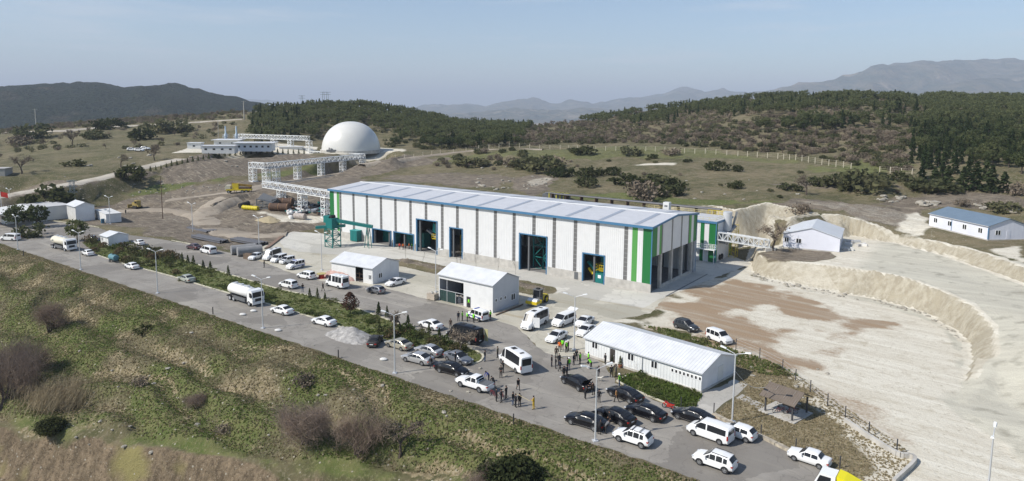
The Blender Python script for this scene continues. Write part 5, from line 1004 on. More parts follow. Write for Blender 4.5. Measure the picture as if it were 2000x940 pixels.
def put_vehicle(kind, paint, label, cat, spec, group='vehicles parked on the site'):
    """spec: ('w', crop, fx, fy, rx, ry) wheel contacts of the camera side, or ('c', crop, x, y, heading on the site grid in degrees)"""
    key = (kind, paint.name)
    if key in VC: o = copy_tree(VC[key])
    else: o = VC[key] = make_vehicle(kind, paint)
    s = _H[kind]
    if spec[0] == 'w':
        f = G(*c(spec[1], spec[2], spec[3])); r = G(*c(spec[1], spec[4], spec[5])); d = (f - r).normalized(); p = (f + r) / 2; n = Vector((-d.y, d.x, 0))
        if n.dot(Vector((p.x, p.y, 0))) < 0: n = -n
        p = p + n * (s.W / 2 * VS - .06); a = math.atan2(d.y, d.x)
    else: p = G(*c(spec[1], spec[2], spec[3])); a = SITE_ROT + R_(spec[4])
    o.location = (p.x, p.y, .016); o.rotation_euler = (0, 0, a); tag(o, label, cat, group); return o
VEH = [
 ('suv', P_white, 'white compact crossover with black lower trim, nearest car to the grass edge', 'car', ('w', 'B7', 1220, 806, 1432, 880)),
 ('suv', P_white, 'white boxy off road car with roof bars beside the tall lamp post', 'car', ('w', 'B7', 545, 610, 738, 672)),
 ('van', P_white, 'white passenger van with long dark side window in front of a pale hatchback', 'van', ('w', 'B7', 1162, 558, 1395, 642)),
 ('hatch', P_white, 'white hatchback half hidden behind the white passenger van', 'car', ('w', 'B7', 1425, 557, 1612, 622)),
 ('exec', P_black, 'black sedan with an open rear door behind the lamp post at the grass edge', 'car', ('w', 'B7', 152, 470, 335, 525)),
 ('exec', P_black, 'black sedan with its front door open and a man leaning in', 'car', ('w', 'B7', 390, 412, 570, 487)),
 ('exec', P_black, 'black sedan parked alone between the open door sedan and the motorcycle', 'car', ('w', 'B7', 645, 385, 833, 450)),
 ('exec', P_black, 'black sedan beside the red motorcycle, its tail behind the white van', 'car', ('w', 'B7', 1045, 425, 1230, 485)),
 ('exec', P_black, 'black sedan along the garden kerb with a person in a brown coat passing', 'car', ('w', 'B7', 485, 232, 635, 295)),
 ('exec', P_black, 'black sedan with raised boot lid among people in front of the office', 'car', ('w', 'B7', 85, 125, 218, 195)),
 ('old', P_white, 'old white boxy sedan in front of the yellow tipper', 'car', ('w', 'B8', 322, 818, 460, 864)),
 ('pickup', P_white, 'white double cab pickup with dark bed cover', 'pickup', ('w', 'B5', 88, 640, 265, 695)),
 ('minibus', P_white, 'tall white minibus standing in the middle of the plaza', 'minibus', ('w', 'B5', 452, 415, 615, 525)),
 ('exec', P_silver, 'silver sedan with dark roof, nearest of the silver cars beside the island', 'car', ('w', 'B3', 810, 785, 958, 822)),
 ('exec', P_black, 'black limousine facing the white pickup', 'car', ('w', 'B3', 1275, 925, 1122, 885)),
 ('sedan', P_silver, 'silver sedan parked between the nearest silver sedan and the island bushes', 'car', ('w', 'B3', 912, 706, 1065, 752)),
 ('sedan', P_mgrey, 'grey sedan facing right at the tip of the planted island', 'car', ('w', 'B3', 1322, 820, 1185, 772)),
 ('sedan', P_gold, 'champagne sedan parked next to the dark old hatchback', 'car', ('w', 'B3', 648, 650, 773, 688)),
 ('old', P_dirty, 'dusty black old car nosed up to the tarpaulin heap', 'car', ('c', 'B3', 530, 622, 122)),
 ('sedan', P_white, 'white sedan at the kerb left of the tarpaulin heap', 'car', ('w', 'B2', 1098, 628, 1205, 655)),
 ('sedan', P_white, 'white sedan at the kerb just behind the red cabbed tanker lorry'.replace('red cabbed', 'white'), 'car', ('w', 'B2', 720, 525, 815, 550)),
 ('mpv', P_white, 'white estate van with dark tailgate beside two walking men', 'car', ('w', 'B2', 787, 287, 872, 308)),
 ('mpv', P_white, 'white people carrier in front of the red cable drum', 'car', ('w', 'B2', 955, 205, 1038, 222)),
 ('oldbus', P_white, 'white old minibus with square windows in front of the smaller shed', 'minibus', ('w', 'B2', 1205, 275, 1335, 308)),
 ('hatch', P_mgrey, 'small grey hatchback with open doors by the smaller shed corner', 'car', ('w', 'B2', 1585, 335, 1690, 358)),
 ('sedan', P_white, 'white sedan parked on the dirt between the two sheds', 'car', ('w', 'B3', 695, 98, 793, 72)),
 ('connect', P_white, 'white and blue striped patrol van at the right end of the van row', 'van', ('w', 'A6', 1040, 930, 1140, 905)),
 ('connect', P_white, 'white van with black bonnet beside the striped patrol van', 'van', ('c', 'A6', 990, 865, -82)),
 ('van', P_white, 'white van in the middle of the van row', 'van', ('c', 'A6', 915, 850, -74)),
 ('minibus', P_white, 'long white minibus with dark windows in the van row', 'minibus', ('c', 'A6', 850, 825, -70)),
 ('hatch', P_white, 'white hatchback at the left end of the van row', 'car', ('c', 'A6', 700, 828, -66)),
 ('van', P_white, 'white van with dark rear window in front of the concrete pipes', 'van', ('w', 'A6', 192, 768, 278, 790)),
 ('sedan', P_maroon, 'dark maroon sedan behind the van near the concrete pipes', 'car', ('w', 'A6', 75, 735, 135, 748)),
 ('old', P_white, 'old white sedan alone on the far road right of the guard hut', 'car', ('w', 'A5', 1222, 642, 1280, 664)),
 ('old', P_white, 'old white sedan at the kerb right of the blue water trailer', 'car', ('w', 'A5', 1150, 865, 1208, 882)),
 ('old', P_white, 'old white sedan between the far tanker lorry and the blue water trailer', 'car', ('w', 'A5', 755, 742, 795, 757)),
 ('sedan', P_beige, 'grey green sedan parked at the kerb behind the near tanker lorry', 'car', ('c', 'A5', 1715, 985, 178)),
 ('van', P_white, 'white panel van at the far left end of the road', 'van', ('w', 'A5', 12, 612, 125, 618)),
 ('hatch', P_white, 'white hatchback half hidden behind the guard hut', 'car', ('c', 'A5', 845, 612, 175)),
 ('minibus', P_white, 'white high roofed minibus with its front door open near the roller', 'minibus', ('w', 'B4', 972, 695, 1120, 620)),
 ('van', P_white, 'white van with raised tailgate right of the open door minibus', 'van', ('w', 'B4', 1260, 660, 1365, 615)),
 ('sedan', P_white, 'white sedan facing the workers in green vests', 'car', ('w', 'B4', 1200, 808, 1298, 755)),
 ('sedan', P_white, 'white sedan behind the lamp post, right of the raised tailgate van', 'car', ('w', 'B4', 1462, 664, 1545, 618)),
 ('sedan', P_white, 'white sedan tucked against the left end of the office', 'car', ('w', 'B4', 1475, 752, 1565, 700)),
 ('suv', P_grey, 'dark grey crossover on the reddish earth behind the office', 'car', ('w', 'B6', 1160, 235, 1030, 193)),
 ('connect', P_white, 'white window van on the reddish earth behind the office', 'van', ('w', 'B6', 1460, 350, 1332, 298)),
 ('minibus', P_black, 'black minibus with open rear doors behind a bare island tree', 'minibus', ('c', 'B3', 1345, 590, 178)),
 ('connect', P_white, 'white patrol van with people in vests gathered around it', 'van', ('w', 'B3', 1390, 385, 1480, 415)),
 ('sedan', P_white, 'white sedan with dark rear window left of the black minibus', 'car', ('w', 'B3', 955, 470, 1052, 500))]
VO = [put_vehicle(*v) for v in VEH]
def vadd(i, name, b, m, **k): o = b.build(name, m, VO[i], **k); return o
VO[27].scale = VO[28].scale = VO[29].scale = (.92,) * 3
# opened doors, boot lids and markings that single vehicles have
b = MB(); b.add([(-1.9, -.75, 1.1), (-1.9, .75, 1.1), (-2.35, .78, 1.62), (-2.35, -.78, 1.62), (-1.9, -.75, 1.14), (-1.9, .75, 1.14), (-2.35, .78, 1.67), (-2.35, -.78, 1.67)], [(0, 1, 2, 3), (4, 5, 6, 7), (0, 1, 5, 4), (1, 2, 6, 5), (2, 3, 7, 6), (3, 0, 4, 7)]); vadd(9, 'boot_lid', b, P_black)
def door_bm(x, sg, ang, ln, z0, z1, w_): 
    q = MB(); d = Vector((-math.cos(ang), sg * math.sin(ang), 0)) * ln; a = Vector((x, sg * w_, 0)); q.bar(a + Vector((0, 0, (z0 + z1) / 2)), a + d + Vector((0, 0, (z0 + z1) / 2)), .07, z1 - z0, (0, 0, 1)); return q
vadd(5, 'door', door_bm(.95, 1, R_(58), 1.05, .35, 1.3, .93), P_black); vadd(4, 'door', door_bm(-.1, -1, R_(62), 1.0, .35, 1.3, .93), P_black); vadd(24, 'door', door_bm(.85, 1, R_(60), 1.0, .35, 1.3, .87), P_mgrey)
vadd(39, 'door', door_bm(2.0, 1, R_(70), 1.1, .55, 2.2, .98), P_white)
b = MB(); b.add([(-2.4, -.85, 1.9), (-2.4, .85, 1.9), (-3.3, .82, 2.15), (-3.3, -.82, 2.15), (-2.4, -.85, 1.96), (-2.4, .85, 1.96), (-3.3, .82, 2.2), (-3.3, -.82, 2.2)], [(0, 1, 2, 3), (4, 5, 6, 7), (0, 1, 5, 4), (1, 2, 6, 5), (2, 3, 7, 6), (3, 0, 4, 7)]); vadd(40, 'tailgate', b, P_white)
b = MB(); b.box(-4.1, -3.38, -.99, -.93, .5, 2.4); vadd(46, 'rear_door', b, mat('door_lining', (.42, .40, .22), .6)); b = MB(); b.box(-4.0, -3.38, .93, .99, .5, 2.4); vadd(46, 'rear_door', b, P_black)
M_pblue = mat('patrol_blue', (.02, .06, .30), .4)
for i in (26, 47):
    for sg in (1, -1): b = MB(); b.box(-1.9, 1.3, *sorted((sg * .897, sg * .905)), .62, .78); vadd(i, 'blue_stripe', b, M_pblue)
    b = MB(); b.box(.0, .22, -.55, .55, 1.84, 1.95); vadd(i, 'light_bar', b, mat('light_bar_blue', (.05, .10, .4), .3))
b = MB(); b.box(1.25, 1.95, -.62, .62, 1.10, 1.16); vadd(27, 'bonnet_cover', b, P_black)
for sg in (.42, -.42): b = MB(); b.bar((-.9, -.75, 1.74), (-.9, .75, 1.74), .07, .05); 
b = MB(); [b.bar((x, -.74, 1.74), (x, .74, 1.74), .06, .05) for x in (-.1, -1.0)]; parts(b, 'roof_bar', M_trim, VO[1])
b = MB(); b.box(-3.0, -.6, -.9, .9, 2.5, 2.56); [b.box(x, x + .5, -.35, .35, 2.56, 2.66) for x in (-2.5, -1.4)]; vadd(23, 'roof_rack', b, P_white)
# ------------------------------------------------------------------ lorries and machines
def wheel_set(root, pts, r, wd, rim=M_rim, name='wheel'):
    tm, rm = wheel_mesh(r, wd, rim)
    for x, y in pts: wo = mobj(name, tm, root, (x, y, r), 0 if y > 0 else PI); mobj('rim', rm, wo)
def lorry_cab(root, xf, w_, z0, z1, paint):
    b = MB(); b.prism([(xf - 1.75, z0), (xf, z0), (xf + .03, z0 + .9), (xf - .12, z1 - .25), (xf - .35, z1), (xf - 1.75, z1)], -w_, w_); cab = b.build('cab', paint, root)
    b = MB(); b.add([(xf + .035, -w_ * .9, z0 + 1.0), (xf + .035, w_ * .9, z0 + 1.0), (xf - .10, w_ * .86, z1 - .33), (xf - .10, -w_ * .86, z1 - .33)], [(0, 1, 2, 3)]); b.build('windscreen', M_glass, cab, fix=False)
    for sg in (1, -1):
        q = MB(); q.box(xf - 1.0, xf - .2, *sorted((sg * (w_ + .003), sg * (w_ + .012))), z0 + 1.0, z1 - .45); q.build('side_window', M_glass, cab); q = MB(); q.box(xf + .01, xf + .05, *sorted((sg * w_ * .62, sg * w_ * .95)), z0 + .15, z0 + .42); q.build('headlight', M_lamp, cab)
        q = MB(); q.box(xf - .25, xf - .1, *sorted((sg * (w_ + .05), sg * (w_ + .28))), z0 + 1.0, z0 + 1.6); q.build('mirror', M_trim, cab)
    q = MB(); q.box(xf - .02, xf + .09, -w_, w_, z0 - .3, z0 + .08); q.build('bumper', paint, cab); q = MB(); q.box(xf + .03, xf + .06, -w_ * .55, w_ * .55, z0 + .2, z0 + .75); q.build('grille', M_trim, cab)
def tanker(label, f, r, paint, tankm):
    d = (f - r).normalized(); n = Vector((-d.y, d.x, 0)); n = n if n.dot(f) > 0 else -n; o = empty('tanker_lorry', ((f + r) / 2) + n * 1.15, math.atan2(d.y, d.x), label, 'tanker', 'tanker lorries on the near road'); o.scale = (1.04,) * 3; o.location.z = .016
    lorry_cab(o, 4.2, 1.22, .75, 3.0, paint); q = MB(); q.box(-4.6, 4.0, -.45, .45, .75, 1.05); q.box(-4.75, -4.6, -1.1, 1.1, .6, .85); q.build('chassis', M_trim, o)
    k = 24; q = MB(); xs = [(-4.5, .5), (-4.42, .85), (-4.2, 1), (1.9, 1), (2.12, .85), (2.2, .5)]; vs = [(x, 1.2 * s_ * math.cos(2 * PI * j / k), 2.15 + .98 * s_ * math.sin(2 * PI * j / k)) for x, s_ in xs for j in range(k)]
    q.add(vs, [(i * k + j, i * k + (j + 1) % k, (i + 1) * k + (j + 1) % k, (i + 1) * k + j) for i in range(5) for j in range(k)] + [tuple(range(k)), tuple(range(5 * k, 6 * k))]); t_ = q.build('tank', tankm, o, 40)
    q = MB(); q.box(-4.0, 1.8, -.35, .35, 3.1, 3.2); [q.tube([(x, 0, 3.15), (x, 0, 3.4)], .3, 12) for x in (-3, -1, 1)]; q.build('walkway', M_steel, t_)
    for sg in (1, -1): q = MB(); q.box(-2.2, 1.6, *sorted((sg * .95, sg * 1.2)), .55, 1.15); q.build('side_tank', M_greyd, o)
    wheel_set(o, [(3.0, 1.05), (3.0, -1.05), (-2.3, 1.0), (-2.3, -1.0), (-3.55, 1.0), (-3.55, -1.0)], .5, .38, M_steel); return o
tanker('white tanker lorry with white cab, parked against the kerb of the near road', G(*c('B2', 500, 462)), G(*c('B2', 345, 412)), P_white, mat('tank_white', (.78, .77, .74), .4, noise=.08, nscale=.8))
tanker('cream tanker lorry with blue behind its cab, at the far end of the road', G(*c('A5', 600, 711)), G(*c('A5', 490, 684)), P_white, mat('tank_cream', (.66, .62, .50), .45, noise=.08, nscale=.8))
p = G(*c('B8', 612, 1035)); TIP = empty('small_tipper', p, SITE_ROT + PI, 'small white flatbed lorry with yellow tipping skip at the bottom right', 'lorry'); TIP.location.z = .016
b = MB(); b.prism([(.6, .55), (2.45, .55), (2.5, 1.2), (2.1, 2.15), (.6, 2.2)], -.88, .88); cb = b.build('cab', P_white, TIP); b = MB(); b.add([(2.5, -.78, 1.28), (2.5, .78, 1.28), (2.16, .74, 2.08), (2.16, -.74, 2.08)], [(0, 1, 2, 3)]); b.build('windscreen', M_glass, cb, fix=False)
for sg in (1, -1): q = MB(); q.add([(2.3, sg * .89, 1.25), (2.02, sg * .89, 2.0), (1.0, sg * .89, 2.0), (1.0, sg * .89, 1.25)], [(0, 1, 2, 3)]); q.build('side_window', M_glass, cb, fix=False)
b = MB(); b.box(-2.6, 2.2, -.4, .4, .45, .65); b.build('chassis', M_trim, TIP); b = MB(); b.prism([(.35, .8), (.5, 2.3), (-.2, 2.2), (-2.6, 1.4), (-2.5, .75)], -.95, .95); b.build('skip', mat('skip_yellow', (.75, .66, .01), .5), TIP); b = MB(); b.add([(.3, -.8, 2.27), (.3, .8, 2.27), (-2.2, .8, 1.56), (-2.2, -.8, 1.56)], [(0, 1, 2, 3)]); b.build('load', M_dark, TIP, fix=False)
wheel_set(TIP, [(1.5, .8), (1.5, -.8), (-1.4, .8), (-1.4, -.8)], .34, .24)
p = G(*c('A5', 1045, 808)); WT = empty('water_trailer', p, SITE_ROT, 'blue green cylindrical water trailer standing on the kerb', 'trailer'); b = MB(); k = 20
vs = [(x, .75 * s_ * math.cos(2 * PI * j / k), 1.2 + .72 * s_ * math.sin(2 * PI * j / k)) for x, s_ in ((-1.5, .55), (-1.4, .95), (-1.2, 1), (1.2, 1), (1.4, .95), (1.5, .55)) for j in range(k)]
b.add(vs, [(i * k + j, i * k + (j + 1) % k, (i + 1) * k + (j + 1) % k, (i + 1) * k + j) for i in range(5) for j in range(k)] + [tuple(range(k)), tuple(range(5 * k, 6 * k))]); b.build('tank', mat('tank_teal', (.10, .22, .25), .5, noise=.2, nscale=1.5), WT, 40)
b = MB(); b.box(-1.5, 1.5, -.5, .5, .42, .55); b.bar((1.4, 0, .5), (2.6, 0, .45), .12); b.build('chassis', M_trim, WT); wheel_set(WT, [(-.5, .75), (-.5, -.75)], .34, .22); b = MB(); b.tube([(0, 0, 1.9), (0, 0, 2.1)], .25, 12); b.build('filler_cap', M_trim, WT)
# road roller
d = (G(*c('B4', 960, 470)) - G(*c('B4', 1100, 405))).normalized(); p = G(*c('B4', 1035, 440)); ROL = empty('road_roller', p, math.atan2(d.y, d.x), 'yellow road roller with black cab and wide steel drum', 'roller')
b = MB(); b.tube([(1.6, -1.05, .75), (1.6, 1.05, .75)], .75, 28); b.build('drum', M_steel, ROL, 40); b = MB()
for sg in (1, -1): b.box(.7, 2.45, *sorted((sg * 1.08, sg * 1.25)), .55, 1.05)
b.box(2.4, 2.6, -1.25, 1.25, .5, 1.05); b.box(.55, .75, -1.25, 1.25, .5, 1.1); b.build('drum_frame', M_yel, ROL)
b = MB(); b.prism([(-2.9, .7), (-.7, .7), (-.7, 1.55), (-2.4, 1.6), (-2.9, 1.25)], -.85, .85); b.build('engine_hood', M_yel, ROL); b = MB(); b.box(-.7, .55, -.8, .8, .75, 1.5); b.build('cab_base', M_greyd, ROL)
b = MB(); [b.bar((x, y, 1.5), (x * .93, y * .95, 2.85), .1) for x in (-.65, .5) for y in (-.75, .75)]; b.box(-.8, .65, -.85, .85, 2.85, 2.98); cb = b.build('cab', M_greyd, ROL); MB().box(-.55, .42, -.68, .68, 1.5, 2.8).build('cab_window', M_glass, cb); MB().box(-.35, .25, -.3, .3, 2.98, 3.2).build('roof_unit', M_black, cb)
wheel_set(ROL, [(-1.75, .85), (-1.75, -.85)], .75, .5, M_yel)
# crane lorry and bulldozer
p = T(466, 377); d = Vector((-.985, -.17, 0)); CRN = empty('crane_lorry', p, math.atan2(d.y, d.x), 'yellow crane lorry on the dirt track under the pipe bridge', 'crane lorry')
b = MB(); b.box(-4.8, 4.2, -1.2, 1.2, 1.0, 1.6); b.build('chassis', M_yel, CRN); b = MB(); b.prism([(2.6, 1.6), (4.6, 1.3), (4.6, 2.4), (4.2, 3.0), (2.6, 3.0)], -1.2, 1.2); cb = b.build('cab', mat('cream_paint', (.6, .56, .42), .5), CRN); b = MB(); b.box(4.55, 4.62, -1, 1, 2.0, 2.6); b.build('windscreen', M_glass, cb)
b = MB(); b.box(-.2, 2.0, -1.1, .9, 1.6, 3.6); tr_ = b.build('operator_cab', M_yel, CRN); MB().box(.2, 1.8, -1.13, -1.1, 2.3, 3.3).build('cab_window', M_glass, tr_); b = MB(); b.bar((-4.9, .3, 2.6), (2.2, .3, 3.5), .7, .8); b.build('boom', mat('rust_yellow', (.28, .17, .03), .6, noise=.3), CRN); b = MB(); b.box(-4.6, -.4, -1.1, 1.1, 1.6, 2.1); b.build('deck', M_rust, CRN)
wheel_set(CRN, [(x, y) for x in (3.3, -1.6, -3.0) for y in (1.1, -1.1)], .6, .4); b = MB(); [b.bar((x, sg * 1.2, 1.2), (x, sg * 1.7, .2), .2) for x in (1.2, -4.3) for sg in (1, -1)]; parts(b, 'outrigger', M_rust, CRN)
p = T(267, 407); DOZ = empty('bulldozer', p, R_(150), 'dusty yellow bulldozer on the brown earthworks', 'bulldozer'); M_doz = mat('dusty_yellow', (.36, .27, .08), .8, noise=.3)
b = MB(); b.box(-1.9, 1.9, -.6, .6, .7, 1.5); b.prism([(0, 1.5), (1.9, 1.4), (1.9, 2.1), (0, 2.3)], -.55, .55); b.build('body', M_doz, DOZ); b = MB(); b.box(-1.5, 0, -.8, .8, 1.5, 3.0); cb = b.build('cab', M_doz, DOZ); MB().box(-1.4, -.1, -.82, .82, 1.9, 2.7).build('cab_window', M_glass, cb); b = MB(); b.box(2.5, 2.7, -1.8, 1.8, .05, 1.4); b.bar((.5, 1.2, .7), (2.5, 1.2, .5), .2); b.bar((.5, -1.2, .7), (2.5, -1.2, .5), .2); b.build('blade', M_doz, DOZ)
for sg in (1, -1): b = MB(); b.prism([(-1.9, .45), (-1.5, .02), (1.5, .02), (2.0, .45), (1.5, .95), (-1.5, .95)], *sorted((sg * .7, sg * 1.2))); b.build('track', M_black, DOZ)
# motorcycle, bicycles
def two_wheeler(name, p, a, label, cat, motor=True, group=None):
    o = empty(name, p, a, label, cat, group); r = .3 if motor else .34; o.location.z = .016; fm = M_red if motor else mat('bicycle_red', (.18, .03, .03), .5)
    for x in (.62, -.62):
        b = MB(); k = 20; b.tube([(x + r * .88 * math.cos(2 * PI * j / k), 0, r + r * .88 * math.sin(2 * PI * j / k)) for j in range(k + 1)], .055 if motor else .03, 6, False); wo = b.build('wheel', M_black, o, 40); q = MB(); [q.bar((x, 0, r), (x + r * .85 * math.cos(t), 0, r + r * .85 * math.sin(t)), .025) for t in np.arange(0, 2 * PI, PI / 4)]; q.build('spokes', M_chrome, wo)
    b = MB()
    if motor:
        b.prism([(-.75, .62), (-.1, .55), (.3, .7), (.55, .95), (.45, 1.0), (.1, .82), (-.8, .8)], -.13, .13); b.prism([(-.2, .3), (.25, .3), (.25, .55), (-.2, .55)], -.12, .12); b.bar((.62, 0, .3), (.42, 0, 1.0), .09); b.bar((-.62, 0, .3), (-.1, 0, .45), .1); b.box(.5, .78, -.08, .08, .58, .66)
    else:
        for A, B in (((.62, 0, .34), (.45, 0, .95)), ((.48, 0, .85), (-.1, 0, .35)), ((.48, 0, .85), (-.2, 0, .82)), ((-.25, 0, .95), (-.1, 0, .35)), ((-.1, 0, .35), (-.62, 0, .34)), ((-.2, 0, .82), (-.62, 0, .34))): b.bar(A, B, .045)
    b.build('frame', fm, o); q = MB(); q.tube([(.35, .33, 1.05), (.44, 0, 1.02), (.35, -.33, 1.05)], .025, 6); q.build('handlebar', M_trim, o); q = MB(); q.box(-.7 if motor else -.4, .0 if motor else -.12, -.11, .11, .82 if motor else .95, .9 if motor else 1.0); q.build('saddle', M_trim, o)
    return o
two_wheeler('motorcycle', G(*c('B7', 965, 338)), SITE_ROT + PI, 'red motorcycle leaning at the corner of the office garden', 'motorcycle')
for k, (x, y, l) in enumerate([(235, 540, 'red framed bicycle parked at the front under the wooden shelter'), (300, 545, 'dark red bicycle further right under the wooden shelter')]): two_wheeler('bicycle', G(*c('B8', x - 5, y - 12)), SITE_ROT + .5 + .2 * k, l, 'bicycle', False)
two_wheeler('bicycle', G(963, 776), SITE_ROT + 2.9, 'pale bicycle behind the men at the grass edge', 'bicycle', False)
two_wheeler('bicycle', G(981, 778), SITE_ROT + 2.6, 'dark bicycle between two men at the grass edge', 'bicycle', False)
# ------------------------------------------------------------------ people
def person_mesh(pose):
    """One skinned body. Joints in metres, the person faces +x; returns (body mesh, vest mesh)."""
    J = {}; E_ = []; lab = []
    def j(n, p, r, r2=None): J[n] = (Vector(p), r, r2 or r)
    lean = pose.get('lean', 0.0)
    def up(x, y, z):                                           # bend the upper body forward about the hips
        if z <= .95: return (x, y, z)
        h = z - .95; return (x * math.cos(lean) + h * math.sin(lean), y, .95 + h * math.cos(lean) - x * math.sin(lean))
    j('pelvis', (0, 0, .96), .155, .125); j('waist', up(0, 0, 1.10), .150, .125); j('chest', up(.01, 0, 1.30), .175, .135); j('neck0', up(0, 0, 1.46), .075); j('neck', up(.015, 0, 1.53), .058)
    j('head', up(.03, 0, 1.63), .088, .098); j('crown', up(.02, 0, 1.72), .074, .08); j('nose', up(.125, 0, 1.625), .016); j('chin', up(.075, 0, 1.555), .038)
    E_ += [('pelvis', 'waist'), ('waist', 'chest'), ('chest', 'neck0'), ('neck0', 'neck'), ('neck', 'head'), ('head', 'crown'), ('head', 'nose'), ('neck', 'chin')]
    for s_, k in ((1, 'l'), (-1, 'r')):
        hip, kn, an = pose[k + 'leg']                           # forward swing of thigh and shank (radians), outward
        a = Vector((0, s_ * .095, .90)); kx = a + Vector((math.sin(hip) * .43, s_ * .015, -math.cos(hip) * .43)); ax = kx + Vector((math.sin(kn) * .40, s_ * an, -math.cos(kn) * .40))
        J[k + 'hip'] = (a, .098, .098); J[k + 'knee'] = (kx, .065, .065); J[k + 'ankle'] = (ax, .046, .046); J[k + 'heel'] = (ax + Vector((-.03, 0, -.05)), .042, .036); J[k + 'toe'] = (ax + Vector((.17, s_ * .02, -.052)), .036, .026)
        E_ += [('pelvis', k + 'hip'), (k + 'hip', k + 'knee'), (k + 'knee', k + 'ankle'), (k + 'ankle', k + 'heel'), (k + 'ankle', k + 'toe')]
        sh = Vector(up(0, s_ * .185, 1.42)); el = sh + Vector(pose[k + 'arm'][0]) * .29 * 1 if False else sh + Vector((pose[k + 'arm'][0][0], s_ * pose[k + 'arm'][0][1], pose[k + 'arm'][0][2])).normalized() * .29
        fd = Vector((pose[k + 'arm'][1][0], s_ * pose[k + 'arm'][1][1], pose[k + 'arm'][1][2])).normalized(); wr = el + fd * .25; pm = wr + fd * .075
        side = fd.cross(Vector((0, 0, 1)) if abs(fd.z) < .8 else Vector((1, 0, 0))).normalized(); 
        J[k + 'sh'] = (sh, .075, .075); J[k + 'el'] = (el, .052, .052); J[k + 'wr'] = (wr, .034, .030); J[k + 'pm'] = (pm, .036, .022)
        E_ += [('chest', k + 'sh'), (k + 'sh', k + 'el'), (k + 'el', k + 'wr'), (k + 'wr', k + 'pm')]
        nrm = fd.cross(side).normalized()
        for f, (off, ln) in enumerate(((-.030, .070), (-.010, .080), (.010, .076), (.030, .060))):
            b0 = pm + side * off + fd * .03; b1 = b0 + fd * ln * .5 - nrm * .008; b2 = b1 + fd * ln * .4 - nrm * .025
            J[k + 'f%da' % f] = (b0, .011, .010); J[k + 'f%db' % f] = (b1, .009, .009); J[k + 'f%dc' % f] = (b2, .008, .008); E_ += [(k + 'pm', k + 'f%da' % f), (k + 'f%da' % f, k + 'f%db' % f), (k + 'f%db' % f, k + 'f%dc' % f)]
        t0 = wr + fd * .03 + side * -.035; t1 = t0 + fd * .04 - side * .02; J[k + 'th0'] = (t0, .013, .012); J[k + 'th1'] = (t1, .010, .010); E_ += [(k + 'wr', k + 'th0'), (k + 'th0', k + 'th1')]
    names = list(J); idx = {n: i for i, n in enumerate(names)}
    me_ = bpy.data.meshes.new('skeleton'); me_.from_pydata([J[n][0] for n in names], [(idx[a], idx[b]) for a, b in E_], []); ob = bpy.data.objects.new('skeleton', me_); COL.objects.link(ob)
    sk = ob.modifiers.new('skin', 'SKIN'); sk.use_smooth_shade = True
    for n in names: sv = me_.skin_vertices[0].data[idx[n]]; sv.radius = (J[n][1], J[n][2]); sv.use_root = (n == 'pelvis')
    ss = ob.modifiers.new('sub', 'SUBSURF'); ss.levels = 1; ss.render_levels = 1
    dg = bpy.context.evaluated_depsgraph_get(); body = bpy.data.meshes.new_from_object(ob.evaluated_get(dg)); bpy.data.objects.remove(ob); body.name = 'body'
    zmin = min(v.co.z for v in body.vertices)
    for v in body.vertices: v.co.z -= zmin
    segs = [(J[a][0] - Vector((0, 0, zmin)), J[b][0] - Vector((0, 0, zmin)), a, b) for a, b in E_]
    def cls(p):
        best = None
        for A, B, a, b in segs:
            d = B - A; t = max(0, min(1, (p - A).dot(d) / max(d.length_squared, 1e-9))); q = (p - (A + d * t)).length - (J[a][1] * (1 - t) + J[b][1] * t) * .6
            if best is None or q < best[0]: best = (q, a, b, t)
        _, a, b, t = best; k = a + ' ' + b
        if any(x in k for x in ('head', 'crown', 'nose', 'chin')) or (a == 'neck0'): return 0
        if any(x in k for x in ('pm', 'f0', 'f1', 'f2', 'f3', 'th')): return 0
        if 'ankle' in k and ('heel' in k or 'toe' in k): return 3
        if 'hip' in k or 'knee' in k: return 2 if not (a == 'pelvis' and t < .45) else 1
        return 1
    body.materials.clear()
    for n_ in ('skin', 'jacket', 'trousers', 'shoes'): body.materials.append(None)
    cl = [cls(p.center) for p in body.polygons]; body.polygons.foreach_set('material_index', cl); body.polygons.foreach_set('use_smooth', [True] * len(cl))
    bm = bmesh.new(); bm.from_mesh(body); bm.faces.ensure_lookup_table(); bm.normal_update()
    zc = J['chest'][0] - Vector((0, 0, zmin)); drop = [f for f in bm.faces if cl[f.index] != 1 or abs(f.calc_center_median().y) > .215 or (f.calc_center_median() - zc).length > .42]
    bmesh.ops.delete(bm, geom=drop, context='FACES')
    for v in bm.verts: v.co += v.normal * .014
    vest = bpy.data.meshes.new('vest'); bm.to_mesh(vest); bm.free(); vest.polygons.foreach_set('use_smooth', [True] * len(vest.polygons))
    hd = Vector(up(.03, 0, 1.64)) - Vector((0, 0, zmin)); return body, vest, hd
st = (0.02, -.02, .03)
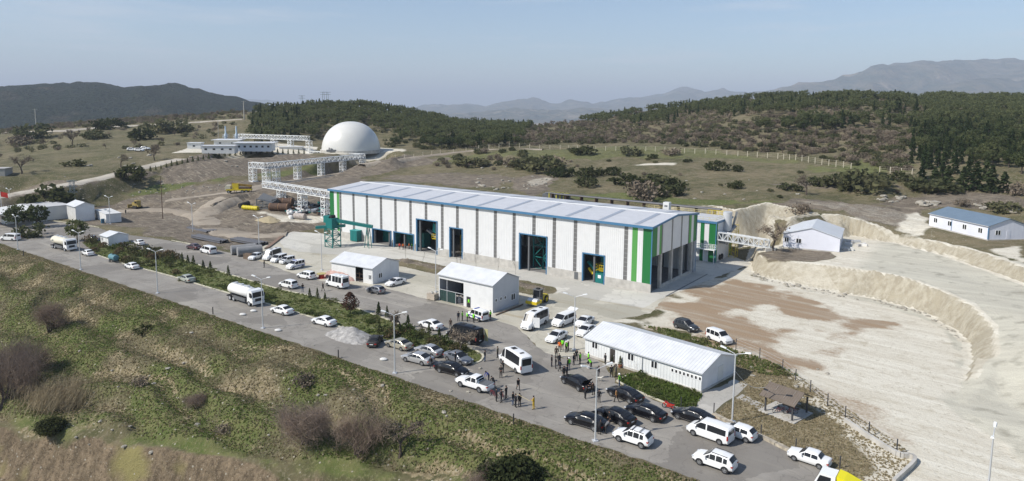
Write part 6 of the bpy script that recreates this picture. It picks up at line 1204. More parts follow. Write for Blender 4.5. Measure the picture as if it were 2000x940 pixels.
POSES = dict(
    stand=dict(lleg=(.04, -.03, .02), rleg=(-.03, -.05, .03), larm=((.0, .18, -1), (.18, .05, -1)), rarm=((-.02, .2, -1), (.2, .02, -1))),
    clasp=dict(lleg=(.03, -.03, .03), rleg=(.02, -.05, .03), larm=((.05, .3, -1), (.75, -.75, -.35)), rarm=((.05, .3, -1), (.75, -.75, -.35))),
    phone=dict(lleg=(.06, -.05, .02), rleg=(-.05, -.1, .03), larm=((.1, .15, -1), (.9, -.3, .35)), rarm=((.12, .2, -1), (.9, -.35, .2))),
    walk=dict(lleg=(.42, .12, .0), rleg=(-.28, -.62, .0), larm=((-.4, .12, -1), (.0, .05, -1)), rarm=((.4, .12, -1), (.6, .0, -1)), lean=.05),
    reach=dict(lleg=(.1, .0, .02), rleg=(-.1, -.15, .03), larm=((.7, .1, -.8), (1, 0, -.1)), rarm=((.8, .1, -.6), (1, -.05, .15)), lean=.25),
    bend=dict(lleg=(.1, -.1, .03), rleg=(-.05, -.15, .04), larm=((.5, .1, -1), (.6, 0, -.8)), rarm=((.5, .1, -1), (.6, 0, -.8)), lean=.75))
PM = {k: person_mesh(v) for k, v in POSES.items()}
_hb = MB(); _hb.lathe([(.088, -.045), (.104, .0), (.103, .045), (.08, .092), (.045, .113), (.01, .12)], 14); hair_me = _hb.mesh('hair', mat('hair_dark', (.012, .009, .008), .6), 60)
hat_b = MB(); hat_b.lathe([(.155, .035), (.125, .04), (.122, .075), (.105, .13), (.06, .165), (.01, .175)], 16); hat_me = hat_b.mesh('helmet', mat('helmet_white', (.82, .82, .8), .35), 50)
M_skin = mat('skin', (.44, .25, .17), .55); M_shoe = mat('shoes_black', (.015, .014, .014), .5)
def cloth(n, c_): return mat('cloth_' + n, c_, .85, noise=.1, nscale=8)
C = dict(black=cloth('black', (.010, .010, .012)), navy=cloth('navy', (.012, .016, .032)), char=cloth('charcoal', (.03, .03, .033)), grey=cloth('grey', (.12, .12, .125)), jean=cloth('jeans', (.05, .085, .15)), blue=cloth('blue', (.03, .06, .30)), olive=cloth('olive', (.045, .048, .028)),
         yellow=cloth('mustard', (.50, .32, .02)), brown=cloth('camel', (.26, .13, .04)), lime=cloth('lime', (.22, .75, .03)), orange=cloth('orange', (.75, .16, .02)), red=cloth('red', (.5, .03, .02)), white=cloth('white', (.7, .7, .68)), dbrown=cloth('dark_brown', (.055, .035, .025)))
def person(px, pose, face, jacket, trousers, label, vest=None, hat=False, group='people standing about the site', h=1.0, z=None):
    p = G(*c(*px)) if z is None else G(*c(*px), z); body, vm, hd = PM[pose]; a = SITE_ROT + R_(face)
    o = empty('person', (p.x, p.y, .016 if z is None else z), a, label, 'person', group); o.scale = (1.05 * h,) * 3
    b = mobj('body', body, o)
    for i, m in enumerate((M_skin, C[jacket], C[trousers], M_shoe)): b.material_slots[i].link = 'OBJECT'; b.material_slots[i].material = m
    if hat: mobj('helmet', hat_me, o, hd)
    else: mobj('hair', hair_me, o, hd + Vector((-.012, 0, .0)))
    if vest:
        v = mobj('vest', vm, o)
        if not vm.materials: vm.materials.append(None)
        v.material_slots[0].link = 'OBJECT'; v.material_slots[0].material = C[vest]
    return o
# facing: degrees on the site grid, 0 = along the road to the right, 90 = away from the road, 180 = back along the road, 270 = to the near slope
PEOPLE = [
 (('B5', 432, 372), 'stand', 200, 'olive', 'black', 'person in an olive jacket standing in front of the plaza minibus nose'),
 (('B5', 315, 405), 'stand', 20, 'black', 'jean', 'person in a black top and pale blue jeans at the tip of the planted island'),
 (('B5', 462, 555), 'clasp', 300, 'black', 'black', 'person in black beside the plaza minibus, the nearer of two'),
 (('B5', 484, 508), 'phone', 240, 'black', 'char', 'person in dark clothes right against the side of the plaza minibus'),
 (('B5', 620, 672), 'walk', 330, 'black', 'black', 'person in black walking alone across the open asphalt behind the plaza minibus'),
 (('B5', 350, 588), 'bend', 250, 'blue', 'navy', 'person in bright blue bending over the bed of the white pickup'),
 (('B5', 398, 652), 'bend', 170, 'black', 'black', 'person in black leaning against the tailgate of the white pickup'),
 (('B5', 420, 772), 'stand', 60, 'black', 'black', 'person in black at the grass edge, leftmost of the group behind the pickup'),
 (('B5', 466, 782), 'phone', 200, 'black', 'char', 'person holding papers at the grass edge among black dressed men'),
 (('B5', 510, 748), 'clasp', 180, 'char', 'black', 'person in dark coat with folded hands facing the men at the grass edge'),
 (('B5', 572, 806), 'stand', 10, 'black', 'jean', 'person in black jacket and blue jeans in the tight group by the grass edge'),
 (('B5', 596, 826), 'stand', 70, 'black', 'black', 'person in black nearest the grass in the tight group of three'),
 (('B5', 634, 820), 'stand', 160, 'black', 'black', 'person in black on the right of the tight group of three by the grass edge'),
 (('B5', 762, 846), 'phone', 190, 'yellow', 'yellow', 'person in a long mustard yellow coat holding a pole by the grass edge'),
 (('B5', 970, 372), 'stand', 300, 'dbrown', 'black', 'person in a dark brown jacket at the back of the large dark group'),
 (('B5', 928, 452), 'stand', 20, 'black', 'navy', 'person in black on the left end of the large dark group'),
 (('B5', 964, 470), 'clasp', 40, 'black', 'black', 'person in a long black coat in the middle of the large dark group'),
 (('B5', 996, 440), 'stand', 150, 'char', 'black', 'person in charcoal half hidden in the large dark group'),
 (('B5', 1003, 496), 'walk', 60, 'navy', 'black', 'person in navy stepping away from the large dark group'),
 (('B5', 1000, 316), 'stand', 300, 'orange', 'black', 'person in an orange vest beside two green vested workers near the lamp post'),
 (('B5', 1026, 300), 'stand', 280, 'black', 'black', 'person in a green vest at the back of the trio by the lamp post', 'lime'),
 (('B5', 1062, 322), 'stand', 170, 'black', 'black', 'person in a green vest and white helmet in the trio by the lamp post', 'lime', True),
 (('B5', 1080, 312), 'stand', 200, 'char', 'black', 'person in charcoal and white helmet behind the green vested trio', None, True),
 (('B5', 1130, 438), 'stand', 0, 'navy', 'navy', 'person in a navy suit talking to a green vested worker'),
 (('B5', 1155, 402), 'stand', 320, 'black', 'black', 'person in black behind the navy suited one near the office'),
 (('B5', 1188, 430), 'stand', 180, 'black', 'black', 'person in a green vest facing the navy suited one', 'lime'),
 (('B5', 1086, 476), 'walk', 300, 'lime', 'jean', 'person in a full lime green coat and white helmet walking', None, True),
 (('B5', 1074, 482), 'stand', 200, 'black', 'black', 'person in black right in front of the lime green coat'),
 (('B5', 1266, 425), 'stand', 230, 'char', 'black', 'person in a green vest next to the striped barrier at the office wall', 'lime'),
 (('B5', 1290, 475), 'bend', 190, 'char', 'black', 'person in a green vest picking up a white sack', 'lime'),
 (('B5', 1420, 438), 'clasp', 240, 'black', 'black', 'person in black by the potted plants at the office door'),
 (('B5', 1490, 385), 'stand', 260, 'char', 'black', 'person standing in the open office doorway'),
 (('B5', 1358, 558), 'stand', 60, 'black', 'grey', 'person with a grey scarf and grey trousers left of the white dog'),
 (('B5', 1475, 552), 'stand', 120, 'black', 'black', 'person in a black overcoat between the office and the black cars'),
 (('B5', 1518, 545), 'stand', 200, 'grey', 'char', 'person in a grey jacket close to the one in the black overcoat'),
 (('B5', 1548, 634), 'stand', 200, 'char', 'jean', 'person in a green vest and white helmet at the garden kerb', 'lime', True),
 (('B5', 1040, 560), 'stand', 330, 'black', 'black', 'person in black at the bonnet of the raised boot sedan, the left one'),
 (('B5', 1068, 548), 'stand', 190, 'navy', 'black', 'person in navy at the bonnet of the raised boot sedan, the right one'),
 (('B5', 1236, 748), 'reach', 80, 'black', 'black', 'person in black reaching into the raised boot'),
 (('B5', 1312, 712), 'reach', 180, 'dbrown', 'black', 'person in brown on the far side of the raised boot'),
 (('B5', 1362, 782), 'stand', 110, 'black', 'black', 'person in black standing right of the raised boot beside the lamp post'),
 (('B5', 1522, 780), 'walk', 180, 'brown', 'black', 'person in a camel brown coat walking past a black sedan'),
 (('B7', 438, 542), 'bend', 60, 'grey', 'char', 'person in grey leaning into an open sedan door'),
 (('B7', 470, 470), 'stand', 240, 'black', 'black', 'person in black standing between the two open door sedans'),
 (('B7', 385, 548), 'bend', 100, 'black', 'black', 'person in black crouching by the lamp post at the black sedan'),
 (('B3', 1043, 840), 'walk', 260, 'black', 'grey', 'person in a black jacket and grey trousers behind the silver sedan'),
 (('B3', 1268, 800), 'stand', 200, 'black', 'black', 'person in black between the black limousine and the grey sedan'),
 (('B3', 52, 136), 'walk', 190, 'black', 'black', 'person in black walking towards the old minibus'),
 (('B2', 993, 332), 'phone', 330, 'black', 'jean', 'person in blue jeans looking at a phone beside the white estate van'),
 (('B3', 560, 330), 'stand', 280, 'black', 'black', 'person in black standing among the island conifers'),
 (('B2', 640, 108), 'stand', 210, 'black', 'grey', 'person in front of the row of white vans'),
 (('B3', 1294, 412), 'stand', 330, 'navy', 'navy', 'person in navy left of the gathering at the patrol van'),
 (('B3', 1330, 410), 'stand', 20, 'char', 'char', 'person in a green vest second from the left at the patrol van', 'lime'),
 (('B3', 1375, 416), 'stand', 60, 'lime', 'black', 'person in a lime coat beside the patrol van bonnet'),
 (('B3', 1434, 426), 'stand', 90, 'black', 'black', 'person in a green vest leaning at the patrol van door', 'lime'),
 (('B3', 1588, 400), 'stand', 180, 'lime', 'black', 'person in a lime coat behind the tail of the patrol van'),
 (('B3', 1388, 284), 'stand', 260, 'lime', 'black', 'person in lime standing in the workshop doorway'),
 (('B3', 1222, 482), 'stand', 300, 'dbrown', 'char', 'person in brown behind the black minibus roof'),
 (('A7', 600, 630), 'stand', 300, 'red', 'navy', 'worker in red, leftmost in front of the low hall gates'),
 (('A7', 630, 632), 'stand', 330, 'orange', 'black', 'worker in an orange vest second from the left before the hall gates'),
 (('A7', 648, 622), 'stand', 250, 'olive', 'black', 'worker in olive in the middle of the group before the hall gates'),
 (('A7', 680, 628), 'stand', 220, 'orange', 'black', 'worker in a bright orange coat before the tall hall gate'),
 (('A7', 702, 634), 'stand', 200, 'black', 'black', 'worker in a green vest, rightmost before the hall gates', 'lime'),
 (('A5', 483, 405), 'stand', 300, 'orange', 'black', 'worker in orange standing left of the tall kiosk'),
 (('A5', 1155, 372), 'stand', 200, 'char', 'navy', 'worker in dark clothes walking near the bulldozer'),
 (('A5', 1090, 408), 'stand', 200, 'black', 'black', 'worker in black at the right side of the white container')]
for q in PEOPLE: person(*q)
# a white dog among the people
p = G(*c('B5', 1365, 588)); DOG = empty('dog', (p.x, p.y, .016), SITE_ROT + R_(20), 'white dog standing near two people in front of the office', 'dog')
me_ = bpy.data.meshes.new('dog'); JJ = [((0, 0, .52), .13), ((.28, 0, .55), .12), ((-.28, 0, .53), .10), ((.42, 0, .66), .07), ((.52, 0, .74), .075), ((.66, 0, .70), .035), ((-.45, 0, .6), .03), ((-.6, 0, .72), .02)]
EE = [(0, 1), (0, 2), (1, 3), (3, 4), (4, 5), (2, 6), (6, 7)]
for sx in (1, -1):
    for sy in (.09, -.09):
        n = len(JJ)
        if sx > 0: JJ += [((.26, sy, .40), .055), ((.27, sy, .2), .03), ((.25, sy, .04), .026), ((.31, sy, .02), .024)]
        else: JJ += [((-.26, sy, .42), .07), ((-.18, sy, .28), .04), ((-.30, sy, .17), .026), ((-.27, sy, .02), .026)]
        EE += [(1 if sx > 0 else 2, n), (n, n + 1), (n + 1, n + 2), (n + 2, n + 3)]
for sy in (.05, -.05): EE.append((4, len(JJ))); JJ.append(((.47, sy, .85), .022))
me_.from_pydata([q[0] for q in JJ], EE, []); ob = bpy.data.objects.new('x', me_); COL.objects.link(ob); ob.modifiers.new('s', 'SKIN'); ob.modifiers.new('u', 'SUBSURF').levels = 1
for i, q in enumerate(JJ): me_.skin_vertices[0].data[i].radius = (q[1], q[1]); me_.skin_vertices[0].data[i].use_root = i == 0
dm = bpy.data.meshes.new_from_object(ob.evaluated_get(bpy.context.evaluated_depsgraph_get())); bpy.data.objects.remove(ob); dm.materials.clear(); dm.materials.append(mat('fur_white', (.6, .57, .5), .9)); dm.polygons.foreach_set('use_smooth', [True] * len(dm.polygons)); mobj('body', dm, DOG)
# things in hands
p = G(*c('B5', 762, 846)); tag(MB().tube([(p.x - .45, p.y - .1, 1.15), (p.x - 2.3, p.y + .9, 1.75)], .03, 6).build('pole', mat('pale_pole', (.5, .42, .25), .6)), 'thin pale pole held by the person in the mustard coat', 'pole')
p = G(*c('B5', 1268, 470)); b = MB(); b.lathe([(.05, 0), (.3, .04), (.34, .22), (.22, .38), (.06, .48), (.1, .56)], 14); tag(b.build('sack', M_tarp, None, 60), 'white sack on the ground before the bending worker', 'sack').location = p
# ------------------------------------------------------------------ vegetation
L_pine = leaf_mat('pine_needles', (.068, .088, .037), (.15, .165, .075), .5, .5); L_cyp = leaf_mat('cypress_leaves', (.034, .054, .023), (.066, .086, .038), .6, .35); L_maq = leaf_mat('maquis_leaves', (.085, .095, .046), (.17, .165, .088), .7, .45); L_bare = leaf_mat('winter_twigs', (.14, .115, .088), (.24, .195, .148), .8, .1)
L_dark = leaf_mat('dark_bush_leaves', (.045, .056, .024), (.095, .10, .044), .9, .4); L_isl = leaf_mat('island_bush_leaves', (.075, .105, .032), (.15, .155, .066), 1.2, .4); L_brn = leaf_mat('brown_bush_leaves', (.17, .125, .075), (.095, .10, .045), 1.2); L_red = leaf_mat('plum_leaves', (.09, .05, .038), (.15, .09, .065), 1.5); L_twig = leaf_mat('bare_twigs', (.23, .175, .14), (.33, .26, .21), .5, .45); L_straw = leaf_mat('straw', (.27, .215, .14), (.36, .30, .20), 1, .2)
M_bark = mat('bark', (.09, .07, .055), .9, noise=.3, nscale=4); M_barkd = mat('bark_dark', (.05, .04, .033), .9)
def leaves(b, pts, size, rs, flat=.0):                       # leaf clumps: small quads turned every way
    for p in pts:
        n = Vector((rs.gauss(0, 1), rs.gauss(0, 1), rs.gauss(0, 1) + flat)); n.normalize(); t = n.orthogonal().normalized(); t.rotate(Matrix.Rotation(rs.uniform(0, 6.3), 3, n)); q = n.cross(t); s = size * rs.uniform(.6, 1.3); r2 = s * rs.uniform(.5, .9)
        p = Vector(p); b.quad(p - t * s - q * r2 * .4, p + t * s * .2 - q * r2, p + t * s + q * r2 * .3, p - t * s * .3 + q * r2)
def crown_pts(shape, nc, per, rs, sp):                       # clump centres in the crown volume, leaves round each
    o = []
    for _ in range(nc):
        u = rs.uniform(-1, 1); a = rs.uniform(0, 2 * PI); r = rs.uniform(.55, 1) ** .6; s = math.sqrt(1 - u * u); x, y, z = s * math.cos(a) * r, s * math.sin(a) * r, u * r
        cpt = shape(x, y, z)
        for _ in range(per): o.append((cpt[0] + rs.gauss(0, sp), cpt[1] + rs.gauss(0, sp), cpt[2] + rs.gauss(0, sp * .7)))
    return o
def k_pine(rs, q=1.0):                                       # unit: about 6.5 m tall
    w_ = rs.uniform(2.6, 3.2); b = MB(); lx, ly = rs.uniform(-.4, .4), rs.uniform(-.4, .4)
    leaves(b, crown_pts(lambda x, y, z: (lx + x * w_ * (1 + .15 * math.sin(3 * math.atan2(y, x))), ly + y * w_, 4.1 + z * (2.1 if z > 0 else 1.5)), int(64 * q), int(13 * q ** .5), rs, .40), .30 / q ** .3, rs, .4)
    t = MB(); t.tube([(0, 0, -.4), (lx * .4, ly * .4, 1.8), (lx, ly, 4.3)], [.22, .17, .08], 6); [t.tube([(lx * .6, ly * .6, 2.4 + .3 * i), (lx + 1.5 * math.cos(a), ly + 1.5 * math.sin(a), 4 + .2 * i)], [.09, .03], 4) for i, a in enumerate((.3, 2.2, 4.4))]; return b, t
def k_cypress(rs, q=1.0):
    h = rs.uniform(5.2, 7.2); w_ = rs.uniform(1.15, 1.7); b = MB(); pts = []
    for _ in range(int(420 * q)): z = rs.random() ** 1.25; r = w_ * (1 - z) ** .7 * (.45 + .55 * rs.random()) * (.8 + .3 * math.sin(z * 19 + rs.random())); a = rs.uniform(0, 6.3); pts.append((r * math.cos(a), r * math.sin(a), .4 + z * h))
    leaves(b, pts, .30 / q ** .3, rs, -.2); t = MB(); t.tube([(0, 0, -.4), (0, 0, h * .8)], [.16, .03], 5); return b, t
def k_shrub(rs, q=1.0):
    w_ = rs.uniform(1.7, 2.3); h = rs.uniform(1.5, 2.2); b = MB(); ph = rs.uniform(0, 6)
    leaves(b, crown_pts(lambda x, y, z: (x * w_ * (1 + .25 * math.sin(2 * math.atan2(y, x) + ph)), y * w_, h * .5 + z * h * .55 * (1 + .25 * math.sin(3 * x + ph))), int(44 * q), int(10 * q ** .5), rs, .30), .28 / q ** .3, rs); t = MB(); [t.tube([(0, 0, -.3), (.7 * math.cos(a), .7 * math.sin(a), h * .8)], [.09, .02], 4) for a in (0, 2, 4)]; return b, t
def branch(b, p, d, ln, r, lev, rs, sides=4, spread=.6, tips=None):
    q = p + d * ln * .5 + Vector((rs.gauss(0, .05), rs.gauss(0, .05), 0)) * ln; e = p + d * ln + Vector((rs.gauss(0, .09), rs.gauss(0, .09), 0)) * ln; b.tube([p, q, e], [r, r * .8, r * .6], sides, False)
    if lev == 0:
        if tips is not None: tips.append(e)
        return
    for _ in range(rs.choice((2, 3, 3))):
        nd = (d + Vector((rs.gauss(0, spread), rs.gauss(0, spread), rs.gauss(.1, spread * .5)))).normalized(); branch(b, e if rs.random() < .6 else q, nd, ln * rs.uniform(.6, .85), r * .55, lev - 1, rs, 3 if lev < 3 else sides, spread, tips)
def k_bare(rs, q=1.0):                                       # leafless round oak
    t = MB(); tips = []; lev = 4 if q >= 1 else 3
    branch(t, Vector((0, 0, -.3)), Vector((rs.uniform(-.15, .15), rs.uniform(-.15, .15), 1)).normalized(), 1.5, .20, lev, rs, 5, .62, tips); b = MB()
    for e in tips:
        for _ in range(5):
            d = Vector((rs.gauss(0, 1), rs.gauss(0, 1), rs.gauss(.3, .8))).normalized(); s_ = d.orthogonal().normalized() * rs.uniform(.02, .045); L_ = rs.uniform(.45, .9); b.quad(e - s_, e + s_, e + d * L_ + s_ * .3, e + d * L_ - s_ * .3)
        leaves(b, [tuple(e + Vector((rs.gauss(0, .24), rs.gauss(0, .24), rs.gauss(0, .24)))) for _ in range(6)], .12, rs)
    return b, t
def k_brush(rs, q=1.0):                                      # leafless brown shrub seen as fine twigs
    w_ = rs.uniform(1.8, 2.3); h = rs.uniform(1.9, 2.6); b = MB()
    leaves(b, crown_pts(lambda x, y, z: (x * w_, y * w_, h * .5 + z * h * .52), int(44 * q), int(9 * q ** .5), rs, .34), .20 / q ** .3, rs)
    for _ in range(int(90 * q)):
        a = rs.uniform(0, 6.3); el = rs.uniform(.3, 1.4); d = Vector((math.cos(a) * math.cos(el), math.sin(a) * math.cos(el), math.sin(el))); s_ = d.orthogonal().normalized() * .035; L_ = h * rs.uniform(.7, 1.05); b.quad(-s_, s_, d * L_ + s_ * .4, d * L_ - s_ * .4)
    t = MB(); [t.tube([(0, 0, -.3), (.8 * math.cos(a), .8 * math.sin(a), h * .7)], [.1, .02], 4) for a in (0, 1.6, 3.2, 4.7)]; return b, t
def k_twig(rs, q=1.0):                                       # big leafless thicket of upright twigs
    b = MB(); t = MB(); tips = []
    for _ in range(7):
        a = rs.uniform(0, 6.3); branch(t, Vector((rs.uniform(-.3, .3), rs.uniform(-.3, .3), -.2)), Vector((math.cos(a) * .45, math.sin(a) * .45, 1)).normalized(), 1.0, .07, 3, rs, 3, .4, tips)
    for e in tips:
        for _ in range(20):
            d = Vector((rs.gauss(0, .6), rs.gauss(0, .6), rs.gauss(.6, .4))).normalized(); s_ = d.orthogonal().normalized() * rs.uniform(.004, .009); L_ = rs.uniform(.6, 1.3); p_ = e - d * .3 + Vector((rs.gauss(0, .22), rs.gauss(0, .22), rs.gauss(-.1, .35))); b.quad(p_ - s_, p_ + s_, p_ + d * L_ + s_ * .3, p_ + d * L_ - s_ * .3)
    return b, t
def k_small(rs, q=1.0):                                      # knee high garden conifer
    h = rs.uniform(1.7, 2.3); w_ = .55; b = MB(); pts = []
    for _ in range(260): z = rs.random(); r = w_ * (1 - z) ** .8 * (.4 + .6 * rs.random()); a = rs.uniform(0, 6.3); pts.append((r * math.cos(a), r * math.sin(a), .15 + z * h))
    leaves(b, pts, .13, rs); t = MB(); t.tube([(0, 0, -.1), (0, 0, h * .7)], [.05, .02], 5); return b, t
def k_bush(rs, q=1.0):
    b = MB(); ph = rs.uniform(0, 6); leaves(b, crown_pts(lambda x, y, z: (x * 1.1 * (1 + .3 * math.sin(2 * math.atan2(y, x) + ph)), y * .95, .5 + z * .55), 34, 10, rs, .17), .13, rs); t = MB(); [t.tube([(0, 0, -.1), (.4 * math.cos(a), .4 * math.sin(a), .7)], [.03, .01], 3) for a in (0, 2, 4)]; return b, t
def k_round(rs, q=1.0):                                      # clipped round street tree
    b = MB(); leaves(b, crown_pts(lambda x, y, z: (x * 2.2, y * 2.2, 3.0 + z * 1.8), 70, 14, rs, .28), .24, rs); t = MB(); t.tube([(0, 0, -.1), (0, 0, 3)], [.14, .08], 6); return b, t
def k_plum(rs, q=1.0):
    b = MB(); pts = []
    for _ in range(900): z = rs.random(); r = 1.75 * min(1, (1 - z) * 1.7 + .05) ** .7 * min(1, z * 3 + .45) * (.35 + .65 * rs.random()); a = rs.uniform(0, 6.3); pts.append((r * math.cos(a), r * math.sin(a), .8 + z * 3.2))
    leaves(b, pts, .15, rs); t = MB(); t.tube([(0, 0, -.1), (0, 0, 3)], [.09, .03], 6); [t.tube([(0, 0, 1 + .2 * i), (1.1 * math.cos(i * 2), 1.1 * math.sin(i * 2), 2 + .2 * i)], [.04, .015], 4) for i in range(5)]; return b, t
def k_sapling(rs, q=1.0):
    t = MB(); branch(t, Vector((0, 0, -.1)), Vector((.03, .02, 1)), 2.2, .045, 3, rs, 4, .3); b = MB(); leaves(b, [(rs.gauss(0, .4), rs.gauss(0, .4), rs.uniform(2.5, 5)) for _ in range(20)], .05, rs); return b, t
def k_straw(rs, q=1.0):                                      # stand of dry reed-like grass
    b = MB(); t = MB(); t.tube([(0, 0, -.2), (0, 0, .3)], .05, 4)
    for _ in range(3200):
        x, y = rs.gauss(0, .8), rs.gauss(0, .6); h = rs.uniform(.5, 1.15); d = Vector((rs.gauss(.35, .25), rs.gauss(.1, .2), 1)).normalized(); p = Vector((x, y, -.2)); s_ = Vector((rs.gauss(0, 1), rs.gauss(0, 1), 0)).normalized() * .011; b.quad(p - s_, p + s_, p + d * h + s_ * .3, p + d * h - s_ * .3)
    return b, t
KIND = dict(pine=(k_pine, L_pine, M_bark), cypress=(k_cypress, L_cyp, M_barkd), shrub=(k_shrub, L_maq, M_barkd), bare=(k_bare, L_bare, M_bark), brush=(k_brush, L_bare, M_bark), twig=(k_twig, L_twig, mat('twig_bark', (.11, .085, .07), .9)), small=(k_small, L_pine, M_barkd), bush=(k_bush, L_isl, M_barkd), brown=(k_bush, L_brn, M_barkd), round=(k_round, L_pine, M_bark), plum=(k_plum, L_red, M_barkd), sapling=(k_sapling, L_bare, M_bark), straw=(k_straw, L_straw, M_bark), dark=(k_shrub, L_dark, M_barkd), big=(lambda rs, q=1: k_shrub(rs, 6), L_dark, M_barkd))
KNAME = dict(pine='pine_tree', cypress='cypress_tree', shrub='evergreen_shrub', bare='bare_tree', brush='leafless_shrub', twig='leafless_thicket', small='garden_conifer', bush='garden_bush', brown='garden_bush', round='round_tree', plum='plum_tree', sapling='sapling', straw='dry_reeds', dark='dark_shrub', big='dark_shrub')
KC = {}
def kind_mesh(k, var, far=False):
    key = (k, var, far)
    if key not in KC:
        rs = random.Random(hash((k, var)) & 0xffff if False else sum(map(ord, k)) * 31 + var * 7); f, lm, bm_ = KIND[k]; cr, tr_ = f(rs)
        if far:
            n = len(cr.v); cr.f += [tuple(i + n for i in q) for q in tr_.f]; cr.m += [1] * len(tr_.f); cr.v += tr_.v; KC[key] = (cr.mesh(k + '_tree', [lm, bm_], fix=False), None)
        else: KC[key] = (cr.mesh('crown', lm, fix=False), tr_.mesh('trunk', bm_, 60, fix=False))
    return KC[key]
def plant(k, x, y, s, label, group=None, far=False, var=None, sz=None, cat=None, z=None, sxy=None):
    var = rnd.randrange(4) if var is None else var; cm, tm = kind_mesh(k, var, far); zz = gz(x, y) if z is None else z
    cat = cat or ('shrub' if k in ('shrub', 'brush', 'bush', 'brown', 'dark', 'twig', 'big') else 'plant' if k in ('straw', 'small') else 'tree')
    if far: o = mobj(KNAME[k], cm, None, (x, y, zz), rnd.uniform(0, 6.28))
    else:
        o = empty(KNAME[k], (x, y, zz), rnd.uniform(0, 6.28)); mobj('crown' if cat == 'tree' else 'foliage', cm, o); mobj('trunk' if cat == 'tree' else 'stem', tm, o)
    sxy = sxy or s; o.scale = (sxy, sxy, sz or s); return tag(o, label, cat, group)
# ---- woods: every tree of a kind nearest to the camera is a tree of its own, those behind them one wood
CAND = []
def zone(poly, step, mixer, seed, jit=.42):
    rs = random.Random(seed); P = np.array(poly); x0, y0 = P.min(0); x1, y1 = P.max(0); g = []
    for yy in np.arange(y0, y1, step):
        for xx in np.arange(x0, x1, step): g.append((xx + rs.uniform(-jit, jit) * step, yy + rs.uniform(-jit, jit) * step))
    A = np.array(g); ok = inside(poly, A[:, 0], A[:, 1]); n1 = fbm(A[:, 0], A[:, 1], 45, 3, seed); n2 = fbm(A[:, 0], A[:, 1], 16, 2, seed + 3)
    for (x, y), m, a, b_ in zip(A, ok, n1, n2):
        if m:
            k = mixer(x, y, a, b_, rs)
            if k: CAND.append((k, x, y, rs.uniform(.75, 1.2) * (.5 if seed == 47 else 1)))
def dd(pts): return [tuple(D(*p)[:2]) for p in pts]
RH_ = tl([(1010, 286), (1100, 282), (1200, 280), (1340, 287), (1500, 300), (1600, 312), (1680, 326), (1745, 338), (1770, 334)]) + [(150, 232), (185, 222), (235, 225)] + dd([(2000, 225, 395), (2060, 200, 545), (1900, 195, 560), (1640, 190, 575), (1500, 193, 610), (1340, 208, 640), (1200, 226, 650), (1050, 246, 660), (1000, 252, 640)])
def mix_r(x, y, a, b_, rs):
    fx = x / y; ht = gz(x, y); low = ht < 27 - 0 * fx
    if fx > .585 and y < 330: return 'cypress' if (rs.random() < .55 and fx < .75) or rs.random() < .12 else ('pine' if rs.random() < .8 else None)
    if fx > .60: return 'pine' if rs.random() < .56 else ('brush' if rs.random() < .2 else None)
    if low or (ht < 36 and a < .08):
        if b_ < -.3: return None
        return rs.choice(['brush', 'brush', 'shrub', 'shrub', 'shrub', 'bare']) if rs.random() < .96 else None
    if b_ < -.13: return rs.choice(['shrub', 'brush']) if rs.random() < .55 else None
    return rs.choice(['pine', 'pine', 'pine', 'cypress', 'shrub', 'brush']) if ht < 44 else rs.choice(['pine', 'pine', 'cypress', 'pine', 'shrub'])
zone(RH_, 5.0, mix_r, 21)
LH_ = dd([(485, 262, 420)]) + tl([(500, 282), (560, 278), (625, 272), (640, 262), (735, 262), (760, 288), (830, 292), (900, 292), (960, 290), (1010, 286)]) + dd([(1040, 252, 610), (960, 249, 620), (880, 241, 610), (820, 229, 600), (760, 215, 595), (700, 209, 590), (640, 209, 590), (560, 214, 585), (500, 218, 575)])
def mix_l(x, y, a, b_, rs):
    fx = x / y
    if fx < -.29: return 'cypress' if rs.random() < .4 else ('pine' if rs.random() < .7 else 'shrub')
    if b_ < -.17: return None if b_ < -.24 else 'shrub'
    if y > 540: return rs.choice(['pine', 'cypress', 'pine'])
    return rs.choice(['pine'] * 7 + ['cypress', 'shrub', 'brush']) if rs.random() < .94 else None
zone(LH_, 5.0, mix_l, 33)
LR_ = dd([(-60, 259, 478), (120, 254, 492), (300, 244, 515), (480, 233, 525), (490, 214, 590), (330, 226, 640), (150, 236, 640), (-80, 243, 620)])
zone(LR_, 5.6, lambda x, y, a, b_, rs: None if b_ < -.2 else rs.choice(['shrub', 'shrub', 'brush', 'bare', 'brush']), 44)
LF_ = dd([(-60, 300, 335), (120, 295, 345), (300, 288, 355), (420, 268, 420), (470, 240, 505), (300, 249, 500), (100, 258, 475), (-60, 264, 462)])
zone(LF_, 10, lambda x, y, a, b_, rs: rs.choice(['shrub', 'shrub', 'brush', 'bare']) if b_ > .0 else None, 45)
MF_ = tl([(800, 318), (900, 300), (1100, 297), (1300, 303), (1240, 318), (1130, 322), (1110, 345), (1010, 345), (900, 335)])
zone(MF_, 7.5, lambda x, y, a, b_, rs: rs.choice(['shrub', 'shrub', 'brush']) if b_ > .03 and a > -.1 else None, 46)
FS_ = tl([(760, 322), (900, 306), (1100, 305), (1340, 312), (1520, 322), (1620, 336), (1700, 350), (1780, 362), (1960, 380), (1990, 396), (1800, 392), (1640, 385), (1480, 392), (1330, 388), (1200, 372), (1080, 352), (900, 340), (800, 335)])
zone(FS_, 15, lambda x, y, a, b_, rs: rs.choice(['shrub', 'brush', 'shrub']) if rs.random() < .42 else None, 47)
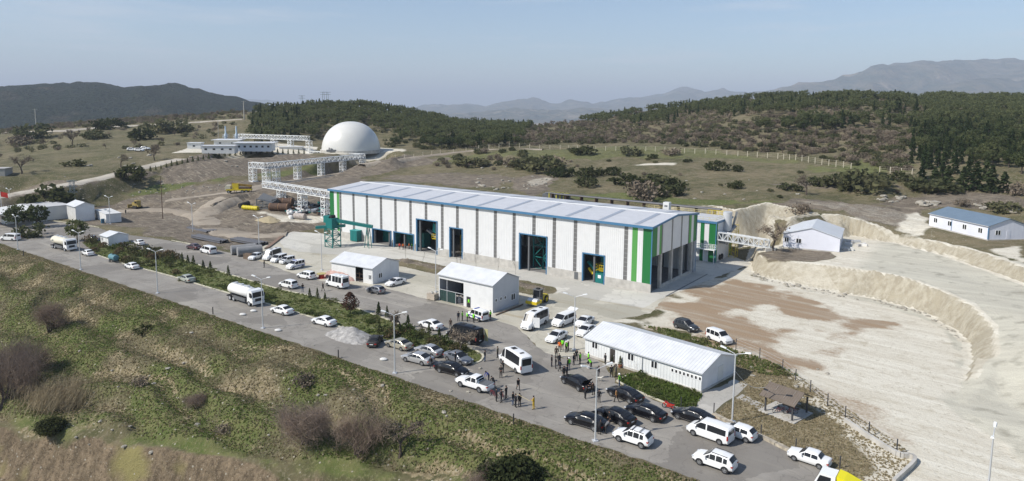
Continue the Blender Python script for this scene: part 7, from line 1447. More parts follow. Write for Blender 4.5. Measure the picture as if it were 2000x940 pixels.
WOODL = dict(pine=('green round crowned pine on the wooded hillsides', 'pines on the wooded hillsides'), cypress=('slim dark cypress on the wooded hillsides', 'cypresses on the wooded hillsides'), shrub=('dark olive evergreen shrub on the far slopes and fields', 'evergreen shrubs on the far slopes'), brush=('brown leafless shrub on the far slopes and fields', 'leafless shrubs on the far slopes'), bare=('grey brown bare crowned tree on the far slopes and fields', 'bare trees on the far slopes'))
REST = []
for k in ('pine', 'cypress', 'shrub', 'brush', 'bare'):
    L_ = sorted([q for q in CAND if q[0] == k], key=lambda q: q[1] ** 2 + q[2] ** 2)
    for q in L_[:290]: plant(k, q[1], q[2], q[3] * (1.0 if k != 'pine' else .95), WOODL[k][0], WOODL[k][1], far=True)
    REST += L_[290:]
fb = {}
for k, x, y, s in REST:
    kk = {'bare': 'brush'}.get(k, k); key = (kk, rnd.randrange(4))
    if key not in fb: rs = random.Random(99 + key[1]); fb[key] = KIND[kk][0](rs, .5)[0]
    src = fb[key]; z = gz(x, y); a = rnd.uniform(0, 6.28); ca, sa_ = math.cos(a) * s, math.sin(a) * s
    dst = fb.setdefault(('out', kk), MB()); n = len(dst.v); dst.v += [(x + p[0] * ca - p[1] * sa_, y + p[0] * sa_ + p[1] * ca, z + p[2] * s) for p in src.v]; dst.f += [tuple(i + n for i in f) for f in src.f]; dst.m += [0] * len(src.f)
FW = MB(); order = ['pine', 'cypress', 'shrub', 'brush']
for i, k in enumerate(order):
    if ('out', k) in fb: s_ = fb[('out', k)]; n = len(FW.v); FW.v += s_.v; FW.f += [tuple(j + n for j in f) for f in s_.f]; FW.m += [i] * len(s_.f)
if FW.f: tag(FW.build('woods', [KIND[k][1] for k in order], fix=False), kind='stuff')
# ---- single plants placed from the photograph: (x, y of the foot, kind, height in pixels of the photo, label)
UNIT = dict(pine=6.4, cypress=8.2, shrub=2.0, bare=4.6, brush=2.3, twig=3.2, small=2.1, bush=1.1, brown=1.1, round=4.9, plum=4.1, sapling=5.6, straw=1.7, dark=2.0, big=2.0)
def pp(x, y, k, hp, label, group=None, wide=1.0, var=None):
    p = T(x, y); d = (CROT.transposed() @ (p - Vector((0, 0, CAM_H)))).z * -1; s = hp * d / FPX / UNIT[k]; wide = min(wide, 1.0 + (wide - 1) * .55) if k in ('shrub', 'dark', 'brush') else wide; o = plant(k, p.x, p.y, s, label, group, sz=s, sxy=s * wide, z=p.z, var=var); return o
for q in [(42, 340, 'bare', 44, 'wide bare tree standing alone at the far left of the field'), (142, 284, 'bare', 34, 'bare tree with leaning trunk in the middle of the left green field'), (236, 327, 'bare', 32, 'small bare tree by the dirt road left of the parked cars'), (302, 314, 'bare', 34, 'bare tree in front of the compound white cars'),
          (68, 268, 'shrub', 26, 'large dark shrub below the left utility pole', None, 1.3), (40, 284, 'brush', 20, 'brown shrub left of the leaning bare tree', None, 1.3), (185, 272, 'shrub', 18, 'shrub clump right of the leaning bare tree', None, 1.5), (212, 252, 'dark', 22, 'dark shrub touching the pale ridge road', None, 1.2), (278, 273, 'dark', 20, 'dark round shrub on the field above the white cars', None, 1.3), (308, 260, 'shrub', 26, 'tall dense shrub above the compound cabins', None, 1.1), (350, 258, 'shrub', 20, 'broad shrub beyond the compound', None, 1.6), (145, 325, 'dark', 12, 'low dark shrub beside a pale rock in the left field', None, 1.8), (258, 350, 'dark', 24, 'dark evergreen bush beside the dirt road below the compound', None, 1.3), (100, 404, 'dark', 36, 'dark tree like shrub behind the small conifers left of the kiosk', None, 1.2), (75, 416, 'shrub', 20, 'shrub on the bank above the round street trees', None, 1.6), (122, 400, 'shrub', 16, 'shrub at the foot of the electricity pylon', None, 1.4)]: pp(*q)
for q in [(1030, 330, 'shrub', 24, 'dark shrub in the clump behind the hall ridge', None, 1.6), (1060, 335, 'shrub', 30, 'tallest shrub of the clump behind the hall ridge', None, 1.5), (1080, 325, 'brush', 22, 'brown shrub of the clump behind the hall ridge', None, 1.5), (920, 325, 'shrub', 18, 'wide low shrub above the hall roof left of the excavated bank', None, 2.2), (1002, 325, 'brush', 16, 'brown shrub between the two clumps above the hall', None, 1.5), (1095, 345, 'dark', 20, 'round dark shrub at the top of the orange cut bank', None, 1.2), (1148, 345, 'dark', 20, 'round dark shrub right of the orange cut bank, upper of two', None, 1.0), (1146, 364, 'shrub', 20, 'round shrub right of the orange cut bank, lower of two', None, 1.2), (1175, 342, 'dark', 12, 'small round bush in the field behind the hall'), (1198, 342, 'dark', 14, 'small round bush right of its twin in the field'), (1225, 360, 'dark', 18, 'dark hedge like shrub above the far end of the hall', None, 2.2), (1275, 358, 'shrub', 18, 'shrub joining the dark hedge above the hall', None, 1.8), (1258, 390, 'brush', 38, 'round leafless tree standing just behind the hall', None, 1.1), (1298, 382, 'shrub', 24, 'green shrub right of the round leafless tree', None, 1.5), (1320, 370, 'dark', 22, 'pointed dark bush above the white roof cabinet', None, .8), (1135, 300, 'dark', 14, 'dark shrub against the wire fence', None, 2.4), (1230, 304, 'shrub', 18, 'shrub against the wire fence in the middle of the field', None, 1.4), (1310, 303, 'brush', 14, 'low brown shrub against the wire fence', None, 2.0), (1400, 333, 'dark', 17, 'dark bush alone in the open field', None, 1.2), (1275, 310, 'dark', 8, 'small bush near the pale bare patch', None, 1.4), (1343, 317, 'dark', 7, 'tiny bush by itself in the open field', None, 1.2), (1440, 335, 'dark', 11, 'small bush right of the open field bush'), (1435, 368, 'dark', 14, 'small dark bush above the cut behind the annex'), (1508, 365, 'sapling', 22, 'thin shrub left of the bare pale tree'), (1542, 372, 'shrub', 14, 'low shrub left of the bare pale tree', None, 1.8), (1575, 381, 'bare', 48, 'pale bare tree with spreading twigs on the dry field'), (1600, 362, 'shrub', 16, 'low shrub right of the bare pale tree', None, 1.6), (1645, 367, 'shrub', 30, 'left part of the big evergreen clump in the field', None, 1.3), (1690, 371, 'shrub', 40, 'big evergreen clump in the field below the fence', None, 1.35), (1755, 353, 'dark', 16, 'small dark shrub on the fence line', None, 1.2), (1562, 418, 'brush', 22, 'leafless shrub on top of the cut behind the terrace', None, 1.0), (1510, 490, 'bare', 68, 'round bare brown tree on the terrace corner by the footbridge'), (1992, 465, 'bare', 42, 'bare tree in front of the blue roofed cabin end'), (1960, 412, 'shrub', 18, 'dark shrub behind the blue roofed cabin', None, 2.0), (1880, 402, 'brush', 14, 'brown shrub left of the dark one behind the blue roof', None, 1.3), (1995, 340, 'pine', 42, 'bright round pine at the right edge behind the field'), (1970, 328, 'pine', 34, 'round pine left of the one at the right edge'), (1985, 380, 'brush', 24, 'bare brown shrub at the right edge of the field')]: pp(*q)
# dense dark clump at the right of the field
for i, (x, y, k, h, wd) in enumerate([(1800, 352, 'cypress', 42, 1.6), (1825, 362, 'cypress', 46, 1.8), (1850, 368, 'cypress', 58, 1.6), (1880, 374, 'cypress', 56, 1.9), (1905, 372, 'cypress', 72, 1.5), (1935, 376, 'cypress', 62, 1.9), (1960, 374, 'cypress', 50, 1.8), (1840, 345, 'cypress', 50, 1.2), (1865, 340, 'cypress', 46, 1.2), (1815, 330, 'cypress', 44, 1.2), (1890, 345, 'cypress', 48, 1.2), (1925, 350, 'cypress', 50, 1.3)]): pp(x, y, k, h, 'dense dark cypress in the clump beyond the blue roofed cabin', 'cypresses in the dense clump', wd)
for x, y, h, wd in [(1800, 372, 22, 1.5), (1835, 376, 24, 1.8), (1780, 360, 18, 1.4)]: pp(x, y, 'shrub', h, 'green shrub at the foot of the dense cypress clump', 'shrubs at the foot of the cypress clump', wd)
# near slope
for q in [(105, 645, 'twig', 66, 'leafless dark thicket on the upper left of the grass slope', None, 1.15), (8, 790, 'twig', 128, 'large brown leafless thicket at the left edge', None, 1.0), (52, 735, 'twig', 80, 'brown thicket right behind the large one at the left edge', None, 1.1), (600, 858, 'twig', 98, 'big grey leafless thicket low on the slope, left of a pair', None, 1.15), (698, 888, 'twig', 98, 'big grey leafless thicket low on the slope, right of a pair', None, 1.15), (385, 796, 'twig', 34, 'small dark leafless thicket in the middle of the slope', None, 1.3), (595, 752, 'brush', 22, 'small brown shrub on the slope above the thicket pair', None, 1.3), (100, 842, 'big', 21, 'dark round bush at the edge of the dirt cut', None, 1.1), (170, 842, 'sapling', 34, 'thin bare sapling at the edge of the dirt cut'), (1000, 960, 'big', 52, 'large dark evergreen bush at the bottom of the picture', None, 1.1), (950, 960, 'twig', 60, 'leafless thicket left of the large dark evergreen bush', None, 1.2), (128, 775, 'straw', 56, 'stand of tall pale dry reeds on the slope', None, 1.3), (282, 650, 'dark', 14, 'small dark bush alone on the upper slope', None, 1.2), (438, 845, 'brush', 16, 'little brown bush above the dirt cut', None, 1.3), (275, 752, 'brush', 16, 'little brown bush in the middle of the slope', None, 1.4), (780, 892, 'bare', 90, 'dead broken tree beside the thicket pair')]: pp(*q)
# planted island
for x, y in [(338, 510), (356, 513), (367, 515), (378, 517), (397, 525), (411, 527), (446, 538), (287, 503), (300, 506)]: pp(x, y, 'small', 17, 'small dark conifer in the row along the island back edge', 'small conifers on the planted island')
for x, y, h in [(605, 581, 16), (620, 583, 18), (635, 588, 17), (740, 617, 24), (756, 620, 20), (797, 640, 24), (838, 655, 22), (858, 662, 22), (740, 652, 26), (770, 668, 22)]: pp(x, y, 'small', h, 'small conifer among the bushes at the plaza end of the island', 'small conifers in the island bushes')
pp(684, 613, 'plum', 44, 'plum coloured pointed tree on the planted island')
pp(782, 648, 'bare', 50, 'bare branching tree on the island behind the lamp post'); pp(898, 690, 'bare', 58, 'bare tree in front of the black minibus'); pp(735, 640, 'sapling', 38, 'bare sapling on the island near the conifers')
rb = random.Random(12)
def in_poly_px(x, y, P): g = G(x, y); return bool(inside(P, np.array([g.x]), np.array([g.y]))[0])
n_ = 0
while n_ < 34:
    x, y = rb.uniform(170, 345), rb.uniform(470, 535)
    if in_poly_px(x, y, ISLAND): pp(x, y, rb.choice(['brown', 'bush', 'brown']), rb.uniform(8, 14), 'low brownish bush at the guard hut end of the planted island', 'bushes at the hut end of the island', rb.uniform(.8, 1.1)); n_ += 1
n_ = 0
while n_ < 26:
    x, y = rb.uniform(735, 905), rb.uniform(615, 705)
    if in_poly_px(x, y, ISLAND): pp(x, y, rb.choice(['brown', 'bush', 'bush']), rb.uniform(10, 18), 'low bush at the plaza end of the planted island', 'bushes at the plaza end of the island', rb.uniform(.8, 1.1)); n_ += 1
n_ = 0
while n_ < 30:
    x, y = rb.uniform(345, 740), rb.uniform(500, 660)
    if in_poly_px(x, y, ISLAND): pp(x, y, 'bush', rb.uniform(4, 8), 'low green bush in the middle stretch of the planted island', 'bushes at the island middle', rb.uniform(1.2, 1.8)); n_ += 1
for x, y, h, l in [(35, 446, 46, 'round clipped tree nearest the gatehouse canopy'), (73, 444, 44, 'round clipped tree right of the one at the canopy'), (151, 470, 42, 'round clipped tree above the far tanker lorry')]: pp(x, y, 'round', h, l, None, 1.0)
pp(62, 462, 'shrub', 24, 'grey green shrub under the round clipped trees', None, 1.2); pp(100, 408, 'brush', 18, 'pale shrub behind the worker in orange')
for i, (x, y, h) in enumerate([(793, 508, 34), (826, 521, 40), (893, 514, 46), (899, 516, 40), (930, 522, 36), (972, 531, 42), (1007, 536, 36)]): pp(x, y, 'sapling', h, 'thin bare sapling in the dirt strip in front of the hall', 'bare saplings in front of the hall')
for i in range(30): t = i / 29; x = 294 + 300 * t; y = 335 - 34 * math.sin(min(1, t * 1.35) * PI / 2) + .5; pp(x, y, 'small', 9 + rb.uniform(-1, 2), 'little planted tree in the row on the bank below the compound', 'little trees on the compound bank')
for i in range(46):                                            # garden and hedge plants of the office
    x, y = rb.uniform(1205, 1372), rb.uniform(728, 812)
    if in_poly_px(x, y, GARDEN): pp(x, y, 'bush', rb.uniform(5, 9), 'low green bush in the garden in front of the office', 'bushes in the office garden', 1.3)
for i in range(40):
    x, y = rb.uniform(1255, 1560), rb.uniform(635, 745)
    if in_poly_px(x, y, HEDGE): pp(x, y, rb.choice(['bush', 'brown']), rb.uniform(5, 10), 'low bush in the strip behind the office', 'bushes behind the office', 1.4)
for x, y, l in [(1196, 711, 'potted conifer right of the office door, nearer the door'), (1211, 718, 'potted conifer in a terracotta pot, second right of the office door'), (1174, 699, 'thin potted conifer left of the office door')]:
    p = G(x, y); b = MB(); b.lathe([(.22, 0), (.34, .42), (.3, .42), (.28, .36)], 14); tag(b.build('plant_pot', mat('terracotta', (.33, .13, .07), .8), None, 40), 'terracotta pot under the ' + l.split(',')[0].replace('potted ', ''), 'pot').location = (p.x, p.y, .016); plant('small', p.x, p.y, .62, l, z=.4, cat='plant')
for x, y in [(1229, 722), (1240, 727), (1250, 732)]: pp(x, y, 'sapling', 22, 'leafless rose stem at the office wall', 'leafless stems at the office wall')
# ---- ground cover nobody could count
def tufts(name, sel, n, hgt, wid, m, seed):
    rs = np.random.RandomState(seed); U_, V_ = sel(rs, n); X = _O.x + _U.x * U_ + _V.x * V_; Y = _O.y + _U.y * U_ + _V.y * V_
    ix = np.clip(np.searchsorted(XS, X) - 1, 0, NX - 2); iy = np.clip(np.searchsorted(YS, Y) - 1, 0, NY - 2); fx = (X - XS[ix]) / (XS[ix + 1] - XS[ix]); fy = (Y - YS[iy]) / (YS[iy + 1] - YS[iy])
    Z = GZ[iy, ix] * (1 - fx) * (1 - fy) + GZ[iy, ix + 1] * fx * (1 - fy) + GZ[iy + 1, ix] * (1 - fx) * fy + GZ[iy + 1, ix + 1] * fx * fy
    return X, Y, Z, ix, iy, rs
def build_tufts(name, X, Y, Z, hgt, wid, m, rs):
    n = len(X); a = rs.uniform(0, 2 * PI, n); h = hgt * rs.uniform(.5, 1.4, n); w_ = wid * rs.uniform(.5, 1.4, n); vs = []; 
    V0 = np.zeros((n, 8, 3))
    for k in range(2):
        ca, sa_ = np.cos(a + k * 1.4) * w_, np.sin(a + k * 1.4) * w_; lx, ly = rs.normal(0, .35, n) * h, rs.normal(0, .35, n) * h
        for j, (s_, t) in enumerate(((-1, 0), (1, 0), (.55, 1), (-.55, 1))): V0[:, k * 4 + j] = np.stack([X + ca * s_ + lx * t, Y + sa_ * s_ + ly * t, Z - .08 + (h + .08) * t], -1)
    me_ = bpy.data.meshes.new(name); me_.vertices.add(n * 8); me_.vertices.foreach_set('co', V0.ravel()); me_.loops.add(n * 8); me_.loops.foreach_set('vertex_index', np.arange(n * 8)); me_.polygons.add(n * 2); me_.polygons.foreach_set('loop_start', np.arange(n * 2) * 4); me_.update(); me_.materials.append(m)
    return tag(mobj(name, me_), kind='stuff')
L_gr = leaf_mat('grass_green', (.122, .168, .045), (.195, .215, .083), .35, .5); L_dg = leaf_mat('grass_dry', (.27, .225, .135), (.40, .34, .22), .4, .45)
X, Y, Z, ix, iy, rs = tufts('g', lambda r, n: (r.uniform(-175, 60, n), -64.5 - 45 * r.rand(n) ** 1.2), 300000, .3, .2, None, 5)
lu, dr, stp = lush[iy, ix] + rs.normal(0, .12, len(X)), dry[iy, ix] + rs.normal(0, .15, len(X)), steep[iy, ix]
cf = cutf[iy, ix]; kg = (lu > .5) & (stp < .3) & (cf < .4) & (rs.rand(len(X)) < .38); kd = ~kg & (stp < .3) & (cf < .4) & (rs.rand(len(X)) < .34)
build_tufts('slope_grass', X[kg], Y[kg], Z[kg], .13, .12, L_gr, rs); build_tufts('dry_grass', X[kd], Y[kd], Z[kd], .14, .12, L_dg, rs)
def poly_tufts(poly, n, seed):
    r = np.random.RandomState(seed); P = np.array(poly); a, b_ = P.min(0), P.max(0); X = r.uniform(a[0], b_[0], n); Y = r.uniform(a[1], b_[1], n); k = inside(poly, X, Y); return X[k], Y[k], np.zeros(k.sum()), r
X, Y, Z, r = poly_tufts(ISLAND, 26000, 3); build_tufts('island_grass', X, Y, Z, .2, .22, L_gr, r)
X, Y, Z, r = poly_tufts(GARDEN, 2600, 4); build_tufts('garden_grass', X, Y, Z, .25, .2, L_gr, r)
X, Y, Z, r = poly_tufts(LAWN, 9000, 5); build_tufts('lawn_grass', X, Y, Z, .12, .16, L_dg, r)
X, Y, Z, r = poly_tufts(HEDGE, 3500, 6); build_tufts('verge_grass', X, Y, Z, .25, .2, L_gr, r)
# ------------------------------------------------------------------ tracks draped on the hills
def ribbon(name, pts, wd, m, lift=.3):
    P = smooth_line([tuple(T(*p)[:2]) if len(p) == 2 and not isinstance(p, Vector) else (p[0], p[1]) for p in pts], 8); b = MB(); n = len(P); vs = []
    zc = [gz(p.x, p.y) for p in P]
    for _ in range(12): zc = [(zc[max(i - 1, 0)] + zc[i] + zc[min(i + 1, n - 1)]) / 3 for i in range(n)]
    for i, p in enumerate(P):
        d = (P[min(i + 1, n - 1)] - P[max(i - 1, 0)]).normalized(); s_ = Vector((-d.y, d.x))
        for k in (-1.7, -1, 0, 1, 1.7): q = p + s_ * wd * .5 * k * (1 + .10 * math.sin(i * 1.7 + k)); vs.append((q.x, q.y, zc[i] + lift if abs(k) < 1.5 else min(gz(q.x, q.y), zc[i]) - .4))
    b.add(vs, [(i * 5 + j, i * 5 + j + 1, i * 5 + j + 6, i * 5 + j + 5) for i in range(n - 1) for j in range(4)]); o = b.build(name, m, smooth=80, fix=False)
    for f in o.data.polygons:
        if f.normal.z < 0: f.flip()
    return tag(o, kind='structure')
M_track = paving('track_dust', (.40, .36, .30), (.48, .44, .37), (.34, .29, .23), .3, .6); M_track2 = paving('track_brown', (.30, .255, .20), (.36, .31, .245), (.24, .20, .155), .3, .8)
ribbon('path', [(-20, 264), (100, 255.5), (200, 249), (300, 243.5), (400, 238), (476, 233)], 7, M_track, .4)
ribbon('path', TRACK_A, 6.5, M_track, .15)
ribbon('path', TRACK_B, 6, M_track2, .15); ribbon('path', [(446, 383), (414, 400), (398, 422), (420, 444), (480, 460), (560, 458)], 6.5, M_track2, .2); ribbon('path', [(230, 412), (300, 408), (360, 412), (405, 432)], 5, M_track2, .15); ribbon('path', [(708, 326), (790, 312), (860, 302), (935, 294), (1060, 293)], 4, M_track2)
# ------------------------------------------------------------------ street lamps
def lamp(px, py, label, h=9.2, ang=None, p=None):
    p = p or G(px, py); o = empty('street_lamp', (p.x, p.y, p.z), SITE_ROT if ang is None else ang, label, 'street lamp', 'double armed street lamps')
    b = MB(); b.tube([(0, 0, 0), (0, 0, h - .55)], [.11, .07], 10); b.box(-.3, .3, -.3, .3, -.3, .14); b.build('pole', M_steel, o, 40)
    for sg in (1, -1):
        b = MB(); b.tube([(0, 0, h - .75), (sg * .15, 0, h - .5), (sg * 1.35, 0, h - .12)], .04, 6); a_ = b.build('arm', M_steel, o, 40)
        b = MB(); b.add([(sg * 1.2, -.13, h - .16), (sg * 1.95, -.16, h - .02), (sg * 1.95, .16, h - .02), (sg * 1.2, .13, h - .16), (sg * 1.2, -.09, h - .02), (sg * 1.9, -.11, h + .13), (sg * 1.9, .11, h + .13), (sg * 1.2, .09, h - .02)], [(3, 2, 1, 0), (4, 5, 6, 7), (0, 1, 5, 4), (1, 2, 6, 5), (2, 3, 7, 6), (3, 0, 4, 7)]); b.build('lamp_head', mat('lamp_white', (.72, .73, .72), .35), a_)
    return o
for k, (cr_, x, y, l, an) in enumerate([('A5', 165, 695, 'street lamp beside the white panel van at the far left', 0), ('A5', 742, 878, 'street lamp on the grass edge opposite the far tanker', .3), ('B2', 628, 665, 'street lamp on the grass edge in front of the near tanker', .3), ('B3', 710, 890, 'street lamp on the grass edge in front of the champagne sedan', .5), ('B7', 352, 606, 'street lamp on the grass edge crossing the black sedans', .9), ('B7', 1495, 445, 'street lamp on the dry lawn at the office corner', -.1),
                                       ('B4', 1368, 862, 'street lamp at the left end of the office', .4), ('A5', 1013, 462, 'street lamp in front of the white container', .2), ('A5', 1770, 540, 'street lamp among the dark pipes', .1), ('A6', 735, 745, 'street lamp beside the concrete pipes', .1), ('A6', 1310, 930, 'street lamp left of the smaller shed', .1), ('A5', 100, 375, 'street lamp behind the gatehouse canopy', .1), ('B4', 100, 330, 'street lamp at the left corner of the workshop shed', .1)]):
    lamp(*c(cr_, x, y), l, ang=SITE_ROT + an)
lamp(308, 573, 'street lamp on the grass edge opposite the grey green sedan', ang=SITE_ROT + .4); p = G(1941, 843, 9.2); lamp(0, 0, 'street lamp at the lower right corner on the pale track', ang=.9, p=Vector((p.x, p.y, gz(p.x, p.y))))
def simple_pole(name, x, y, hp, label, cat, arms=1, m=M_steel, lat=False, grp=None, r=.12):
    p = T(x, y); d = -(CROT.transposed() @ (p - Vector((0, 0, CAM_H)))).z; h = hp * d / FPX; o = empty(name, p, .3, label, cat, grp); b = MB()
    if lat: lattice(b, -.7, .7, -.7, .7, -.3, h, 9, .1)
    else: b.tube([(0, 0, -.3), (0, 0, h)], [r * 1.3, r], 8)
    b.build('pole', m, o)
    for i in range(arms):
        q = MB(); z = h - .4 - i * 2.0; q.bar((-1.6, 0, z), (1.6, 0, z), .16); [q.tube([(s_, 0, z), (s_, 0, z + .4)], .1, 6) for s_ in (-1.4, 0, 1.4)]; q.build('crossarm', m, o)
    return o
M_pole = mat('pole_grey', (.42, .40, .36), .8); M_pyl = mat('pylon_steel', (.28, .33, .35), .5, metal=.4)
simple_pole('utility_pole', 71, 251, 38, 'grey utility pole by the pale ridge road at the far left', 'pole', m=M_pole, r=.3); simple_pole('utility_pole', 477, 234, 36, 'grey utility pole at the end of the pale ridge road', 'pole', m=M_pole, r=.3); simple_pole('utility_pole', 318, 428, 84, 'tall thin pole on the brown earthworks', 'pole', 0, M_rust, r=.1); simple_pole('utility_pole', 427, 270, 36, 'thin grey pole above the compound', 'pole', 0, M_pole, r=.12); simple_pole('electricity_pylon', 143, 398, 46, 'lattice electricity pylon behind the tall kiosk', 'pylon', 3, M_pyl, True)
for i, (x, y, h) in enumerate([(590, 207, 20), (632, 204, 24), (640, 204, 24)]): q = D(x, y, 640); o = empty('electricity_pylon', (q.x, q.y, q.z - 6), 0, ['small far pylon on the ridge left of its two fellows', 'far pylon on the ridge, left one of the close pair', 'far pylon on the ridge, right one of the close pair'][i], 'pylon'); b = MB(); [b.bar((s_, 0, 0), (s_ * .3, 0, h * .48 + 6), .3) for s_ in (-1.6, 1.6)]; b.build('mast', M_pyl, o); b = MB(); [b.bar((-3, 0, z), (3, 0, z), .3) for z in (h * .48 + 5.6, h * .48 + 3.5)]; b.build('crossarm', M_pyl, o)
p = T(4, 420); o = empty('flag_pole', p, 0, 'white flagpole with a red flag at the left edge', 'flag'); MB().tube([(0, 0, 0), (0, 0, 8)], .07, 8).build('pole', M_wst, o); b = MB(); b.add([(.1, 0, 6.2), (2.3, .3, 5.7), (2.3, .2, 7.4), (.1, 0, 7.9)], [(0, 1, 2, 3)]); b.build('flag', C['red'], o, fix=False)
# ------------------------------------------------------------------ fences
def fence(name, pts, step, h, label, m, wire=True, r=.07, wm=None, ground=None, groups=None):
    P = [T(*p) if ground is None else G(*p) for p in pts]; o = empty(name, P[0], 0, label, 'fence'); tot = []; 
    for a, b_ in zip(P[:-1], P[1:]):
        k = max(1, round((b_ - a).length / step)); tot += [a.lerp(b_, i / k) for i in range(k)]
    tot.append(P[-1]); q = MB(); q.bar((0, 0, -.3), (0, 0, h), r * 2); pm = q.mesh('post', m)
    for p in tot:
        z = gz(p.x, p.y); mobj('post', pm, o, (p.x - P[0].x, p.y - P[0].y, z - P[0].z))
    if wire:
        q = MB()
        for a, b_ in zip(tot[:-1], tot[1:]):
            for t in (.35, .65, .95): A = Vector((a.x, a.y, gz(a.x, a.y) + h * t)) - P[0]; B = Vector((b_.x, b_.y, gz(b_.x, b_.y) + h * t)) - P[0]; q.bar(A, B, .03 if wm is None else .02)
        q.build('wire', wm or m, o)
    return o
M_post = mat('fence_post_pale', (.60, .54, .42), .8)
fence('field_fence', [(935, 293), (1094, 292), (1163, 295), (1243, 295.5), (1337, 299), (1441, 305), (1519, 310)], 5.4, 2.4, 'long pale post and wire fence across the field behind the hall', M_post, r=.11); fence('field_fence', [(1519, 310), (1605, 322), (1662, 331)], 4.2, 2.4, 'pale post and wire fence continuing down to the big evergreen clump', M_post, r=.10); fence('field_fence', [(1718, 337), (1760, 341), (1803, 343)], 4.2, 2.2, 'short pale fence right of the big evergreen clump', M_post, r=.10); fence('field_fence', [(715, 320), (790, 309), (860, 300), (935, 293)], 6.5, 2.0, 'pale post fence along the brown track right of the dome', M_post, r=.10)
M_fd = mat('fence_dark', (.06, .06, .065), .6)
QF_ = [c('B8', *q) for q in ((-40, 130), (105, 190), (245, 262), (325, 325), (415, 395), (520, 480), (628, 560), (772, 660), (943, 770))]
fence('boundary_fence', QF_, 4.5, 1.7, 'dark wire fence along the quarry track beside the dry lawn', M_fd, r=.05, wm=M_steel, ground=1)
for i, (x, y, l) in enumerate([(46, 498, 'short dark stake at the grass edge by the far left lamp'), (416, 614, 'short dark stake at the grass edge below the tanker'), (661, 700, 'short dark stake at the grass edge below the tarpaulin heap'), (1003, 826, 'short dark stake at the grass edge below the group of men')]): p = G(x, y); tag(MB().box(-.07, .07, -.07, .07, -.3, 1.35).build('stake', M_trim), l, 'stake').location = (p.x, p.y, gz(p.x, p.y))
for i, (x, y) in enumerate([(1394, 808), (1486, 852), (1554, 880), (1640, 915), (1330, 796)]): p = G(x, y); tag(MB().box(-.05, .05, -.05, .05, -.2, 1.4).build('stake', M_fd), 'thin dark stake at the kerb of the dry lawn', 'stake', 'thin stakes along the dry lawn kerb').location = p
b = MB(); P = smooth_line([tuple(G(*c('B8', *q))[:2]) for q in ((628, 580), (772, 680), (943, 785), (1025, 800), (1055, 822), (1040, 852), (990, 900), (925, 960))], 5)
for a, q in zip(P[:-1], P[1:]): b.bar((a.x, a.y, .1), (q.x, q.y, .1), .35, 1.0)
tag(b.build('retaining_wall', M_conc), 'low curved concrete retaining wall at the end of the dry lawn', 'wall')
b = MB(); a = G(1301, 579); q = G(1382, 535.5); b.bar((a.x, a.y, .012), (q.x, q.y, .012), .35, .012); tag(b.build('drain_channel', M_greyd), 'dark straight drain channel across the concrete by the hall end', 'drain')
# ------------------------------------------------------------------ wooden shelter
p = G(*c('B8', 132, 512)); q = G(*c('B8', 305, 577)); o = empty('bicycle_shelter', p, angle_of(p, q), 'open wooden shelter with brown slatted roof on black posts', 'shelter'); L_ = (q - p).length; Dp = 3.8
MB().box(-.6, L_ + .5, -.5, Dp + .4, -.1, .12).build('floor_slab', M_conc, o)
for x in (.1, L_ - .1):
    for y in (.1, Dp - .1): MB().box(x - .09, x + .09, y - .09, y + .09, 0, 2.15).build('post', M_fd, o)
r_ = MB()
for ya, yb in ((-.45, Dp * .5), (Dp + .45, Dp * .5)): r_.add([(-.5, ya, 2.1), (L_ + .4, ya, 2.1), (L_ + .4, yb, 3.25), (-.5, yb, 3.25), (-.5, ya, 2.2), (L_ + .4, ya, 2.2), (L_ + .4, yb, 3.35), (-.5, yb, 3.35)], [(0, 1, 2, 3), (4, 5, 6, 7), (0, 1, 5, 4), (1, 2, 6, 5), (2, 3, 7, 6), (3, 0, 4, 7)])
rr = r_.build('roof', rib_mat('roof_slats', (.155, .125, .10), 0, .3, .5, .85, .3), o); b = MB()
for x, y0, y1 in ((.2, .1, .8), (.9, .9, 1.6), (2.4, .2, .9), (3.2, .9, 1.7), (3.9, -.2, .5)): t0, t1 = (y0 + .45) / (Dp / 2 + .45), (y1 + .45) / (Dp / 2 + .45); b.bar((x, y0, 2.23 + 1.15 * t0), (x, y1, 2.23 + 1.15 * t1), .05, .02)
parts(b, 'batten', mat('pale_batten', (.26, .23, .2), .8), rr); b = MB(); b.box(1.2, 3.4, 2.2, 2.7, .72, .78); b.build('table', M_wood, o)
for x, y in ((1.3, 2.25), (3.2, 2.6)): pass
b = MB(); a = G(*c('B7', 1495, 445)); a.z = 6.6; e = Vector((p.x, p.y, 3.2)); pts = [a.lerp(e, t / 10) - Vector((0, 0, .9 * math.sin(PI * t / 10))) for t in range(11)]; b.tube(pts, .02, 4); tag(b.build('cable', M_pvc), 'thin pale overhead cable from the lamp post to the wooden shelter', 'cable')
# ------------------------------------------------------------------ feed conveyor in front of the hall
o = empty('feed_conveyor', S(-100, -11), SITE_ROT, 'teal feed conveyor on a braced tower at the left end of the hall', 'conveyor'); B0 = G(*c('A6', 1412, 715)); u0, v0 = UV(B0); o.location = S(u0, v0)
b = MB(); lattice(b, -1.6, 1.6, -1.4, 1.4, 0, 5.0, 3, .2); b.build('support_tower', M_teal, o); b = MB(); b.bar((-3.8, -2.6, 5.3), (2.6, 2.2, 5.9), 1.1, .7); b.build('lower_belt', M_teal, o); b = MB(); b.bar((-.6, -.3, 7.6), (9.8, 5.6, 5.9), 1.1, .8); b.build('upper_belt', M_teal, o); b = MB(); b.box(-1.4, 1.2, -1.2, 1.2, 5.2, 8.0); b.box(-2.6, -.3, -1, 1, 6.6, 8.5); b.build('head_box', M_teal, o); b = MB(); b.tube([(0, -.7, 8.3), (0, .7, 8.3)], .55, 12); b.build('pulley', M_black, o)
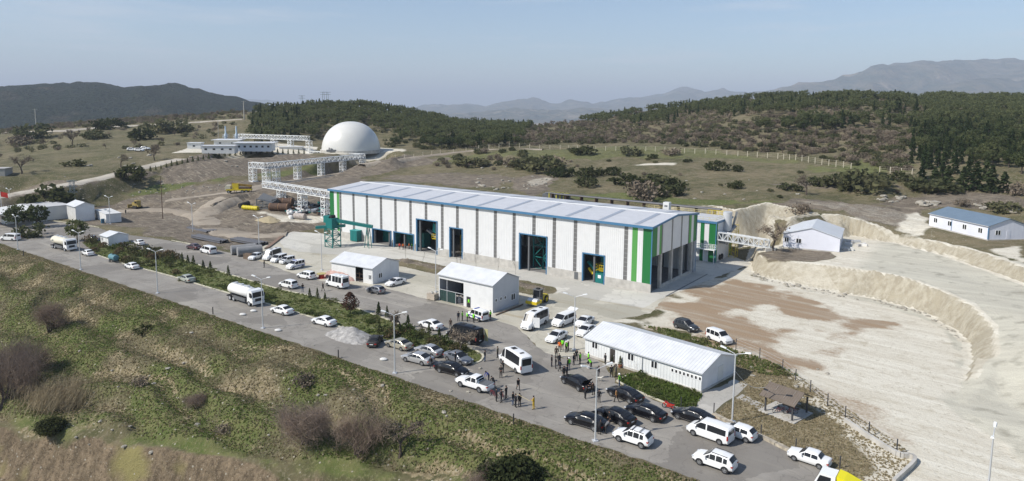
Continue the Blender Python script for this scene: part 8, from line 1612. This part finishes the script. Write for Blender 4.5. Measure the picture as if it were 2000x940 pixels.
b = MB(); [b.bar((x, y, 5.5), (x + sx, y, 0), .12) for x, y, sx in ((8.6, 4.6, -1), (8.6, 5.6, -1), (8.6, 4.6, .8), (8.6, 5.6, .8))]; parts(b, 'leg', M_teal, o)
p = G(*c('A6', 1600, 668)); o = empty('teal_container', p, SITE_ROT, 'square teal metal bin standing under the conveyor', 'bin'); b = MB(); b.box(-1.4, 1.4, 0, 2.2, .15, 3.2); b.build('body', M_teal, o); b = MB(); [b.box(x - .06, x + .06, -.06, 0, .15, 3.2) for x in (-1.3, -.65, 0, .65, 1.3)]; b.box(-1.5, 1.5, -.1, 2.3, 3.1, 3.25); b.build('frame', mt2, o)
# ------------------------------------------------------------------ pipes, drums and materials
def rod(name, a, b_, r, m, label, cat, grp=None, n=12, hollow=False):
    a, b_ = Vector(a), Vector(b_); q = MB(); d = (b_ - a)
    if hollow: 
        q.tube([a, b_], r, n, False); q.tube([a, b_], r * .8, n, False); q.cur = 1; e = d.normalized() * .05; q.tube([a + e, b_ - e], r * .79, n, True)
    else: q.tube([a, b_], r, n)
    return tag(q.build(name, [m, M_dark] if hollow else m, None, 40, fix=not hollow), label, cat, grp)
def pipe_stack(x0, y0, x1, y1, n, rows, r, label, grp):
    a, b_ = G(x0, y0), G(x1, y1); d = (b_ - a).normalized(); s_ = Vector((-d.y, d.x, 0))
    for j in range(rows):
        for i in range(n - j):
            q = s_ * ((i + .5 * j) * r * 2.06) + Vector((0, 0, r + .1 + j * r * 1.75)); dl = d * rnd.uniform(-.6, .6); rod('steel_pipe', a + q + dl, b_ + q + dl, r, M_pipe, label, 'pipe', grp, 10, True)
pipe_stack(*c('A6', 105, 635), *c('A6', 370, 690), 7, 2, .22, 'dark grey pipe in the long stack left of the concrete pipes', 'pipes in the left stack')
pipe_stack(*c('A6', 470, 665), *c('A6', 720, 712), 8, 2, .22, 'dark grey pipe in the stack behind the concrete pipes', 'pipes in the right stack')
pipe_stack(*c('A6', 20, 545), *c('A6', 250, 590), 8, 1, .24, 'dark grey pipe lying in the loose upper row', 'pipes in the upper row'); pipe_stack(*c('A6', 120, 500), *c('A6', 360, 545), 6, 1, .2, 'thin dark pipe behind the loose upper row', 'thin pipes behind the upper row'); pipe_stack(*c('A6', 750, 440), *c('A6', 950, 480), 5, 1, .22, 'grey pipe lying in front of the white sacks', 'pipes before the white sacks')
for k, (x, y, l) in enumerate([(478, 790, 'large grey concrete pipe, left of a pair beside the white van'), (535, 805, 'large grey concrete pipe, right of a pair beside the white van')]): a = G(*c('A6', x, y)); dv = (_U * .35 + _V * .9).normalized() * 6.0; rod('concrete_pipe', a + Vector((0, 0, 1.25)), a + dv + Vector((0, 0, 1.25)), 1.2, mat('concrete_grey', (.25, .25, .25), .9, noise=.15), l, 'pipe', None, 24)
p = G(*c('A6', 632, 828)); 
for k in range(3): b = MB(); b.box(-1.2, 1.2, -.6, .6, 0, .38); [b.box(-1.22, 1.22, y - .08, y + .08, .38, .44) for y in (-.5, 0, .5)]; o = b.build('pallet', M_wood); o.location = (p.x + .08 * k, p.y, .02 + .46 * k); o.rotation_euler = (0, 0, SITE_ROT + .1 * k); tag(o, ['wooden pallet at the bottom of the pile beside the parked white hatchback', 'wooden pallet in the middle of the pile of three', 'wooden pallet on top of the pile of three'][k], 'pallet')
for k in range(4): a = T(*c('A6', 785 + 12 * k, 738 - 3 * k)); q = T(*c('A6', 925 + 12 * k, 632 - 3 * k)); b = MB(); b.bar(a + Vector((0, 0, .2)), q + Vector((0, 0, .25)), .25); tag(b.build('timber_beam', mat('beam_wood', (.22, .15, .11), .85)), 'long brown timber beam on the gravel edge', 'beam', 'timber beams on the gravel edge')
p = G(*c('B2', 1165, 203)); o = empty('cable_drum', p, 0, 'yellow topped red cable drum behind the white people carrier', 'drum'); b = MB(); b.lathe([(1.0, 0), (1.0, .12), (.6, .12), (.6, .95), (1.0, .95)], 22); b.build('spool', M_red, o, 30); b = MB(); b.lathe([(1.02, .951), (1.02, 1.07), (.15, 1.08)], 22); b.build('flange', mat('drum_top', (.45, .38, .16), .7), o, 30)
p = G(*c('B3', 1060, 212)); o = empty('concrete_bin', p, SITE_ROT, 'square pale concrete bin filled with rubble at the workshop corner', 'bin'); b = MB(); b.box(-1.0, 1.0, -.7, .7, .1, 1.3); b.build('body', mat('bin_pale', (.42, .36, .29), .9, noise=.2), o); b = MB(); [b.lathe([(.05, 0), (.28, .1), (.2, .3), (.03, .36)], 7, (x, y, 1.25)) for x, y in ((-.6, .2), (0, -.2), (.5, .3), (.2, .4))]; b.build('rubble', M_conc, o)
def heap(name, cx_, cy_, a, lx, ly, h, m, label, cat, seed, rough=.25, crest=1.6, folds=0.):
    n, mm_ = 34, 26; rs = VNoise(seed); b = MB(); vs = []
    for j in range(mm_):
        for i in range(n):
            x, y = (i / (n - 1) - .5) * 2, (j / (mm_ - 1) - .5) * 2; r = math.hypot(x, y) if False else max(abs(x), abs(y)) * .5 + math.hypot(x, y) * .5; nz = rs.at(np.array([x * 3.1 + 9]), np.array([y * 3.1 + 9]))[0] + .6 * rs.at(np.array([x * 8.3 + 9]), np.array([y * 8.3 + 9]))[0]
            z = max(0, 1 - r) ** (1 / crest) * (1 + nz * rough) * h - .04 + (.0 if r < .98 else -.15); vs.append((x * lx * (1 + nz * .12), y * ly * (1 + nz * .12), z + folds * abs(nz)))
    b.add(vs, [(j * n + i, j * n + i + 1, (j + 1) * n + i + 1, (j + 1) * n + i) for j in range(mm_ - 1) for i in range(n - 1)]); o = b.build(name, m, None, 45, fix=False); o.location = (cx_, cy_, 0); o.rotation_euler = (0, 0, a); return tag(o, label, cat)
p = G(684, 657); heap('tarpaulin_heap', p.x, p.y, SITE_ROT, 5.0, 2.9, 1.5, mat('tarp_heap', (.36, .345, .325), .8, noise=.45, nscale=1.6, bump=1.0, bscale=2.2), 'heap covered with wrinkled pale grey tarpaulin on the road beside the island', 'heap', 4, .5, .95, .25)
p = G(*c('B2', 1345, 195)); heap('sheet_pile', p.x, p.y, SITE_ROT, 5.2, 2.2, 2.2, mat('pink_sheet', (.44, .29, .25), .8, noise=.25, nscale=1.2, bump=.5, bscale=3), 'pile covered by pinkish sheeting behind the old minibus', 'heap', 7, .5, 1.6)
p = T(*c('A6', 820, 470)); o = heap('sand_heap', p.x, p.y, SITE_ROT, 5, 3, 1.5, mat('sand', (.36, .30, .19), .95, bump=.6, bscale=4), 'low heap of sandy soil in front of the storage pad', 'heap', 9, .3, 1.0); o.location.z = p.z - .1
p = T(*c('A6', 655, 378)); o = empty('yellow_tank', p, SITE_ROT + .25, 'ribbed bright yellow cylinder lying on the storage pad', 'tank'); b = MB(); k = 18; xs = np.linspace(-4.4, 4.4, 30); vs = [(x, (1.0 + .10 * math.sin(x * 4.2)) * math.cos(2 * PI * j / k), 1.0 + (1.0 + .10 * math.sin(x * 4.2)) * math.sin(2 * PI * j / k)) for x in xs for j in range(k)]; b.add(vs, [(i * k + j, i * k + (j + 1) % k, (i + 1) * k + (j + 1) % k, (i + 1) * k + j) for i in range(29) for j in range(k)] + [tuple(range(k)), tuple(range(29 * k, 30 * k))]); b.build('shell', mat('tank_yellow', (.55, .45, .01), .5), o, 40); o.scale = (.75,) * 3
rod('black_cylinder', T(*c('A6', 555, 365)) + Vector((0, 0, .9)), T(*c('A6', 640, 338)) + Vector((0, 0, .9)), .9, M_black, 'black cylinder lying behind the yellow ribbed tank', 'cylinder')
p = T(*c('A6', 810, 360)); o = empty('steel_frame_stack', p, SITE_ROT + .3, 'dark grey stack of steel frames between the yellow tank and the rusty tanks', 'steel frames'); b = MB(); lattice(b, -3.2, 3.2, -1.6, 1.6, 0, 3.2, 3, .28); b.build('frame', M_greyd, o); b = MB(); b.add([(-3, -1.5, 3.2), (3.2, -1.5, 2.2), (3.2, 1.8, 3.2), (-3, 1.8, 5.0)], [(0, 1, 2, 3)]); b.build('cover_sheet', M_greyd, o, fix=False)
for k, (x, y, dz, l) in enumerate([(920, 385, .0, 'rusty brown steel tank in front on the storage pad'), (960, 350, .6, 'rusty brown steel tank stacked behind the front one')]): p = T(*c('A6', x, y)); o = empty('rusty_tank', p, SITE_ROT + .5, l, 'tank'); b = MB(); b.tube([(-3.4, 0, 1.3 + dz), (3.4, 0, 1.3 + dz)], 1.3, 16); b.build('shell', M_rust, o, 40); b = MB(); [b.tube([(x_, 0, 1.3 + dz), (x_ + .15, 0, 1.3 + dz)], 1.36, 16) for x_ in (-3.2, 0, 3.0)]; parts(b, 'rim', mat('rust_pale', (.30, .17, .09), .8), o, 40)
p = T(*c('A6', 930, 292)); o = empty('arched_cover', p, SITE_ROT + .4, 'dark grey half round steel cover behind the rusty tanks', 'cover'); b = MB(); k = 12; vs = [(x, 1.9 * math.cos(PI * j / k), 1.9 * math.sin(PI * j / k)) for x in (-2, 2) for j in range(k + 1)]; b.add(vs, [(j, j + 1, k + 2 + j, k + 1 + j) for j in range(k)]); b.build('shell', M_greyd, o, 40, fix=False)
rs_ = random.Random(31); wm_ = mat('white_sack', (.66, .65, .62), .8, noise=.15, nscale=3)
for i in range(16):
    x, y = rs_.uniform(1000, 1150), rs_.uniform(395, 465); p = T(*c('A6', x, y)); b = MB(); s_ = rs_.uniform(.6, 1.1); b.lathe([(.3, 0), (.62, .1), (.66, .55), (.5, .95), (.15, 1.1)], 9); o = b.build('bulk_sack', wm_, None, 60); o.location = (p.x, p.y, p.z - .1); o.scale = (s_ * 1.3, s_, s_ * rs_.uniform(.8, 1.5)); tag(o, 'white bulk sack in the pile on the storage pad', 'sack', 'white sacks on the storage pad')
p = T(*c('A6', 1118, 462)); rod('wrapped_roll', p + Vector((-2.2, .6, 1.0)), p + Vector((1.6, -.8, 1.0)), 1.0, mat('wrap_beige', (.42, .37, .33), .8, noise=.3, nscale=2), 'beige wrapped roll in front of the white sacks', 'roll', None, 16)
mm_ = [M_greyd, M_rust, M_pipe, M_black, M_steel, M_teal, M_tarp]
for i in range(70):
    x, y = rs_.uniform(1010, 1385), rs_.uniform(318, 430); p = T(*c('A6', x, y)); b = MB(); k = rs_.randrange(3); a = rs_.uniform(0, 3.1); d = Vector((math.cos(a), math.sin(a), 0))
    if k == 0: b.bar(p - d * 2.4 + Vector((0, 0, .3)), p + d * 2.4 + Vector((0, 0, .45)), .35, .3)
    elif k == 1: b.tube([p - d * 2 + Vector((0, 0, .4)), p + d * 2 + Vector((0, 0, .4))], .35, 8)
    else: b.bar(p - d * .9 + Vector((0, 0, .45)), p + d * .9 + Vector((0, 0, .45)), 1.2, .9)
    tag(b.build(['steel_beam', 'scrap_pipe', 'metal_case'][k], mm_[rs_.randrange(7)]), 'loose %s among the materials beside the hall end' % ['steel beam', 'length of pipe', 'boxy metal case'][k], ['beam', 'pipe', 'case'][k], ['loose beams', 'loose pipes', 'metal cases'][k] + ' among the materials')
# pipe rack and generator behind the hall, roof cabinet
o = empty('pipe_rack', S(-62, 53, 9.6), SITE_ROT, 'long dark pipe rack on short posts behind the hall', 'pipe rack'); b = MB(); [b.tube([(x0, y, 1.7), (58, y - .5, 1.7)], .22, 8) for x0, y in ((0, 0), (0, .6), (4, -.7))]; parts(b, 'pipe', M_pipe, o)
for i in range(11):
    x = 3 + 5.3 * i; p = S(-62 + x, 53); MB().box(x - .12, x + .12, -.9, .9, gz(p.x, p.y) - 9.9, 1.5).build('post', M_rust, o)
p = S(-62, 54); o = empty('generator_set', (p.x, p.y, gz(p.x, p.y)), SITE_ROT + .1, 'dark machine with yellow ribs at the end of the pipe rack', 'generator'); b = MB(); b.box(-1, 8, -1.2, 1.2, -.6, 1.5); b.build('housing', M_greyd, o); b = MB(); [b.box(x - .2, x + .2, -1.35, 1.35, -.4, 2.1) for x in (1.5, 2.8, 4.1, 5.4, 6.7, 7.6)]; parts(b, 'rib', mat('olive_yellow', (.40, .36, .05), .6), o)
p = S(-8.5, 26.5, 12.2); o = empty('roof_cabinet', p, SITE_ROT, 'white cabinet rising behind the hall roof near its right end', 'cabinet'); MB().box(-.75, .75, -.7, .7, -12.2, 3.5).build('body', M_white, o); MB().box(-.4, .4, -.72, -.7, 2.4, 2.8).build('vent', M_greyd, o)
b = MB(); stair_rail(b, -6, -.2, .4, .8, 0, 2.2, 6); o = b.build('yellow_railing', M_yel); p = S(-1, 50, 9.2); o.location = (p.x, p.y, max(9.0, gz(p.x, p.y))); o.rotation_euler = (0, 0, SITE_ROT); tag(o, 'yellow railing on the bank behind the annex silo', 'railing')
# parked off road cars at the compound
for k, (x, y, l) in enumerate([(258, 295, 'white off road car parked by the compound, leftmost of three'), (272, 296, 'white off road car parked by the compound, middle of three'), (284, 293, 'white off road car parked by the compound, rightmost of three')]):
    o = copy_tree(VC[('suv', 'paint_white')]); p = T(x, y); o.location = (p.x, p.y, p.z + .05); o.rotation_euler = (0, 0, .1 - .1 * k); tag(o, l, 'car', 'vehicles parked on the site')
# rocks
M_rock = mat('limestone', (.33, .305, .255), .95, noise=.35, nscale=1.2, bump=.8, bscale=2)
rk = []
for v_ in range(4):
    r2 = random.Random(70 + v_); bm = bmesh.new(); bmesh.ops.create_icosphere(bm, subdivisions=2, radius=1)
    for q in bm.verts: q.co *= 1 + r2.uniform(-.22, .22); q.co.z *= .62
    mme = bpy.data.meshes.new('rock'); bm.to_mesh(mme); bm.free(); mme.materials.append(M_rock); rk.append(mme)
def rocks(x0, x1, y0, y1, n, s0, s1, label, grp, gp=False):
    for i in range(n):
        x, y = rs_.uniform(x0, x1), rs_.uniform(y0, y1); p = T(x, y); s_ = rs_.uniform(s0, s1); o = mobj('rock', rk[rs_.randrange(4)], None, (p.x, p.y, p.z + s_ * .2), rs_.uniform(0, 6)); o.scale = (s_ * rs_.uniform(.8, 1.6), s_, s_ * rs_.uniform(.7, 1.2)); tag(o, label, 'rock', grp)
rocks(1715, 1765, 384, 396, 12, .5, 1.1, 'pale boulder in the pile on the dry field', 'boulders in the field pile'); rocks(1790, 1828, 394, 403, 10, .6, 1.3, 'pale boulder in the pile above the blue roofed cabin', 'boulders above the blue roof'); rocks(1900, 1930, 400, 410, 5, .5, .9, 'pale boulder beside the dark shrub behind the blue roof', 'boulders by the dark shrub'); rocks(1968, 1990, 408, 418, 3, .8, 1.4, 'big pale boulder right of the blue roof', 'boulders right of the blue roof'); rocks(1770, 1800, 360, 368, 6, .6, 1.1, 'pale boulder at the track end left of the cypress clump', 'boulders at the track end')
rocks(930, 1080, 345, 372, 30, .3, .8, 'pale rubble stone on the cut bank behind the hall', 'rubble on the cut bank'); rocks(150, 470, 300, 330, 12, .4, .9, 'pale boulder on the green field below the ridge', 'boulders on the left field'); rocks(110, 330, 345, 400, 26, .15, .45, 'grey stone on the dark green bank', 'stones on the dark bank'); rocks(260, 430, 360, 380, 26, .2, .5, 'grey stone on the rough bank by the dirt track', 'stones on the rough bank')
rocks(120, 1000, 640, 900, 46, .12, .34, 'small pale stone on the grass slope', 'stones on the grass slope'); rocks(1440, 1640, 705, 800, 14, .15, .35, 'pale stone along the boundary fence', 'stones along the fence'); rocks(900, 1060, 318, 345, 10, .5, .9, 'pale boulder in the rough field', 'boulders in the rough field'); rocks(1270, 1560, 330, 400, 12, .3, .6, 'small pale boulder in the open field', 'boulders in the open field')
FOOT = [(1470, 535), (1500, 547), (1540, 555), (1600, 567), (1640, 576), (1700, 585), (1760, 600), (1807, 613), (1860, 645), (1885, 672)]
for i in range(90):
    t = rs_.uniform(0, 8.99); k = int(t); t -= k; x = FOOT[k][0] * (1 - t) + FOOT[k + 1][0] * t; y = FOOT[k][1] * (1 - t) + FOOT[k + 1][1] * t + rs_.uniform(-2, 5) ** 1; p = T(x, y); s_ = rs_.uniform(.12, .5) ** 1.2; o = mobj('rock', rk[rs_.randrange(4)], None, (p.x, p.y, p.z + s_ * .15), rs_.uniform(0, 6)); o.scale = (s_ * 1.3, s_, s_); tag(o, 'pale fallen stone at the foot of the curved cut bank', 'rock', 'fallen stones below the cut bank')
for x, y, l in [(474, 616, 'white sack lying on the near road by the tanker'), (495, 609, 'white plastic bag on the near road below the tanker cab'), (543, 647, 'pale sack at the grass edge below the lamp post'), (749, 704, 'sandy sack on the road near the tarpaulin heap')]: p = G(x, y); b = MB(); b.lathe([(.1, 0), (.42, .06), (.46, .22), (.3, .36), (.05, .4)], 10); o = b.build('sack', wm_, None, 60); o.location = (p.x, p.y, .012); o.scale = (1.3, .9, 1); tag(o, l, 'sack')
p = G(*c('B5', 1335, 372)); o = empty('striped_barrier', p, SITE_ROT, 'light green and white barrier against the office wall', 'barrier'); b = MB(); b.bar((-1.0, 0, .8), (1.0, 0, .8), .06, .35); b.build('board', mat('barrier_green', (.45, .62, .40), .6), o); b = MB(); [b.bar((x, .25 * s_, 0), (x, 0, .75), .06) for x in (-.8, .8) for s_ in (1, -1)]; parts(b, 'leg', M_steel, o)
for k in range(3): a = G(*c('B4', 650 + 14 * k, 548 - 6 * k)); q = G(*c('B4', 880 + 10 * k, 462 - 6 * k)); b = MB(); b.bar(a + Vector((0, 0, .12)), q + Vector((0, 0, .14)), .22, .16); tag(b.build('plank', M_wood), 'long plank on the ground along the workshop end wall', 'plank', 'planks along the workshop end')
for k, (x, y) in enumerate([(330, 430), (318, 452), (345, 445), (300, 440)]): p = G(*c('B4', x, y - 20)); b = MB(); b.lathe([(.25, 0), (.5, .1), (.52, .7), (.3, 1.0), (.06, 1.05)], 10); o = b.build('sack', mat('sack_grey', (.36, .34, .32), .85), None, 60); o.location = (p.x, p.y, 0); o.scale = (1, 1, 1 + .25 * (k % 2)); tag(o, 'grey sack piled in the workshop opening', 'sack', 'sacks in the workshop opening')
for k in range(10): p = G(rs_.uniform(1650, 1690), rs_.uniform(472, 490), 4.3); b = MB(); b.bar((-rs_.uniform(.4, 1), 0, .3), (rs_.uniform(.4, 1), .3, .3), .6, .6); o = b.build('material_case', [wm_, M_tarp, M_steel][k % 3]); o.location = (p.x, p.y, gz(p.x, p.y)); o.rotation_euler = (0, 0, rs_.uniform(0, 3)); tag(o, 'pale bundle of material beside the terrace cabin', 'bundle', 'bundles beside the terrace cabin')
